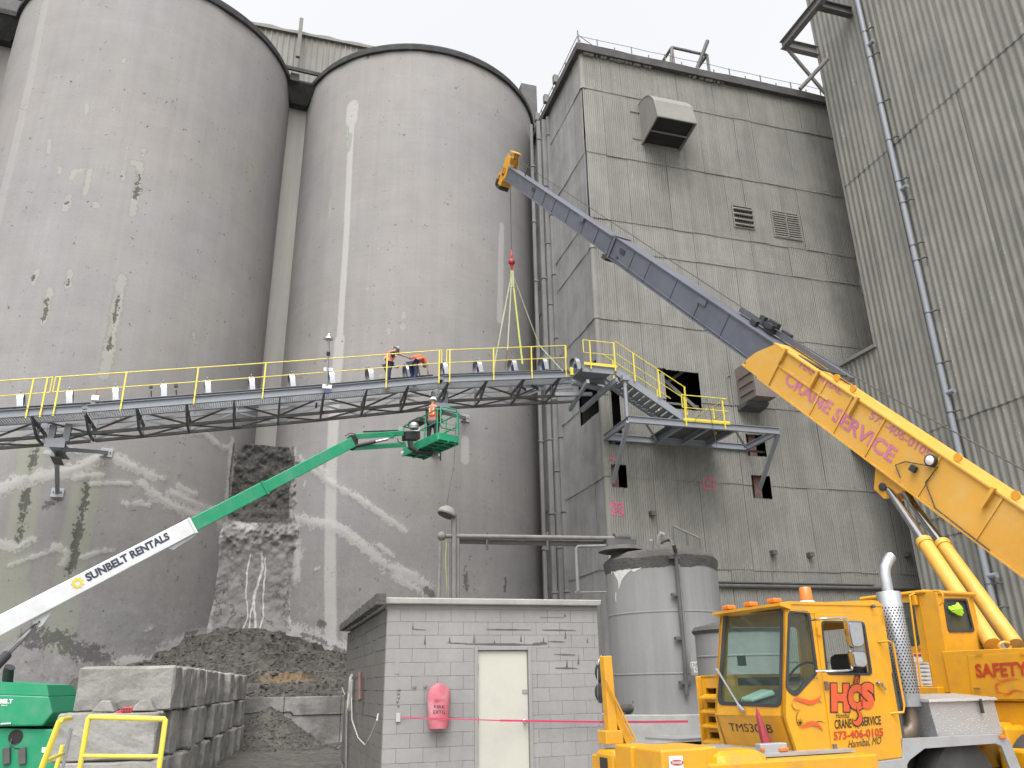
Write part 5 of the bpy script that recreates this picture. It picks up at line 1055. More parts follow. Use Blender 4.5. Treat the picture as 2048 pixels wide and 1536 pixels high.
# ---- superstructure continued
LS = PLN(sw(0, 0, 0), SU.u, ZA); RE = PLN(sw(0, 0, 0), SU.v, ZA)
zr = LS.h(1872, 1182)[1]; zs = LS.h(1905, 1302)[1]; zbt = LS.h(1960, 1402)[1]
a0 = LS.h(1722, 1196)[0]; bw = RE.h(1946, 1190)[0]
oc_side = LS.plate('operator_cab_side', [(1722, 1202), (1870, 1181), (1905, 1385), (1760, 1385)], .04, 'crane', cr, holes=[rnd(LS.poly([(1790, 1205), (1827, 1205), (1841, 1292), (1800, 1294)]), .05)])
LS.plate('side_glass', [(1788, 1203), (1829, 1203), (1843, 1294), (1800, 1296)], .008, 'glass_dark', oc_side, lift=-.02)
RE.plate('operator_cab_rear', [(1870, 1181), (1936, 1184), (1958, 1300), (1893, 1303)], .04, 'crane', cr, holes=[rnd(RE.poly([(1886, 1199), (1932, 1199), (1948, 1262), (1897, 1263)]), .05)])
rg = RE.plate('rear_glass', [(1883, 1196), (1934, 1196), (1951, 1266), (1894, 1266)], .008, 'glass_dark', oc_side, lift=-.02)
sbox('operator_cab_body', a0, -.04, .9*bw, bw+.05, zbt, zr-.03); sbox('operator_cab_roof', a0-.02, .04, -.04, bw+.05, zr-.02, zr+.04, bevel=.03)
sbox('operator_seat', a0+.5, -.3, .3, .7, zbt, zs+.25, 'seat'); sbox('roof_gutter', a0+.9, -.1, -.07, -.02, zr-.17, zr-.03)
RE_ = rnd(RE.poly([(1885, 1197), (1933, 1197), (1949, 1264), (1896, 1265)]), .06); m = MB(); m.prism(RE_, RE.w(0, 0, .012), RE.x, RE.y, -RE.n*.02, [rnd(RE.poly([(1889, 1201), (1930, 1201), (1945, 1260), (1899, 1261)]), .05)]); m.build('window_seal', M['black'], oc_side)
g1 = [np.array(RE.w(*RE.h(*p), .03)) for p in curve([(1891, 1213), (1904, 1211), (1909, 1206), (1915, 1212), (1921, 1222), (1919, 1232), (1909, 1228), (1900, 1224), (1892, 1219)], 3)]
m = MB(); c = np.mean(g1, axis=0); m.v = [tuple(c+RE.n*.03)]+[tuple(q+RE.n*random.uniform(-.01, .02)) for q in g1]; m.f = [(0, i+1, (i+1) % len(g1)+1) for i in range(len(g1))]
gl = m.build('glove', M['lime'], None); gl.modifiers.new('t', 'SOLIDIFY').thickness = .012; tag(gl, 'bright lime green glove stuck in the rear window of the operator cab', 'glove')
for p in (((1833, 1185), (1828, 1192), (1830, 1205), (1851, 1370), (1856, 1378), (1868, 1382)),): MB().tube([LS.w(*LS.h(*q), .10 if 0 < i < 5 else .0) for i, q in enumerate(p)], .014, 8).build('grab_rail', M['crane'], oc_side, smooth=True)
MB().tube([LS.w(*LS.h(*q), .08) for q in ((1875, 1182), (1887, 1182), (1893, 1190), (1893, 1205), (1886, 1211))], .014, 8).build('grab_rail', M['crane'], oc_side, smooth=True)
MB().beam(LS.w(*LS.h(1841, 1200), .005), LS.w(*LS.h(1870, 1372), .005), .03, .012, SU.u).build('door_track', M['crane'], oc_side)
d_ = LS.plate('danger_decal', [(1827, 1307), (1843, 1307), (1846, 1324), (1829, 1324)], .003, 'decal_white', oc_side, lift=.006); LS.plate('danger_band', [(1828, 1308), (1843, 1308), (1844, 1313), (1829, 1313)], .002, 'red', oc_side, lift=.010)
d_ = LS.plate('load_chart', [(1831, 1325), (1858, 1325), (1866, 1372), (1837, 1372)], .003, 'paper', oc_side, lift=.006)
for k in range(6): LS.stroke('chart_line', [(1832+k*1.2, 1328+k*8), (1846+k*1.2, 1328+k*8), (1859+k*1.2, 1328+k*8)], .012, 'letter_black', oc_side, lift=.010)
MB().box(sw(-.45, -.05, LS.h(1890, 1383)[1]), (SU.u, SU.v, ZA), (.95, .16, .12)).build('step_ledge', M['crane'], cr, bevel=.01)
# engine housing with the word on it
pn = sbox('engine_housing', .12, 3.4, -.03, 1.7, zbt, zs, label='yellow side housing with red lettering')
dr = LS.plate('housing_door', [(1939, 1312), (2120, 1300), (2125, 1398), (1949, 1399)], .02, 'crane', pn, lift=.045, bevel=.005)
SP = PLN(LS.w(0, 0, .05), SU.u, ZA)
SP.text('lettering', 'SAFETY', (1953, 1355), (2058, 1351), (1949, 1328), 'letter_red', pn, bold=.03, lift=.006)
MB().tube([SP.w(*SP.h(1949, 1377), .02), SP.w(*SP.h(1962, 1377), .03)], .012).build('latch', M['chrome'], pn)
for pts in ([(1992, 1357), (2003, 1362), (2020, 1358), (2043, 1358)], [(1998, 1385), (2015, 1388), (2030, 1380), (2052, 1386)], [(2003, 1372), (1997, 1366), (1991, 1372), (1996, 1383), (2004, 1385)]): SP.stroke('flourish', curve(pts), .02, 'letter_orange', pn, lift=.006)
for x in (1950, 2040): SP.plate('hinge', [(x, 1305), (x+14, 1304), (x+14, 1308), (x, 1309)], .01, 'crane', pn, lift=.02)
sbox('superstructure_skirt', -1.5, 3.3, .02, 1.6, zbt-.32, zbt-.01)
MB().rev(sw(.6, .9, .85), ZA, [(.75, 0), (.75, .35)], 28).build('slew_ring', M['dark_steel'], cr, smooth=True)
sbox('boom_foot', 1.2, 3.2, 1.1, 1.9, zs, zs+.55)
hs_ = [np.array(P(2010+12*math.cos(t), 1292+8*math.sin(t), 11.2)) for t in np.linspace(0, 5.5, 12)]; MB().tube(hs_, .02, 8).build('hose', M['crane_boom'], cr, smooth=True)
# ---- carrier cab
K0 = P(1570, 1208, 9.0); CA = Fr(tuple(K0[:2]), 22)
SD = PLN(CA.w(0, 0, 0), CA.u, ZA); ck = lambda a, b, z: CA.w(a, b, z)
kz = K0[2]; km = SD.h(1566, 1432); kb = SD.h(1602, 1540)
cab_side = SD.plate('cab_side', [(1570, 1208), (1745, 1200), (1757, 1202), (1763, 1212), (1768, 1232), (1811, 1519), (1602, 1540), (1566, 1432)], .04, 'crane', cr,
    holes=[rnd(SD.poly([(1578, 1223), (1617, 1224), (1634, 1345), (1591, 1392), (1573, 1378)]), .06), rnd(SD.poly([(1641, 1242), (1726, 1244), (1742, 1350), (1652, 1348)]), .06)])
def seal(pl, outer, inner, parent, th=.018, lift=.008, r=.06): MB().prism(rnd(pl.poly(outer), r), pl.w(0, 0, lift), pl.x, pl.y, -pl.n*th, [rnd(pl.poly(inner), r*.85)]).build('window_seal', M['black'], parent)
SD.plate('quarter_glass', [(1575, 1220), (1620, 1221), (1637, 1346), (1591, 1396), (1570, 1380)], .006, 'glass', cab_side, lift=-.018)
seal(SD, [(1576, 1221), (1619, 1222), (1636, 1346), (1591, 1395), (1571, 1380)], [(1580.5, 1226), (1615, 1227), (1631, 1343), (1591, 1387), (1575.5, 1375)], cab_side)
door = SD.plate('cab_door', [(1628, 1228), (1741, 1230), (1806, 1514), (1667, 1531)], .012, 'crane', cr, lift=.012, bevel=.004,
    holes=[rnd(SD.poly([(1641, 1242), (1726, 1244), (1742, 1350), (1652, 1348)]), .06)])
seal(SD, [(1640, 1241), (1727, 1243), (1743.5, 1351), (1651, 1349.5)], [(1643, 1245), (1724, 1247), (1739, 1346.5), (1655, 1345)], door, lift=.018)
# windscreen face
ed = SD.w(*km)-K0; FP = PLN(K0, CA.v, -ed); 
FPp = [(1570, 1208), (1440, 1223), (1430, 1430), (1566, 1432)]
cab_front = FP.plate('cab_front', FPp, .04, 'crane', cr, holes=[rnd(FP.poly([(1450, 1225), (1564, 1217), (1561, 1412), (1438, 1407)]), .09)])
FP.plate('windscreen', [(1446, 1222), (1567, 1214), (1564, 1415), (1434, 1411)], .006, 'glass', cab_front, lift=-.018, )
seal(FP, [(1447.5, 1222), (1567, 1214), (1564, 1415), (1435.5, 1410)], [(1453, 1229), (1562, 1221), (1558, 1409), (1442, 1403)], cab_front, r=.10)
wl = FP.h(1435, 1330)[0]; BWD = abs(wl)
und = SD.w(*kb)-SD.w(*km); UP = PLN(SD.w(*km), CA.v, -und); low = UP.plate('cab_lower_front', [(1566, 1432), (1430, 1430), (1444, 1497), (1602, 1540)], .03, 'crane', cr)
UP.text('lettering', 'TMS300B', (1461, 1462), (1547, 1466), (1457, 1446), 'letter_black', low, bold=.0, lift=.004)
rz = SD.h(1763, 1206); UL = rz[0]
MB().prism(SD.poly([(1570, 1208), (1763, 1206), (1811, 1519), (1602, 1540), (1566, 1432)]), ck(0, BWD-.04, 0), CA.u, ZA, CA.v*.04, [rnd(SD.poly([(1585, 1240), (1735, 1240), (1750, 1370), (1585, 1370)]), .08)]).build('cab_far_side', M['crane'], cr)
MB().box(ck(UL-.02, BWD/2, (kz+kb[1])/2-.3), (CA.u, CA.v, ZA), (.04, BWD, (kz-kb[1])-.9)).build('cab_rear', M['cab_in'], cr)
MB().box(ck(UL-.02, BWD/2, kz-.12), (CA.u, CA.v, ZA), (.04, BWD, .2)).build('cab_rear_top', M['crane'], cr)
roof = MB().prism([(-.08, 0), (UL, 0), (UL, .03), (.05, .03), (-.10, -.005)], ck(0, -.01, kz), CA.u, ZA, CA.v*(BWD+.02)).build('cab_roof', M['crane'], cr, bevel=.006)
MB().hexa([ck(-.10, -.03, kz-.02), ck(-.10, BWD+.03, kz-.02), ck(.05, BWD+.03, kz-.06), ck(.05, -.03, kz-.06)], [ck(-.10, -.03, kz+.01), ck(-.10, BWD+.03, kz+.01), ck(.05, BWD+.03, kz+.0), ck(.05, -.03, kz+.0)]).build('roof_visor', M['crane'], roof)
SD.stroke('roof_seam', [(1578, 1221), (1650, 1228), (1763, 1229)], .012, 'crane', roof, lift=.01)
for v in (.18, .55, .92): MB().box(ck(.03, BWD*v/1.05, kz+.055), (CA.u, CA.v, ZA), (.12, .14, .055)).build('marker_lamp', M['amber'], roof, bevel=.015)
bz = ck(SD.h(1650, 1204)[0], .3, kz+.03); bc = MB().rev(bz, ZA, [(.095, 0), (.095, .035), (.075, .045)], 20).build('beacon_base', M['white'], roof, smooth=True); MB().rev(bz, ZA, [(.075, .046), (.07, .19), (.058, .205), (0, .207)], 20).build('amber_beacon', M['amber'], bc, smooth=True)
MB().rev(ck(SD.h(1742, 1213)[0], 0, SD.h(1742, 1213)[1]), -CA.v, [(.015, 0), (.022, .05), (.0, .06)], 10).build('side_lamp', M['dark_steel'], roof)
# cab inside
MB().box(ck(UL/2, BWD/2, kb[1]+.10), (CA.u, CA.v, ZA), (UL-.1, BWD-.1, .04)).build('cab_floor', M['cab_in'], cr)
dz = FP.w(*FP.h(1500, 1412))[2]
MB().hexa([ck(-.10, .06, dz-.12), ck(.45, .06, dz-.12), ck(.45, BWD-.06, dz-.12), ck(-.10, BWD-.06, dz-.12)], [ck(-.13, .06, dz-.02), ck(.45, .06, dz+.16), ck(.45, BWD-.06, dz+.16), ck(-.13, BWD-.06, dz-.02)]).build('dashboard', M['cab_in'], cr)
MB().tube([ck(.42+.12*math.cos(t), .38+.22*math.sin(t), dz+.30+.16*math.cos(t)) for t in np.linspace(0, 2*math.pi, 20)], .014, 8, False).build('steering_wheel', M['black'], cr, smooth=True)
MB().tube([ck(.42, .38, dz+.3), ck(.34, .38, dz-.1)], .022).build('steering_column', M['black'], cr)
MB().box(ck(1.0, .42, dz+.02), (CA.u, CA.v, ZA), (.5, .5, .2)).build('driver_seat', M['seat'], cr, bevel=.05); MB().box(ck(1.18, .42, dz+.28), (nrm(CA.u+ZA*.1), CA.v, ZA), (.14, .5, .55)).build('seat_back', M['seat'], cr, bevel=.06)
MB().box(ck(.06, BWD-.25, dz+.5), (CA.u, CA.v, ZA), (.1, .04, .12)).build('inside_mirror', M['black'], cr)
MB().box(ck(.47, .62, dz+.12), (CA.u, CA.v, ZA), (.01, .12, .12)).build('dash_label', M['yellow'], cr)
pd = MB().hexa([ck(-.06, .72, dz+.03), ck(.22, .62, dz+.11), ck(.26, .92, dz+.12), ck(-.02, .99, dz+.035)], [ck(-.06, .72, dz+.08), ck(.2, .64, dz+.17), ck(.24, .9, dz+.18), ck(-.02, .99, dz+.08)]).build('paper_bag', M['paper'], None, bevel=.02); tag(pd, 'white paper bundle lying on the dashboard behind the cab windscreen', 'papers')
# wipers, flag, lamps
for o_ in (0, .02): MB().tube([FP.w(*FP.h(1439, 1339), .03+o_), FP.w(*FP.h(1486+o_*80, 1416), .05)], .009, 6).build('wiper_arm', M['galv'], cab_front)
MB().tube([FP.w(*FP.h(1481, 1412), .03), FP.w(*FP.h(1494, 1424), .04)], .022, 8).build('wiper_pivot', M['galv'], cab_front)
fl = MB(); A0 = FP.w(*FP.h(1513, 1413), .10); fp = [((1513, 1414), .012), ((1517, 1432), .05), ((1526, 1465), .09), ((1538, 1505), .13), ((1552, 1540), .17)]
rings = []
for (p, wd), k in zip(fp, range(5)):
    c = UP.w(*UP.h(*p, .12), .12) if k > 1 else FP.w(*FP.h(*p, .1), .1)
    rings.append([c+CA.u*wd*.5*math.cos(t)*(1+.3*math.sin(3*t+k))+CA.v*wd*.5*math.sin(t) for t in np.linspace(0, 2*math.pi, 14)[:-1]])
for r__ in rings: fl.v += [tuple(q) for q in r__]
fl.f = [(i*13+k, i*13+(k+1) % 13, (i+1)*13+(k+1) % 13, (i+1)*13+k) for i in range(4) for k in range(13)]
M['flag'] = mk('faded red cloth', (.30, .035, .05), .85, 0, .15, 6, .1)
tag(fl.build('safety_flag', M['flag'], None, smooth=True), 'furled faded red flag hanging down the front of the crane cab', 'flag')
# door furniture
mr = MB(); pts = curve([(1641, 1238), (1650, 1237), (1683, 1236), (1691, 1241), (1697, 1290), (1704, 1332), (1698, 1340), (1668, 1342), (1650, 1342)], 4); MB().tube([SD.w(*SD.h(*p, .20), .20 if 3 < i < len(pts)-4 else .06+.04*min(i, len(pts)-1-i)) for i, p in enumerate(pts)], .014, 8).build('mirror_frame', M['chrome'], door, smooth=True)
for q in ([(1662, 1244), (1690, 1245), (1695, 1290), (1690, 1297), (1671, 1298), (1665, 1270)], [(1670, 1303), (1696, 1304), (1701, 1330), (1694, 1336), (1675, 1334)]):
    mo = SD.plate('mirror', q, .07, 'chrome', door, r=.03, bevel=.012, lift=.26)
    c = np.mean(q, axis=0); MB().prism(rnd(SD.poly([tuple(c+(np.array(p)-c)*.86) for p in q]), .03), SD.w(0, 0, .263), SD.x, SD.y, SD.n*.006).build('mirror_dish', M['galv'], mo, smooth=True)
MB().rev(SD.w(*SD.h(1753, 1366), .01), SD.n, [(.028, 0), (.026, .02), (.01, .05)], 12).build('door_lock', M['chrome'], door, smooth=True); MB().beam(SD.w(*SD.h(1755, 1364), .05), SD.w(*SD.h(1765, 1380), .05), .025, .02, SD.n).build('door_handle', M['chrome'], door, bevel=.006)
MB().tube([SD.w(*SD.h(*p), .10 if 0 < i < 6 else 0) for i, p in enumerate([(1757, 1284), (1764, 1283), (1773, 1288), (1780, 1330), (1795, 1410), (1793, 1424), (1779, 1427)])], .013, 8).build('grab_rail', M['crane'], cab_side, smooth=True)
for y, x in ((1262, 1635), (1370, 1650), (1495, 1667)): SD.plate('hinge', [(x-4, y-7), (x+3, y-7), (x+5, y+9), (x-2, y+9)], .03, 'rusty' if y > 1300 else 'crane', door, lift=.03)
# lettering on the door : big initials, hook, words
X = lambda x: 1560+x/3.98
Y = lambda y: 1150+y/3.98
def dtext(s, x0, y0, x1, y1, mat, bold=.02, lift=.018, shear=0, dy=0, shape=None): return SD.text('lettering', s, (X(x0), Y(y1)), (X(x1), Y(y1+dy)), (X(x0)-1, Y(y0)), mat, door, bold=bold, lift=lift, shear=shear, shape=shape)
for ch, x0, y0, x1, y1 in (('H', 398, 862, 545, 1088), ('C', 530, 868, 650, 1075), ('S', 628, 855, 742, 1068)):
    k = 8; dtext(ch, x0-k, y0-k, x1+k, y1+k, 'letter_black', .10, .018+(.004 if ch != 'H' else 0)); dtext(ch, x0+1, y0+1, x1-1, y1-1, 'letter_orange', .07, .020+(.004 if ch != 'H' else 0))
HKP = [(X(600), Y(1072)), (X(622), Y(1110)), (X(622), Y(1150)), (X(600), Y(1178)), (X(572), Y(1168)), (X(560), Y(1140))]
SD.stroke('hook_outline', [(X(595), Y(1045))]+curve(HKP), .085, 'letter_black', door, lift=.027); SD.stroke('hook_emblem', [(X(597), Y(1050))]+curve(HKP)[:-1], .058, 'letter_orange', door, lift=.030)
SD.stroke('hook_outline', curve([(X(570), Y(862)), (X(595), Y(830)), (X(612), Y(800)), (X(618), Y(862))]), .06, 'letter_black', door, lift=.026); SD.stroke('hook_emblem', curve([(X(578), Y(862)), (X(600), Y(822)), (X(612), Y(862))]), .05, 'letter_red', door, lift=.029)
dtext('Hannibal', 438, 1096, 548, 1138, 'letter_black', .0, .018, .3); dtext('CRANE', 428, 1152, 562, 1226, 'letter_black', .02, dy=-10); dtext('SERVICE', 642, 1130, 796, 1202, 'letter_black', .02, dy=-12)
dtext('573-406-0105', 420, 1246, 815, 1316, 'letter_red', .03, dy=-34); dtext('Hannibal, MO', 535, 1316, 800, 1386, 'letter_black', .0, .018, .35, dy=-34)
for pts in ([(98, 1010), (120, 985), (180, 1000), (240, 1015), (300, 990), (320, 955)], [(165, 1220), (200, 1195), (250, 1180), (300, 1195), (340, 1240)]): SD.stroke('flourish', [( X(a), Y(b)) for a, b in curve(pts)], .045, 'letter_orange', cab_side, lift=.012)
for pts in ([(98, 1010), (90, 1040), (120, 1075), (160, 1070)], [(160, 1070), (130, 1110), (130, 1170), (165, 1222)], [(300, 1000), (330, 1020)], [(260, 1180), (310, 1165), (360, 1180)]): SD.stroke('pinstripe', [(X(a), Y(b)) for a, b in curve(pts)], .008, 'letter_black', cab_side, lift=.011)
for t in range(4): SD.stroke('star_ray', [(X(155-30*math.cos(t*.785)), Y(1175-38*math.sin(t*.785))), (X(155), Y(1175)), (X(155+30*math.cos(t*.785)), Y(1175+38*math.sin(t*.785)))], .010, 'letter_black', cab_side, lift=.014)
# ---- radiator housing beside the cab
hz0 = CA.hs(1400, 1500, 0)[2]; RP = PLN(ck(.12, BWD+.02, 0), CA.v, ZA)
hv0, hv1 = BWD+.02, RP.h(1402, 1360)[0]+BWD+.02; ht = RP.h(1410, 1352)[1]; hb = RP.h(1415, 1492)[1]
sc_ = MB(); zz = np.linspace(hb, ht, 10)
gr = MB(); gr.prism([(-.0, hb), (0, ht), (hv1-hv0, ht), (hv1-hv0, hb)], RP.w(0, 0, 0), CA.v, ZA, CA.u*.05, [[(.02, hb+(ht-hb)*a), (.02, hb+(ht-hb)*b), (hv1-hv0-.08, hb+(ht-hb)*b), (hv1-hv0-.08, hb+(ht-hb)*a)] for a, b in ((.06, .20), (.28, .42), (.48, .62), (.68, .82))])
rh = gr.build('radiator_housing', M['crane'], cr, bevel=.006)
for a in (.05, .27, .47, .67): z = hb+(ht-hb)*a; MB().hexa([RP.w(.0, z, .10), RP.w(hv1-hv0-.06, z, .10), RP.w(hv1-hv0-.06, z, 0), RP.w(0, z, 0)], [RP.w(.0, z+.02, .10), RP.w(hv1-hv0-.06, z+.02, .10), RP.w(hv1-hv0-.06, z+.06, 0), RP.w(0, z+.06, 0)]).build('louvre_blade', M['crane'], rh)
MB().box(ck(.75, (hv0+hv1)/2, (hb+ht)/2), (CA.u, CA.v, ZA), (.9, hv1-hv0-.02, ht-hb-.06)).build('radiator_core', M['dark'], rh)
MB().box(ck(.72, (hv0+hv1)/2, ht-.01), (CA.u, CA.v, ZA), (1.2, hv1-hv0, .04)).build('housing_top', M['crane'], rh)
MB().hexa([ck(.12, hv1, hb), ck(.05, hv1+.02, hb), ck(.3, hv1+.32, hb), ck(1.3, hv1+.32, hb)], [ck(.12, hv1, ht), ck(.05, hv1+.02, ht), ck(.3, hv1+.28, ht), ck(1.3, hv1+.28, ht)]).build('housing_cheek', M['crane'], rh, bevel=.01)
# ---- front deck, bumper and outrigger boxes
zd = .98
MB().box(ck(-.6, .52, zd-.31), (CA.u, CA.v, ZA), (2.5, 1.75, .55)).build('front_frame', M['crane'], cr, bevel=.02)
MB().box(ck(-.6, .6, zd-.01), (CA.u, CA.v, ZA), (2.3, 1.5, .03)).build('deck_plate', M['alu'], cr)
def fb_(name, x0, x1, y0, dp, s0=-1.87, r=.02, mat='crane'):
    a = CA.hs(x0, y0, s0); b = CA.hs(x1, y0+4, s0); return MB().box(ck(s0+dp/2, (a[1]+b[1])/2, a[2]-.3), (CA.u, CA.v, ZA), (dp, abs(a[1]-b[1]), .6)).build(name, M[mat], cr, bevel=r)
fb_('front_bumper', 1190, 1226, 1497, .45, r=.05); fb_('front_panel', 1228, 1262, 1488, .3, -1.93); fb_('front_panel', 1264, 1330, 1490, .6, -1.88)
a_ = CA.hs(1207, 1515, -1.875); MB().box(ck(-1.875, a_[1], a_[2]-.12), (CA.u, CA.v, ZA), (.02, .16, .24)).build('bumper_slot', M['dark'], cr, bevel=.004)
def vb(name, x0, y0, x1, y1, v0, dp, mat='crane', bevel=.02, parent=None, **k):
    a = CA.h(x0, y0, v0); b = CA.h(x1, y1, v0); return MB().box(ck((a[0]+b[0])/2, v0+dp/2, (a[2]+b[2])/2), (CA.u, CA.v, ZA), (abs(b[0]-a[0]), dp, abs(a[2]-b[2]))).build(name, M[mat], parent or cr, bevel=bevel, **k)
ob = vb('outrigger_box', 1322, 1500, 1428, 1640, -.55, .5); vb('fender_roll', 1430, 1505, 1560, 1640, -.35, .5, bevel=.12)
zz = CA.h(1335, 1520, -.56); dc = MB().box(ck(CA.h(1353, 1530, -.56)[0], -.556, CA.h(1353, 1530, -.56)[2]), (CA.u, CA.v, ZA), (.15, .008, .15)).build('danger_decal', M['decal_white'], ob)
OB = PLN(ck(0, -.562, 0), CA.u, ZA); OB.plate('decal_oval', [(1341+13*(1+math.cos(t)), 1525+5.5*math.sin(t)) for t in np.linspace(0, 6.1, 16)], .003, 'red', dc, lift=.003); OB.text('lettering', 'DANGER', (1344, 1528), (1364, 1528), (1344, 1522), 'decal_white', dc, bold=.02, lift=.006)
vb('headlamp_panel', 1521, 1488, 1580, 1532, -.05, .1, 'alu', .01)
vb('turn_lamp', 1561, 1496, 1579, 1503, -.08, .04, 'amber', .01); vb('turn_lamp', 1524, 1496, 1532, 1503, -.08, .04, 'amber', .01)
# boom rest post
bp0 = 1.12
A1 = lambda x, y, v=bp0: ck(*CA.h(x, y, v))
rp_ = MB().beam(A1(1211, 1312), A1(1223, 1470), .11, .11, CA.u).build('boom_rest_post', M['crane'], cr, bevel=.008); MB().beam(A1(1218, 1400), A1(1258, 1486), .10, .07, CA.v).build('boom_rest_brace', M['crane'], rp_, bevel=.006)
MB().tube([A1(1211, 1358, bp0-.1), A1(1272, 1482, bp0-.1)], .012, 8).build('stay_rod', M['crane'], rp_); MB().box(A1(1221, 1474), (CA.u, CA.v, ZA), (.22, .2, .14)).build('post_foot', M['crane'], rp_, bevel=.01)
MB().tube([A1(1203, 1312, 1.4), A1(1197, 1322, 1.4), A1(1196, 1375, 1.4), A1(1198, 1400, 1.4), A1(1206, 1402, 1.4)], .012, 8).build('mirror_bracket', M['chrome'], rp_, smooth=True)
for y in (1345, 1385): MB().rev(A1(1203, y, 1.4), -CA.u, [(.10, 0), (.12, .02), (.08, .05)], 14).build('round_mirror', M['black'], rp_, smooth=True)
# ---- exhaust
ex = PLN(ck(0, .25, 0), CA.u, ZA)
e0 = ck(*CA.h(1776, 1184, .30)); e1 = ck(*CA.h(1820, 1413, .30)); E0 = np.array([(e0[0]+e1[0])/2, (e0[1]+e1[1])/2, e0[2]]); E1 = np.array([E0[0], E0[1], e1[2]])
E0 = e0; E1 = np.array([e0[0], e0[1], e1[2]]); rad = .145; HL = E0[2]-E1[2]
mf = MB().rev(E1, ZA, [(rad*.96, 0), (rad, .01), (rad, HL-.01), (rad*.96, HL)], 40).build('muffler_guard', M['galv'], cr, smooth=True)
hl = MB(); nA = 22
for j in range(30):
    z = E1[2]+.16+j*(HL-.36)/29
    for i in range(nA):
        t = 2*math.pi*(i+.5*(j % 2))/nA; n_ = np.array([math.cos(t), math.sin(t), 0]); c = np.array([E1[0], E1[1], z])+n_*(rad+.002); tx = np.array([-n_[1], n_[0], 0]); k = len(hl.v)
        hl.v += [tuple(c+tx*.0105*math.cos(q)+ZA*.012*math.sin(q)) for q in np.linspace(0, 2*math.pi, 7)[:-1]]; hl.f.append(tuple(range(k, k+6)))
o = hl.build('perforations', M['dark'], mf, fix=False); o['kind'] = 'stuff'
MB().tube([E0-ZA*.02, E0+ZA*.20, E0+ZA*.30+CA.u*.02, E0+ZA*.40+CA.u*.10, E0+ZA*.45+CA.u*.16], .068, 18).build('tail_pipe', M['galv'], mf, smooth=True); MB().tube([E0+ZA*.448+CA.u*.157, E0+ZA*.454+CA.u*.166], .056, 18).build('pipe_mouth', M['dark'], mf)
MB().tube([E1+ZA*.02, E1-ZA*.18, E1-ZA*.28-CA.u*.06, E1-ZA*.33-CA.u*.22], .085, 16).build('exhaust_elbow', mk('heat stained pipe', (.16, .12, .09), .5, .5, .2, 4, .15), mf, smooth=True)
# ---- rear deck: aluminium fender, tool box, timber, wheel
FZ = CA.h(1900, 1478, -.02)[2]; u0_, u1_ = CA.h(1806, 1480, -.02)[0], CA.h(2000, 1475, -.02)[0]
MB().box(ck((u0_+u1_)/2, .6, FZ-.01), (CA.u, CA.v, ZA), (u1_-u0_, 1.25, .02)).build('fender_top', M['alu'], cr)
fb = lambda x, y: CA.h(x, y, -.03)
pts = [fb(*p) for p in ((1806, 1477), (1998, 1468), (2018, 1478), (2052, 1560), (2030, 1560), (2003, 1492), (1990, 1487), (1850, 1497), (1820, 1520), (1806, 1545))]
MB().prism([(a, c) for a, _, c in pts], ck(0, -.03, 0), CA.u, ZA, CA.v*.03).build('fender_skirt', M['alu'], cr, bevel=.004)
MB().prism([(a, c) for a, _, c in (fb(1596, 1545), fb(1808, 1516), fb(1812, 1524), fb(1812, 1570), fb(1600, 1600))], ck(0, -.05, 0), CA.u, ZA, CA.v*.05).build('step_rail', M['alu'], cr, bevel=.004)
vb('marker_lamp', 2001, 1470, 2014, 1477, -.06, .03, 'amber', .008)
wu = CA.h(1930, 1560, .1)[0]
for u in (wu, wu+1.45, -.9):
    wh = MB().rev(ck(u, .05, .50), CA.v, [(.30, 0), (.48, .02), (.52, .08), (.52, .27), (.48, .33), (.30, .34)], 32).build('wheel', M['tyre'], cr, smooth=True); MB().rev(ck(u, .03, .5), CA.v, [(.0, -.02), (.1, -.02), (.12, .05), (.26, .08), (.30, .03), (.31, .1)], 24).build('rim', M['alu'], wh, smooth=True)
MB().box(ck(wu+.1, .75, .55), (CA.u, CA.v, ZA), (2.4, .7, .7)).build('chassis', M['dark'], cr)
MB().box(ck(1.2, 1.0, .45), (CA.u, CA.v, ZA), (4.0, .8, .5)).build('chassis', M['dark_steel'], cr)
TBx = ck(*CA.h(1868, 1472, .12)); tu0, tu1 = CA.h(1872, 1472, .12)[0], CA.h(2006, 1468, .12)[0]; tz0 = FZ+.005; tz1 = CA.h(1940, 1402, .12)[2]
def tread():
    q = N('diamond plate'); q.b.inputs['Base Color'].default_value = (.44, .45, .46, 1); q.b.inputs['Metallic'].default_value = .55; q.b.inputs['Roughness'].default_value = .42
    br = q.n('ShaderNodeTexVoronoi'); br.inputs['Scale'].default_value = 26; mp = q.n('ShaderNodeMapping'); mp.inputs['Rotation'].default_value = (.3, .2, .8); mp.inputs['Scale'].default_value = (1, 1, 1.4); q.l(q.pos, mp.inputs[0]); q.l(mp.outputs[0], br.inputs['Vector'])
    f = q.ramp(br.outputs['Distance'], .18, .3, 1, 0); q.bump(f, .9, .006); c = q.mix(q.mth('MULTIPLY', f, .35), (.36, .36, .36), (.6, .6, .6)); q.l(c, q.b.inputs['Base Color']); return q.m
M['tread'] = tread()
tb_ = MB().hexa([ck(tu0+.06, .14, tz0), ck(tu1, .12, tz0), ck(tu1, .62, tz0), ck(tu0+.06, .62, tz0)], [ck(tu0-.02, .12, tz1), ck(tu1-.03, .12, tz1), ck(tu1-.03, .68, tz1), ck(tu0-.02, .68, tz1)]).build('tool_box', M['tread'], None, bevel=.006)
tag(tb_, 'silver diamond plate tool box standing on the aluminium fender behind the crane cab', 'tool box')
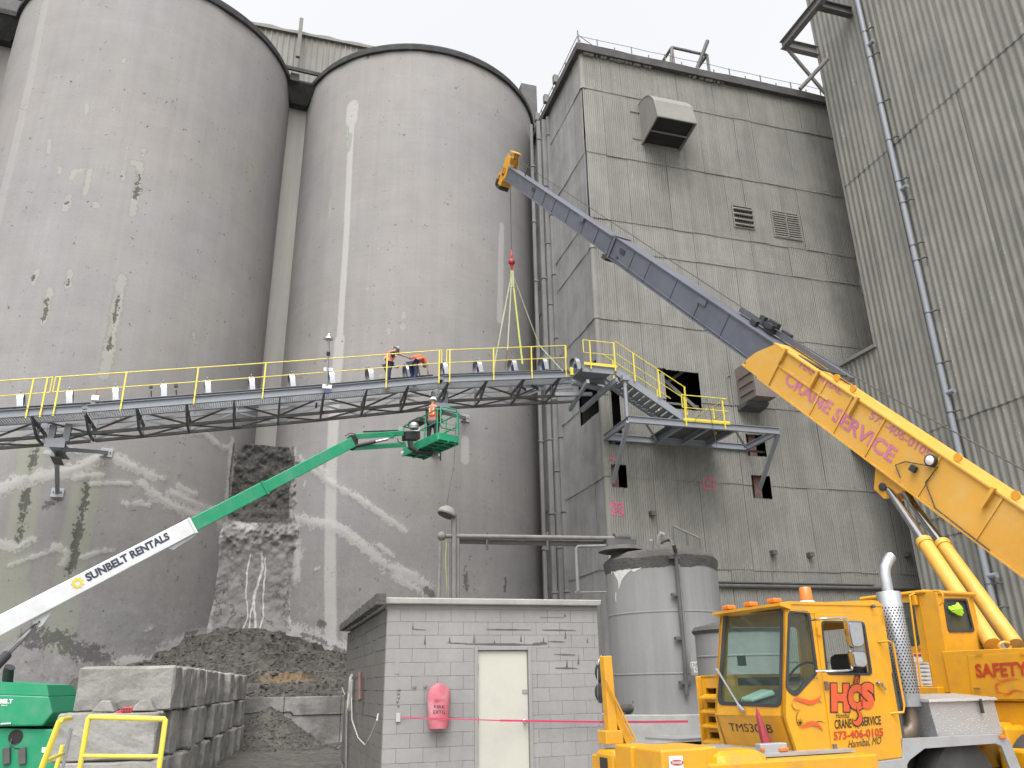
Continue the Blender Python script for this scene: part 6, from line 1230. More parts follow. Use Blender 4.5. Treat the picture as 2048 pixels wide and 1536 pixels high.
MB().hexa([ck(tu0-.04, .08, tz1), ck(tu1-.01, .08, tz1), ck(tu1-.01, .72, tz1), ck(tu0-.04, .72, tz1)], [ck(tu0-.03, .09, tz1+.035), ck(tu1-.02, .09, tz1+.035), ck(tu1-.02, .70, tz1+.08), ck(tu0-.03, .70, tz1+.08)]).build('lid', M['tread'], tb_, bevel=.006)
MB().box(ck(tu0+(tu1-tu0)*.72, .085, tz1-.06), (CA.u, CA.v, ZA), (.03, .03, .16)).build('latch', M['black'], tb_)
tm_ = MB().box(ck(CA.h(1870, 1455, .95)[0], .95, FZ+.13), (CA.u, CA.v, ZA), (1.3, .22, .22)).build('timber_block', M['wood'], None, bevel=.01); tag(tm_, 'weathered square timber lying on the crane deck behind the muffler', 'timber')
for (a, b, y0, y1, v) in ((2.35, 6.0, 1410, 1560, 1.1),):
    z1 = FZ+.14; MB().box(ck(3.6, 1.15, z1-.3), (CA.u, CA.v, ZA), (3.0, 1.5, .55)).build('turntable_frame', M['crane'], cr, bevel=.05)
vb('rear_outrigger', 2008, 1452, 2200, 1620, .25, .5, bevel=.05)
vb('rear_body', 2052, 1500, 2300, 1640, -.05, .4, bevel=.04)
# flat packed boards behind the crane nose
pl_ = MB()
for k in range(3): pl_.box(ck(.55+k*.12, 3.3+.05*k, .72+.1*k), (nrm(CA.u+CA.v*.1*k), nrm(CA.v-CA.u*.1*k), ZA), (1.5-.2*k, .7, .035))
tag(pl_.build('board_stack', M['tank'], None), 'pale flat boards stacked on the ground behind the crane nose', 'boards')
# ------------------------------------------------------------------ block shed
VS = -16.62; XS0 = -11.15; XS1 = PL.h(1198, 1300, VS)[0]; zcap = PL.h(980, 1216, VS)[2]; ZFL = .05
sh = thing('block_shed', 'small grey cinder block shed with a pale steel door and flat concrete roof', 'shed', PL.w(XS0, VS, 0))
ct = zcap-.02; crs = .2; BWp = .405
d0, d1 = PL.h(949, 1400, VS)[0], PL.h(1064, 1400, VS)[0]; dt = PL.h(1005, 1293, VS)[2]
MB().box(PL.w((XS0+XS1)/2, VS+.14, ct/2), (PL.u, PL.v, ZA), (XS1-XS0-.03, .2, ct-.01)).build('mortar_core', M['mortar'], sh)
MB().box(PL.w(XS0+.14, VS+3.1, ct/2-.0), (PL.u, PL.v, ZA), (.2, 6.0, ct-.02)).build('mortar_core', M['mortar'], sh)
MB().box(PL.w(XS1-.14, VS+3.1, ct/2-.0), (PL.u, PL.v, ZA), (.2, 6.0, ct-.02)).build('mortar_core', M['mortar'], sh)
MB().box(PL.w((XS0+XS1)/2, VS+6.1, ct/2), (PL.u, PL.v, ZA), (XS1-XS0-.03, .2, ct-.02)).build('rear_wall', M['block'], sh)
def bmesh_block(L, mat, k):
    m = MB(); m.box((0, 0, 0), ((1, 0, 0), (0, 1, 0), (0, 0, 1)), (L-.003, .10, crs-.003))
    me = m.mesh('cinder_block', mat); b = bmesh.new(); b.from_mesh(me); bmesh.ops.bevel(b, geom=[e for e in b.edges], offset=.0025, segments=1, affect='EDGES'); b.to_mesh(me); b.free(); return me
cache = {}
def put(x0, x1, z0, side):
    L = round(x1-x0, 3); key = (L, side)
    if L < .05: return
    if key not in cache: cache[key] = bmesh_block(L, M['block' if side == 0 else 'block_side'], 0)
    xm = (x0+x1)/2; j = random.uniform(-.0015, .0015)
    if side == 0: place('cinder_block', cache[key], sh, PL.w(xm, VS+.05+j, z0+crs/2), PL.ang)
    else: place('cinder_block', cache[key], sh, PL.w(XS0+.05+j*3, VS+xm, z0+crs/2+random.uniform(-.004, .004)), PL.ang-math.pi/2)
nr = int(ct/crs); zb0 = ct-nr*crs
for r in range(nr):
    z0 = zb0+r*crs
    if z0 < .15: continue
    xs = [XS0]+[XS0+.0+(.5*(r % 2)+k)*BWp for k in range(0, 12) if 0.06 < (.5*(r % 2)+k)*BWp < XS1-XS0-.06]+[XS1]
    for a, b in zip(xs[:-1], xs[1:]):
        if z0+crs > dt+.02 or b <= d0 or a >= d1: put(a, b, z0, 0); continue
        if a < d0: put(a, d0, z0, 0)
        if b > d1: put(d1, b, z0, 0)
    xs = [.1]+[(.5*((r+1) % 2)+k)*BWp for k in range(0, 16) if .16 < (.5*((r+1) % 2)+k)*BWp < 6.1]+[6.2]
    for a, b in zip(xs[:-1], xs[1:]): put(a, b, z0, 1)
# dark damp joints on the front
jt = []
for (x0, y0, x1, y1, w_) in ((825, 1259, 853, 1260, .012), (973, 1259, 1062, 1260, .014), (1085, 1260, 1152, 1261, .014), (930, 1288, 1080, 1290, .022), (893, 1286, 935, 1287, .01), (1065, 1288, 1095, 1287, .03), (1095, 1283, 1130, 1284, .012), (1108, 1309, 1150, 1310, .016), (1110, 1336, 1155, 1337, .016), (1080, 1235, 1128, 1235, .008)):
    a = PL.h(x0, y0, VS-.003); b = PL.h(x1, y1, VS-.003); n = 12; m = MB()
    for k in range(n+1):
        t = k/n; w = w_*(.35+.65*math.sin(math.pi*(t*.9+.05)))*random.uniform(.6, 1.3); m.v += [tuple(PL.w(a[0]+(b[0]-a[0])*t, VS-.0025, a[2]+(b[2]-a[2])*t+w*.9)), tuple(PL.w(a[0]+(b[0]-a[0])*t, VS-.0025, a[2]+(b[2]-a[2])*t-w*.7))]
        if k: m.f.append((2*k-2, 2*k-1, 2*k+1, 2*k))
    m.build('crumbled_joint', M['dark_steel'], sh, fix=False)
for (x, y, h_) in ((826, 1253, 12), (850, 1280, 18), (899, 1280, 14), (948, 1275, 22), (989, 1283, 10), (1087, 1280, 14), (1131, 1268, 20), (1130, 1230, 8), (1134, 1325, 20), (1157, 1318, 22), (1175, 1280, 12), (1042, 1275, 18)):
    a = PL.h(x, y-h_/2, VS-.003); b = PL.h(x, y+h_/2, VS-.003); m = MB(); m.v = [tuple(PL.w(a[0], VS-.0025, a[2])), tuple(PL.w(b[0]-.018, VS-.0025, b[2])), tuple(PL.w(b[0]+.018, VS-.0025, b[2]))]; m.f = [(0, 1, 2)]; m.build('crumbled_joint', M['dark_steel'], sh, fix=False)
# lintel course and roof slab
MB().box(PL.w((XS0+XS1)/2, VS+.1, ct+.03), (PL.u, PL.v, ZA), (XS1-XS0+.02, .22, .07)).build('top_board', M['block'], sh, bevel=.005)
zr0 = ct+.065; zr1 = PL.h(980, 1197, VS-.12)[2]
m = MB(); o0, o1 = XS0-.02, XS1+.05; nseg = 24
rs = MB().hexa([PL.w(XS0-.10, VS-.10, zr0), PL.w(XS1+.03, VS-.10, zr0), PL.w(XS1+.03, VS+6.3, zr0-.02), PL.w(XS0-.10, VS+6.3, zr0-.02)], [PL.w(XS0-.10, VS-.12, zr1), PL.w(XS1+.05, VS-.12, zr1), PL.w(XS1+.05, VS+6.3, zr1-.0), PL.w(XS0-.10, VS+6.3, zr1-.0)]).build('roof_slab', M['concrete_cap'], sh, bevel=.015)
# dusty dark edge along the left side of the roof
m = MB(); k = 0
for i in range(40):
    v = VS-.10+i*.16; j = random.uniform(0, .05); m.box(PL.w(XS0-.13, v, (zr0+zr1)/2+j*.3), (PL.u, PL.v, ZA), (.10+j, .165, zr1-zr0+.02+j))
m.build('dusty_roof_edge', M['tank_cake'], rs)
# door
zk = PL.h(1050, 1443, VS)[2]
df = MB().prism([(d0, ZFL), (d0, dt), (d1, dt), (d1, ZFL)], PL.w(0, VS-.01, 0), PL.u, ZA, PL.v*.12, [[(d0+.05, ZFL), (d0+.05, dt-.06), (d1-.05, dt-.06), (d1-.05, ZFL)]] if False else ()) if False else None
f_ = MB(); f_.box(PL.w(d0+.025, VS+.03, (dt+ZFL)/2), (PL.u, PL.v, ZA), (.055, .10, dt-ZFL)); f_.box(PL.w(d1-.025, VS+.03, (dt+ZFL)/2), (PL.u, PL.v, ZA), (.055, .10, dt-ZFL)); f_.box(PL.w((d0+d1)/2, VS+.032, dt-.028), (PL.u, PL.v, ZA), (d1-d0-.11, .096, .055)); f_.build('door_frame', M['block'], sh, bevel=.004)
dr_ = MB().box(PL.w((d0+d1)/2, VS+.05, (dt+ZFL)/2-.03), (PL.u, PL.v, ZA), (d1-d0-.12, .045, dt-ZFL-.07)).build('steel_door', M['door'], sh, bevel=.004)
kx = PL.h(1050, 1443, VS)[0]; MB().rev(PL.w(kx, VS+.03, zk), -PL.v, [(.035, 0), (.035, .01), (.015, .02), (.015, .04), (.032, .055), (.03, .08), (.0, .09)], 16).build('door_knob', M['chrome'], dr_, smooth=True)
MB().box(PL.w(PL.h(1051, 1383, VS)[0], VS+.022, PL.h(1051, 1383, VS)[2]), (PL.u, PL.v, ZA), (.09, .01, .06)).build('lock_plate', M['block'], dr_)
for y in (1335, 1440): MB().box(PL.w(d0+.06, VS+.015, PL.h(955, y, VS)[2]), (PL.u, PL.v, ZA), (.02, .02, .11)).build('hinge', M['block'], dr_)
MB().box(PL.w(PL.h(796, 1435, VS)[0], VS-.015, PL.h(796, 1435, VS)[2]), (PL.u, PL.v, ZA), (.065, .03, .12)).build('outlet_box', M['concrete_cap'], sh, bevel=.004)
for x, y in ((797, 1378), (829, 1373), (850, 1372)): MB().box(PL.w(PL.h(x, y, VS)[0], VS-.01, PL.h(x, y, VS)[2]), (nrm(PL.u+ZA*.5), PL.v, nrm(ZA-PL.u*.5)), (.05, .02, .03)).build('anchor_stub', M['mortar'], sh)
for z in np.arange(PL.h(796, 1410, VS)[2]-.0, PL.h(796, 1372, VS)[2], .055): MB().ball(PL.w(PL.h(796, 1400, VS)[0]+random.uniform(-.01, .01), VS-.005, z), .018, 6, 4).build('patch_hole', M['mortar'], sh)
MB().box(PL.w(PL.h(794, 1324, VS)[0], VS-.001, PL.h(794, 1324, VS)[2]), (PL.u, PL.v, ZA), (.08, .01, .34)).build('patch_plate', M['block'], sh)
# extinguisher cover
ec = PL.h(877, 1413, VS-.1); et, eb = PL.h(877, 1368, VS-.1)[2], PL.h(877, 1457, VS-.1)[2]; EH = et-eb
prof = [(.165, 0), (.17, .02), (.185, .25), (.19, .5), (.205, .66), (.19, .84), (.13, .95), (.07, 1.0), (.03, 1.02)]
m = MB(); n = 20
for r_, h_ in prof:
    for k in range(n): t = 2*math.pi*k/n; w = 1+.05*math.sin(3*t+h_*9)*(1-h_*.5); m.v.append(tuple(PL.w(ec[0]+r_*.88*w*math.cos(t), VS-.11+.105*w*math.sin(t), eb+EH*h_)))
m.f = [(i*n+k, i*n+(k+1) % n, (i+1)*n+(k+1) % n, (i+1)*n+k) for i in range(len(prof)-1) for k in range(n)]+[tuple(range(n))]
ex_ = m.build('extinguisher_cover', M['pink'], None, smooth=True); tag(ex_, 'faded pink vinyl fire extinguisher cover hanging on the shed wall left of the door', 'extinguisher cover')
EP = PLN(PL.w(ec[0], VS-.216, eb), PL.u, ZA)
for s_, ll, lr, ul in (('FIRE', (868, 1416), (889, 1417), (868, 1410)), ('EXTG', (866, 1427), (890, 1428), (866, 1420))): EP.text('lettering', s_, ll, lr, ul, 'letter_black', ex_, bold=.0, lift=.004)
EP.text('lettering', 'FIRE EXTG', (869, 1404), (889, 1404), (869, 1398), 'red', ex_, bold=.0, lift=.002)
# coil of rope and red pipe on the left wall
LW = lambda x, y, o_=.03: np.array(PL.w(*PL.hs(x, y, XS0-o_)))
c = LW(703, 1385, .06); m = MB()
for k in range(6):
    r1, r2 = random.uniform(.10, .2), random.uniform(.28, .42); m.tube([c+PL.v*(r1*math.cos(t)+random.uniform(-.02, .02))-ZA*(r2*math.sin(t))-PL.u*(.01*k) for t in np.linspace(0, 2*math.pi, 16)], .011, 6)
m.tube([c, LW(704, 1440, .1), LW(716, 1475, .1), LW(730, 1490, .1), LW(742, 1470, .1), LW(754, 1440, .08), LW(756, 1428, .04)], .011, 6); m.tube([LW(684, 1375), LW(690, 1390), LW(697, 1380)], .010, 6)
tag(m.build('rope_coil', M['rope'], None, smooth=True), 'white rope coiled on a hook on the dark left wall of the shed', 'rope')
MB().tube([LW(720, 1345, .08), LW(720, 1400, .08)], .04, 8).build('red_pipe', M['rusty'], sh); MB().box(LW(712, 1355, .1), (PL.u, PL.v, ZA), (.1, .5, .05)).build('hook_bar', M['dark_steel'], sh)
MB().tube([LW(694, 1400, .05), LW(692, 1536, .05)], .025, 6).build('conduit', M['old_steel'], sh)
# barrier tape
tp = thing('barrier_tape', 'red barrier tape stretched across the shed front to the yellow crane', 'tape', PL.w(XS0+.3, VS-.1, 1.1))
m = MB(); A0 = PL.w(*PL.h(803, 1435, VS-.03)); A1_ = PL.w(*PL.h(880, 1437, VS-.24)); A2 = PL.w(*PL.h(1200, 1444, VS-.1)); A3 = P(1376, 1443, 10.3)
m2 = [A0, A1_, PL.w(*PL.h(1000, 1441, VS-.16)), A2, P(1290, 1444, 11.0), A3]
for a, b in zip(m2[:-1], m2[1:]):
    for k in range(10):
        p, q = a+(b-a)*k/10, a+(b-a)*(k+1)/10; hw = .008 if b[0] < 1.3 else .014; m.v += [tuple(p+ZA*hw), tuple(p-ZA*hw), tuple(q+ZA*hw), tuple(q-ZA*hw)]; n_ = len(m.v); m.f.append((n_-4, n_-3, n_-1, n_-2))
m.build('tape_strip', M['tape'], tp, fix=False)
tpl = PLN(A2-nrm(np.cross(A3-A2, ZA))*0, A3-A2, ZA)
for x0, x1 in ((1260, 1278), (1301, 1320), (1323, 1338), (1342, 1360)): tpl.text('lettering', 'DANGER', (x0, 1445.5), (x1, 1445), (x0, 1442), 'letter_black', tp, bold=0, lift=.01)
# ------------------------------------------------------------------ tanks
def tank(name, label, c, r, z0, z1, seams, n=56):
    t = thing(name, label, 'tank', (c[0], c[1], z0)); MB().rev((c[0], c[1], z0), ZA, [(r, 0), (r, z1-z0)], n).build('shell', M['tank'], t, smooth=True)
    for z in seams: MB().rev((c[0], c[1], z), ZA, [(r+.001, -.02), (r+.012, -.012), (r+.012, .012), (r+.001, .02)], n).build('weld_band', M['tank'], t, smooth=True)
    return t
TC = P(1331, 1260, 19.5); rT = 1.47; TC = TC+nrm(np.array([TC[0], TC[1], 0]))*1.2; TCx = TC[:2]
def th(x, y): return hitcyl(x, y, TCx, rT)
zt0, zt1 = th(1331, 1430)[2]-.0, th(1331, 1112)[2]
T1 = tank('storage_tank', 'tall dusty grey cylindrical tank with a caked dark roof, between shed and crane cab', TCx, rT, .3, zt1, [th(1331, 1222)[2], th(1331, 1347)[2]])
m = MB(); n = 64; rings = [(rT+.0, zt1-.28, 1), (rT+.03, zt1-.12, .6), (rT+.05, zt1+.02, .3), (rT*.93, zt1+.16, .5), (rT*.6, zt1+.30, .5), (rT*.25, zt1+.36, .4), (.02, zt1+.38, 0)]
for j, (r_, z, q) in enumerate(rings):
    for k in range(n):
        t = 2*math.pi*k/n; w = vnoise(math.cos(t)*4+9, math.sin(t)*4+j*3, 6)-.5; m.v.append((TCx[0]+(r_+.05*w*q)*math.cos(t), TCx[1]+(r_+.05*w*q)*math.sin(t), z+.22*w*q))
m.f = [(i*n+k, i*n+(k+1) % n, (i+1)*n+(k+1) % n, (i+1)*n+k) for i in range(len(rings)-1) for k in range(n)]; m.build('caked_roof', M['tank_cake'], T1, smooth=True)
# flaked white paint
ang0 = math.atan2(-TCx[1], -TCx[0])
def ca(x, y): p = th(x, y); return math.atan2(p[1]-TCx[1], p[0]-TCx[0]), p[2]
def patch(pts, parent, mat, lift=.006, name='flaked_paint'):
    L = [ca(*p) for p in pts]; bse = L[0][0]; L = [(((a-bse+math.pi) % (2*math.pi))-math.pi, z) for a, z in L]; tri = tessellate_polygon([[Vector((a*rT, z, 0)) for a, z in L]]); b = bmesh.new(); vv = [b.verts.new((a, z, 0)) for a, z in L]
    for t in tri:
        try: b.faces.new([vv[i] for i in t])
        except ValueError: pass
    bmesh.ops.subdivide_edges(b, edges=b.edges, cuts=2, use_grid_fill=True); bmesh.ops.triangulate(b, faces=b.faces); b.verts.index_update(); m = MB()
    m.v = [(TCx[0]+(rT+lift)*math.cos(bse+v.co.x), TCx[1]+(rT+lift)*math.sin(bse+v.co.x), v.co.y) for v in b.verts]; m.f = [tuple(v.index for v in f.verts) for f in b.faces]; b.free(); return m.build(name, M[mat], parent, fix=False)
patch([(1217, 1124), (1232, 1122), (1258, 1118), (1276, 1112), (1301, 1110), (1300, 1120), (1290, 1127), (1282, 1136), (1268, 1144), (1262, 1140), (1255, 1146), (1248, 1154), (1243, 1162), (1238, 1180), (1236, 1160), (1230, 1150), (1226, 1142), (1224, 1150), (1221, 1138), (1217, 1134)], T1, 'flake')
patch([(1231, 1184), (1233, 1186), (1233, 1206), (1231, 1200)], T1, 'flake')
zh = zt1+.25; hx = TCx+np.array(PL.u[:2])*-1.1; MB().rev((hx[0], hx[1], zh-.15), ZA, [(.3, 0), (.3, .16), (.62, .2), (.5, .32), (.1, .36)], 18).build('hatch', M['tank_cake'], T1, smooth=True)
q = lambda x, y, d=-1.0: P(x, y, float((np.array([TCx[0], TCx[1], 3])-CAM)@FW)+d)
MB().tube([q(1302, 1100), q(1302, 1080)], .06, 8).build('vent_stub', M['tank'], T1); MB().tube([q(1318, 1090), q(1319, 1072), q(1322, 1067), q(1327, 1070)], .06, 8).build('gooseneck_vent', M['tank'], T1, smooth=True)
MB().tube([q(1316, 1088), q(1330, 1080), q(1341, 1079), q(1347, 1088, -1.3)]+[th(x, y)+nrm(np.append(th(x, y)[:2]-TCx, 0))*.10 for x, y in ((1349, 1105), (1356, 1190), (1366, 1300), (1371, 1390))], .05, 8).build('fill_pipe', M['dark_steel'], T1, smooth=True)
MB().tube([th(x, y)+nrm(np.append(th(x, y)[:2]-TCx, 0))*.10 for x, y in ((1355, 1130), (1361, 1190), (1370, 1300), (1372, 1380))], .03, 8).build('conduit', M['old_steel'], T1, smooth=True)
for x, y in ((1346, 1116), (1352, 1190), (1359, 1277), (1368, 1365)): p = th(x, y); MB().box(p+nrm(np.append(p[:2]-TCx, 0))*.08, (PL.u, PL.v, ZA), (.28, .1, .07)).build('pipe_clamp', M['dark_steel'], T1)
MB().tube([q(1346, 1052), q(1400, 1077)], .025, 6).build('roof_rail', M['old_steel'], T1); MB().tube([q(1374, 1066), q(1376, 1090)], .03, 6).build('rail_post', M['old_steel'], T1); MB().tube([q(1399, 1077), q(1402, 1098)], .02, 6).build('rail_post', M['old_steel'], T1); MB().tube([q(1346, 1052), q(1347, 1085)], .015, 6).build('rail_post', M['old_steel'], T1)
MB().tube([q(1232, 1415, -1.5), q(1290, 1418, -1.5)], .10, 10).build('drain_pipe', M['tank_cake'], T1, smooth=True); MB().ball(q(1293, 1413, -1.5), .16, 10, 8).build('valve', M['tank_cake'], T1, smooth=True); MB().tube([q(1265, 1404, -1.5), q(1297, 1402, -1.5)], .05, 8).build('valve_lever', M['tank_cake'], T1); MB().ball(q(1318, 1420, -1.5), .17, 10, 8).build('valve', M['tank_cake'], T1, smooth=True)
pc = MB(); pc.rev((TCx[0], TCx[1], 0), ZA, [(rT+.35, 0), (rT+.33, zt0-.0), (rT-.1, zt0+.01)], 40); pc.build('plinth', M['concrete_cap'], T1, smooth=True)
# second tank with stencil sign
C2_ = P(1482, 1300, 16.5)[:2]; T2r = .92
T2 = tank('diesel_tank', 'shorter grey cylindrical tank half hidden behind the crane cab', C2_, T2r, .3, hitcyl(1482, 1256, C2_, T2r)[2], [hitcyl(1482, 1310, C2_, T2r)[2]])
z = hitcyl(1482, 1254, C2_, T2r)[2]; m = MB(); m.rev((C2_[0], C2_[1], z-.08), ZA, [(T2r+.02, 0), (T2r+.06, .06), (T2r, .14), (.3, .28), (.02, .3)], 40); m.build('caked_roof', M['tank_cake'], T2, smooth=True)
p = th(1388, 1330); nv = nrm(np.append(p[:2]-TCx, 0)); SG = PLN(p+nv*.25, nrm(np.cross(ZA, nv)), ZA)
sg = thing('stencil_sign', 'chipped grey plate stencilled DIE and G on the tank by the crane cab', 'sign', p+nv*.25)
SG.plate('sign_plate', [(1381, 1305), (1397, 1303), (1400, 1352), (1383, 1350)], .02, 'tank', sg); 
for s_, ll, lr, ul in (('DIE', (1382, 1333), (1396, 1333), (1382, 1326)), ('G', (1390, 1342), (1396, 1342), (1390, 1335))): SG.text('lettering', s_, ll, lr, ul, 'letter_black', sg, bold=0, lift=.006)
SG.plate('sign_chip', [(1381, 1324), (1397, 1323), (1397, 1345), (1388, 1345), (1387, 1335), (1381, 1335)], .004, 'flake', sg, lift=.003)
# ------------------------------------------------------------------ pipe rack and lamp
VPR = -6.0
pr = thing('pipe_rack', 'dusty pipe run on posts in front of the silo, ending over the tank', 'pipes', PL.w(-5, VPR, 0)); K = lambda x, y, v=VPR: np.array(PL.w(*PL.h(x, y, v)))
for (x0, y0, x1, y1, r_, v) in ((885, 1072, 1250, 1077, .07, 0), (905, 1077, 1235, 1083, .045, .2), (912, 1081, 1250, 1089, .10, .3)): MB().tube([K(x0, y0, VPR+v), K(x1, y1, VPR+v)], r_, 10).build('pipe', M['old_steel'], pr, smooth=True)
for x0, y0, x1, r_ in ((880, 1085, 877, .06), (908, 1030, 908, .09), (916, 1040, 916, .05), (897, 1085, 897, .05)): b = K(x1, 1200); MB().tube([K(x0, y0), K(x1, 1200), np.array([b[0], b[1], 0.])], r_, 10).build('post', M['old_steel'], pr, smooth=True)
for x in (974, 1095): MB().tube([K(x, 1064), K(x, 1100)], .04, 6).build('hanger', M['dark_steel'], pr)
MB().ball(K(884, 1072), .14, 8, 6).build('elbow', M['old_steel'], pr, smooth=True); MB().tube([K(1228, 1075), K(1258, 1075)], .14, 10).build('valve_body', M['dark_steel'], pr, smooth=True); MB().box(K(1240, 1086), (PL.u, PL.v, ZA), (1.0, .3, .22)).build('pipe_box', M['dark_steel'], pr)
MB().tube([K(1228, 1091), K(1155, 1093), K(1152, 1098), K(1156, 1183)], .05, 8).build('pipe', M['transite_side'], pr, smooth=True); MB().tube([K(1150, 1185), K(1214, 1184)], .03, 6).build('pipe', M['old_steel'], pr)
MB().tube([K(1005, 1071), K(1030, 1078), K(1045, 1083), K(1058, 1075), K(1062, 1072)], .012, 5).build('loose_wire', M['old_steel'], pr); MB().tube([K(893, 1082), K(891, 1120), K(895, 1200)], .012, 5).build('yellow_rope', M['sling'], pr)
lm = thing('yard_lamp', 'dusty dome yard lamp tilted on its pole above the shed roof', 'lamp', K(905, 1200)); c = K(895, 1024)
ax_ = nrm(ZA*.8+RV*.28-np.array([0, .5, 0])*-.3); MB().rev(c, ax_, [(.28, -.12), (.30, -.08), (.27, .04), (.16, .14), (.05, .17)], 18).build('lamp_dome', M['hood_metal'], lm, smooth=True); MB().rev(c, ax_, [(.26, -.121), (.0, -.10)], 18).build('lamp_glass', M['dark_steel'], lm); MB().tube([K(908, 1020), K(908, 1200)], .045, 8).build('lamp_pole', M['old_steel'], lm); MB().tube([K(908, 1022), c+ax_*.1], .03, 6).build('lamp_arm', M['old_steel'], lm)
wr = thing('drop_wire', 'thin dark wire hanging from the basket down to the yard lamp', 'wire', K(893, 1000)); MB().tube([P(912, 845, 27.5), P(908, 930, 26.6), P(898, 985, 25.5), K(892, 1015)], .010, 5).build('wire_run', M['cable'], wr)
# ------------------------------------------------------------------ cast concrete block wall
BHt = .70; BLn = 1.5; BTh = .76
def big_block():
    m = MB(); L, W, H = BLn-.02, BTh-random.uniform(.03, .2), BHt-.012; m.box((0, 0, H/2), ((1, 0, 0), (0, 1, 0), (0, 0, 1)), (L, W, H)); me = m.mesh('b', None); b = bmesh.new(); b.from_mesh(me)
    bmesh.ops.bevel(b, geom=[e for e in b.edges], offset=.03, segments=1, affect='EDGES'); bmesh.ops.subdivide_edges(b, edges=[e for e in b.edges if e.calc_length() > .3], cuts=3, use_grid_fill=True)
    for v in b.verts: v.co += Vector([random.uniform(-.014, .014) for _ in range(3)])
    b.to_mesh(me); b.free(); me.materials.append(M['barrier_block']); return me
bms = [big_block() for _ in range(6)]
gs_ = MB(); gs_.box((0, 0, 0), ((1, 0, 0), (0, 1, 0), (0, 0, 1)), (.03, .06, BHt*.8)); grv = gs_.mesh('groove_lip', M['barrier_block'])
ORD = ['first', 'second', 'third', 'fourth', 'fifth', 'sixth', 'seventh', 'eighth', 'ninth', 'tenth', 'eleventh', 'twelfth', 'thirteenth', 'fourteenth', 'fifteenth', 'sixteenth', 'seventeenth']
CN = ['bottom', 'middle', 'top']
for c_ in range(3):
    n = 17 if c_ == 2 else 18
    for k in range(17):
        v = (k+.5)*BTh+(0 if c_ == 2 else -.40 if c_ == 1 else -.45)+random.uniform(-.02, .02); ju = random.uniform(-.13, .07)-(.0 if c_ else -.05); yaw = random.uniform(-.07, .07)
        if c_ == 2 and k == 0: ju = -.0
        o = bpy.data.objects.new('concrete_block', random.choice(bms)); COL.objects.link(o); o.location = BL.w(-BLn/2+ju, v, c_*BHt); o.rotation_euler = (random.uniform(-.03, .03), 0, BL.ang+yaw+(math.pi if random.random() < .5 else 0))
        tag(o, f'{ORD[k]} cast concrete block from the camera in the {CN[c_]} row of the block wall', 'concrete block', 'cast concrete blocks stacked in a wall')
for k, (x, wd) in enumerate(((208, .18), (287, .2))):
    a = BL.h(x, 1430, -.25); m = MB(); m.hexa([BL.w(a[0]-wd, -.33, 2*BHt), BL.w(a[0]+wd*.9, -.33, 2*BHt), BL.w(a[0]+wd*.9, -.05, 2*BHt), BL.w(a[0]-wd, -.05, 2*BHt)], [BL.w(a[0]-wd*.35, -.31, 2*BHt+.17), BL.w(a[0]+wd*.4, -.31, 2*BHt+.17), BL.w(a[0]+wd*.4, -.05, 2*BHt+.16), BL.w(a[0]-wd*.35, -.05, 2*BHt+.16)])
    tag(m.build('block_key', M['barrier_block'], None, bevel=.02), ['left', 'right'][k]+' tapered concrete key on the ledge below the top block, '+['near the green machine', 'beside the red part'][k], 'concrete key')
a = BL.w(*BL.h(255, 1423, -.28)); rp = thing('red_part', 'small bright red ribbed plastic part lying between the two concrete keys', 'plastic part', a)
MB().box(a+ZA*.02, (BL.u, BL.v, ZA), (.16, .12, .10)).build('housing', M['red'], rp, bevel=.02); MB().box(a-BL.u*.12-ZA*.01, (nrm(BL.u+ZA*.4), BL.v, nrm(ZA-BL.u*.4)), (.14, .08, .05)).build('spout', M['red'], rp, bevel=.015)
for k in range(6): MB().box(a+BL.u*(-.04+.04*(k % 3))-BL.v*.061+ZA*(.0+.04*(k//3)), (BL.u, BL.v, ZA), (.02, .01, .025)).build('vent', M['black'], rp)
# ------------------------------------------------------------------ yellow guard rail in front
G0 = P(250, 1440, 8.0)
GP_ = PLN(G0, nrm(np.array([1, .06, 0])), ZA); gw = lambda x, y: GP_.w(*GP_.h(x, y)); gr_ = thing('guard_rail', 'yellow tubular guard rail in the lower left corner in front of the blocks', 'guard rail', (G0[0], G0[1], 0))
def pole(name, pts, r_, mat='yellow', par=None): return MB().tube(pts, r_, 12).build(name, M[mat], par or gr_, smooth=True)
pole('frame_tube', [gw(158, 1545), gw(177, 1436), gw(179, 1434), gw(329, 1438), gw(331, 1440), gw(317, 1545)], .026); pole('mid_rail', [gw(163, 1512), gw(322, 1513)], .02)
b = P(128, 1438, 8.6); pole('frame_tube', [P(80, 1545, 7.3), P(119, 1442, 7.4), P(123, 1440, 7.5), P(140, 1437, 8.4)], .027); pole('mid_rail', [P(92, 1522, 7.35), P(124, 1508, 8.3)], .02); pole('frame_tube', [P(126, 1490, 8.5), P(110, 1545, 8.4)], .024)
gp_ = thing('grey_pole', 'thin galvanised rod leaning upright between the yellow rail and the concrete block', 'rod', P(130, 1545, 8.2)); MB().tube([P(124, 1545, 8.2), P(142, 1457, 8.2)], .018, 10).build('rod', M['galv'], gp_, smooth=True)
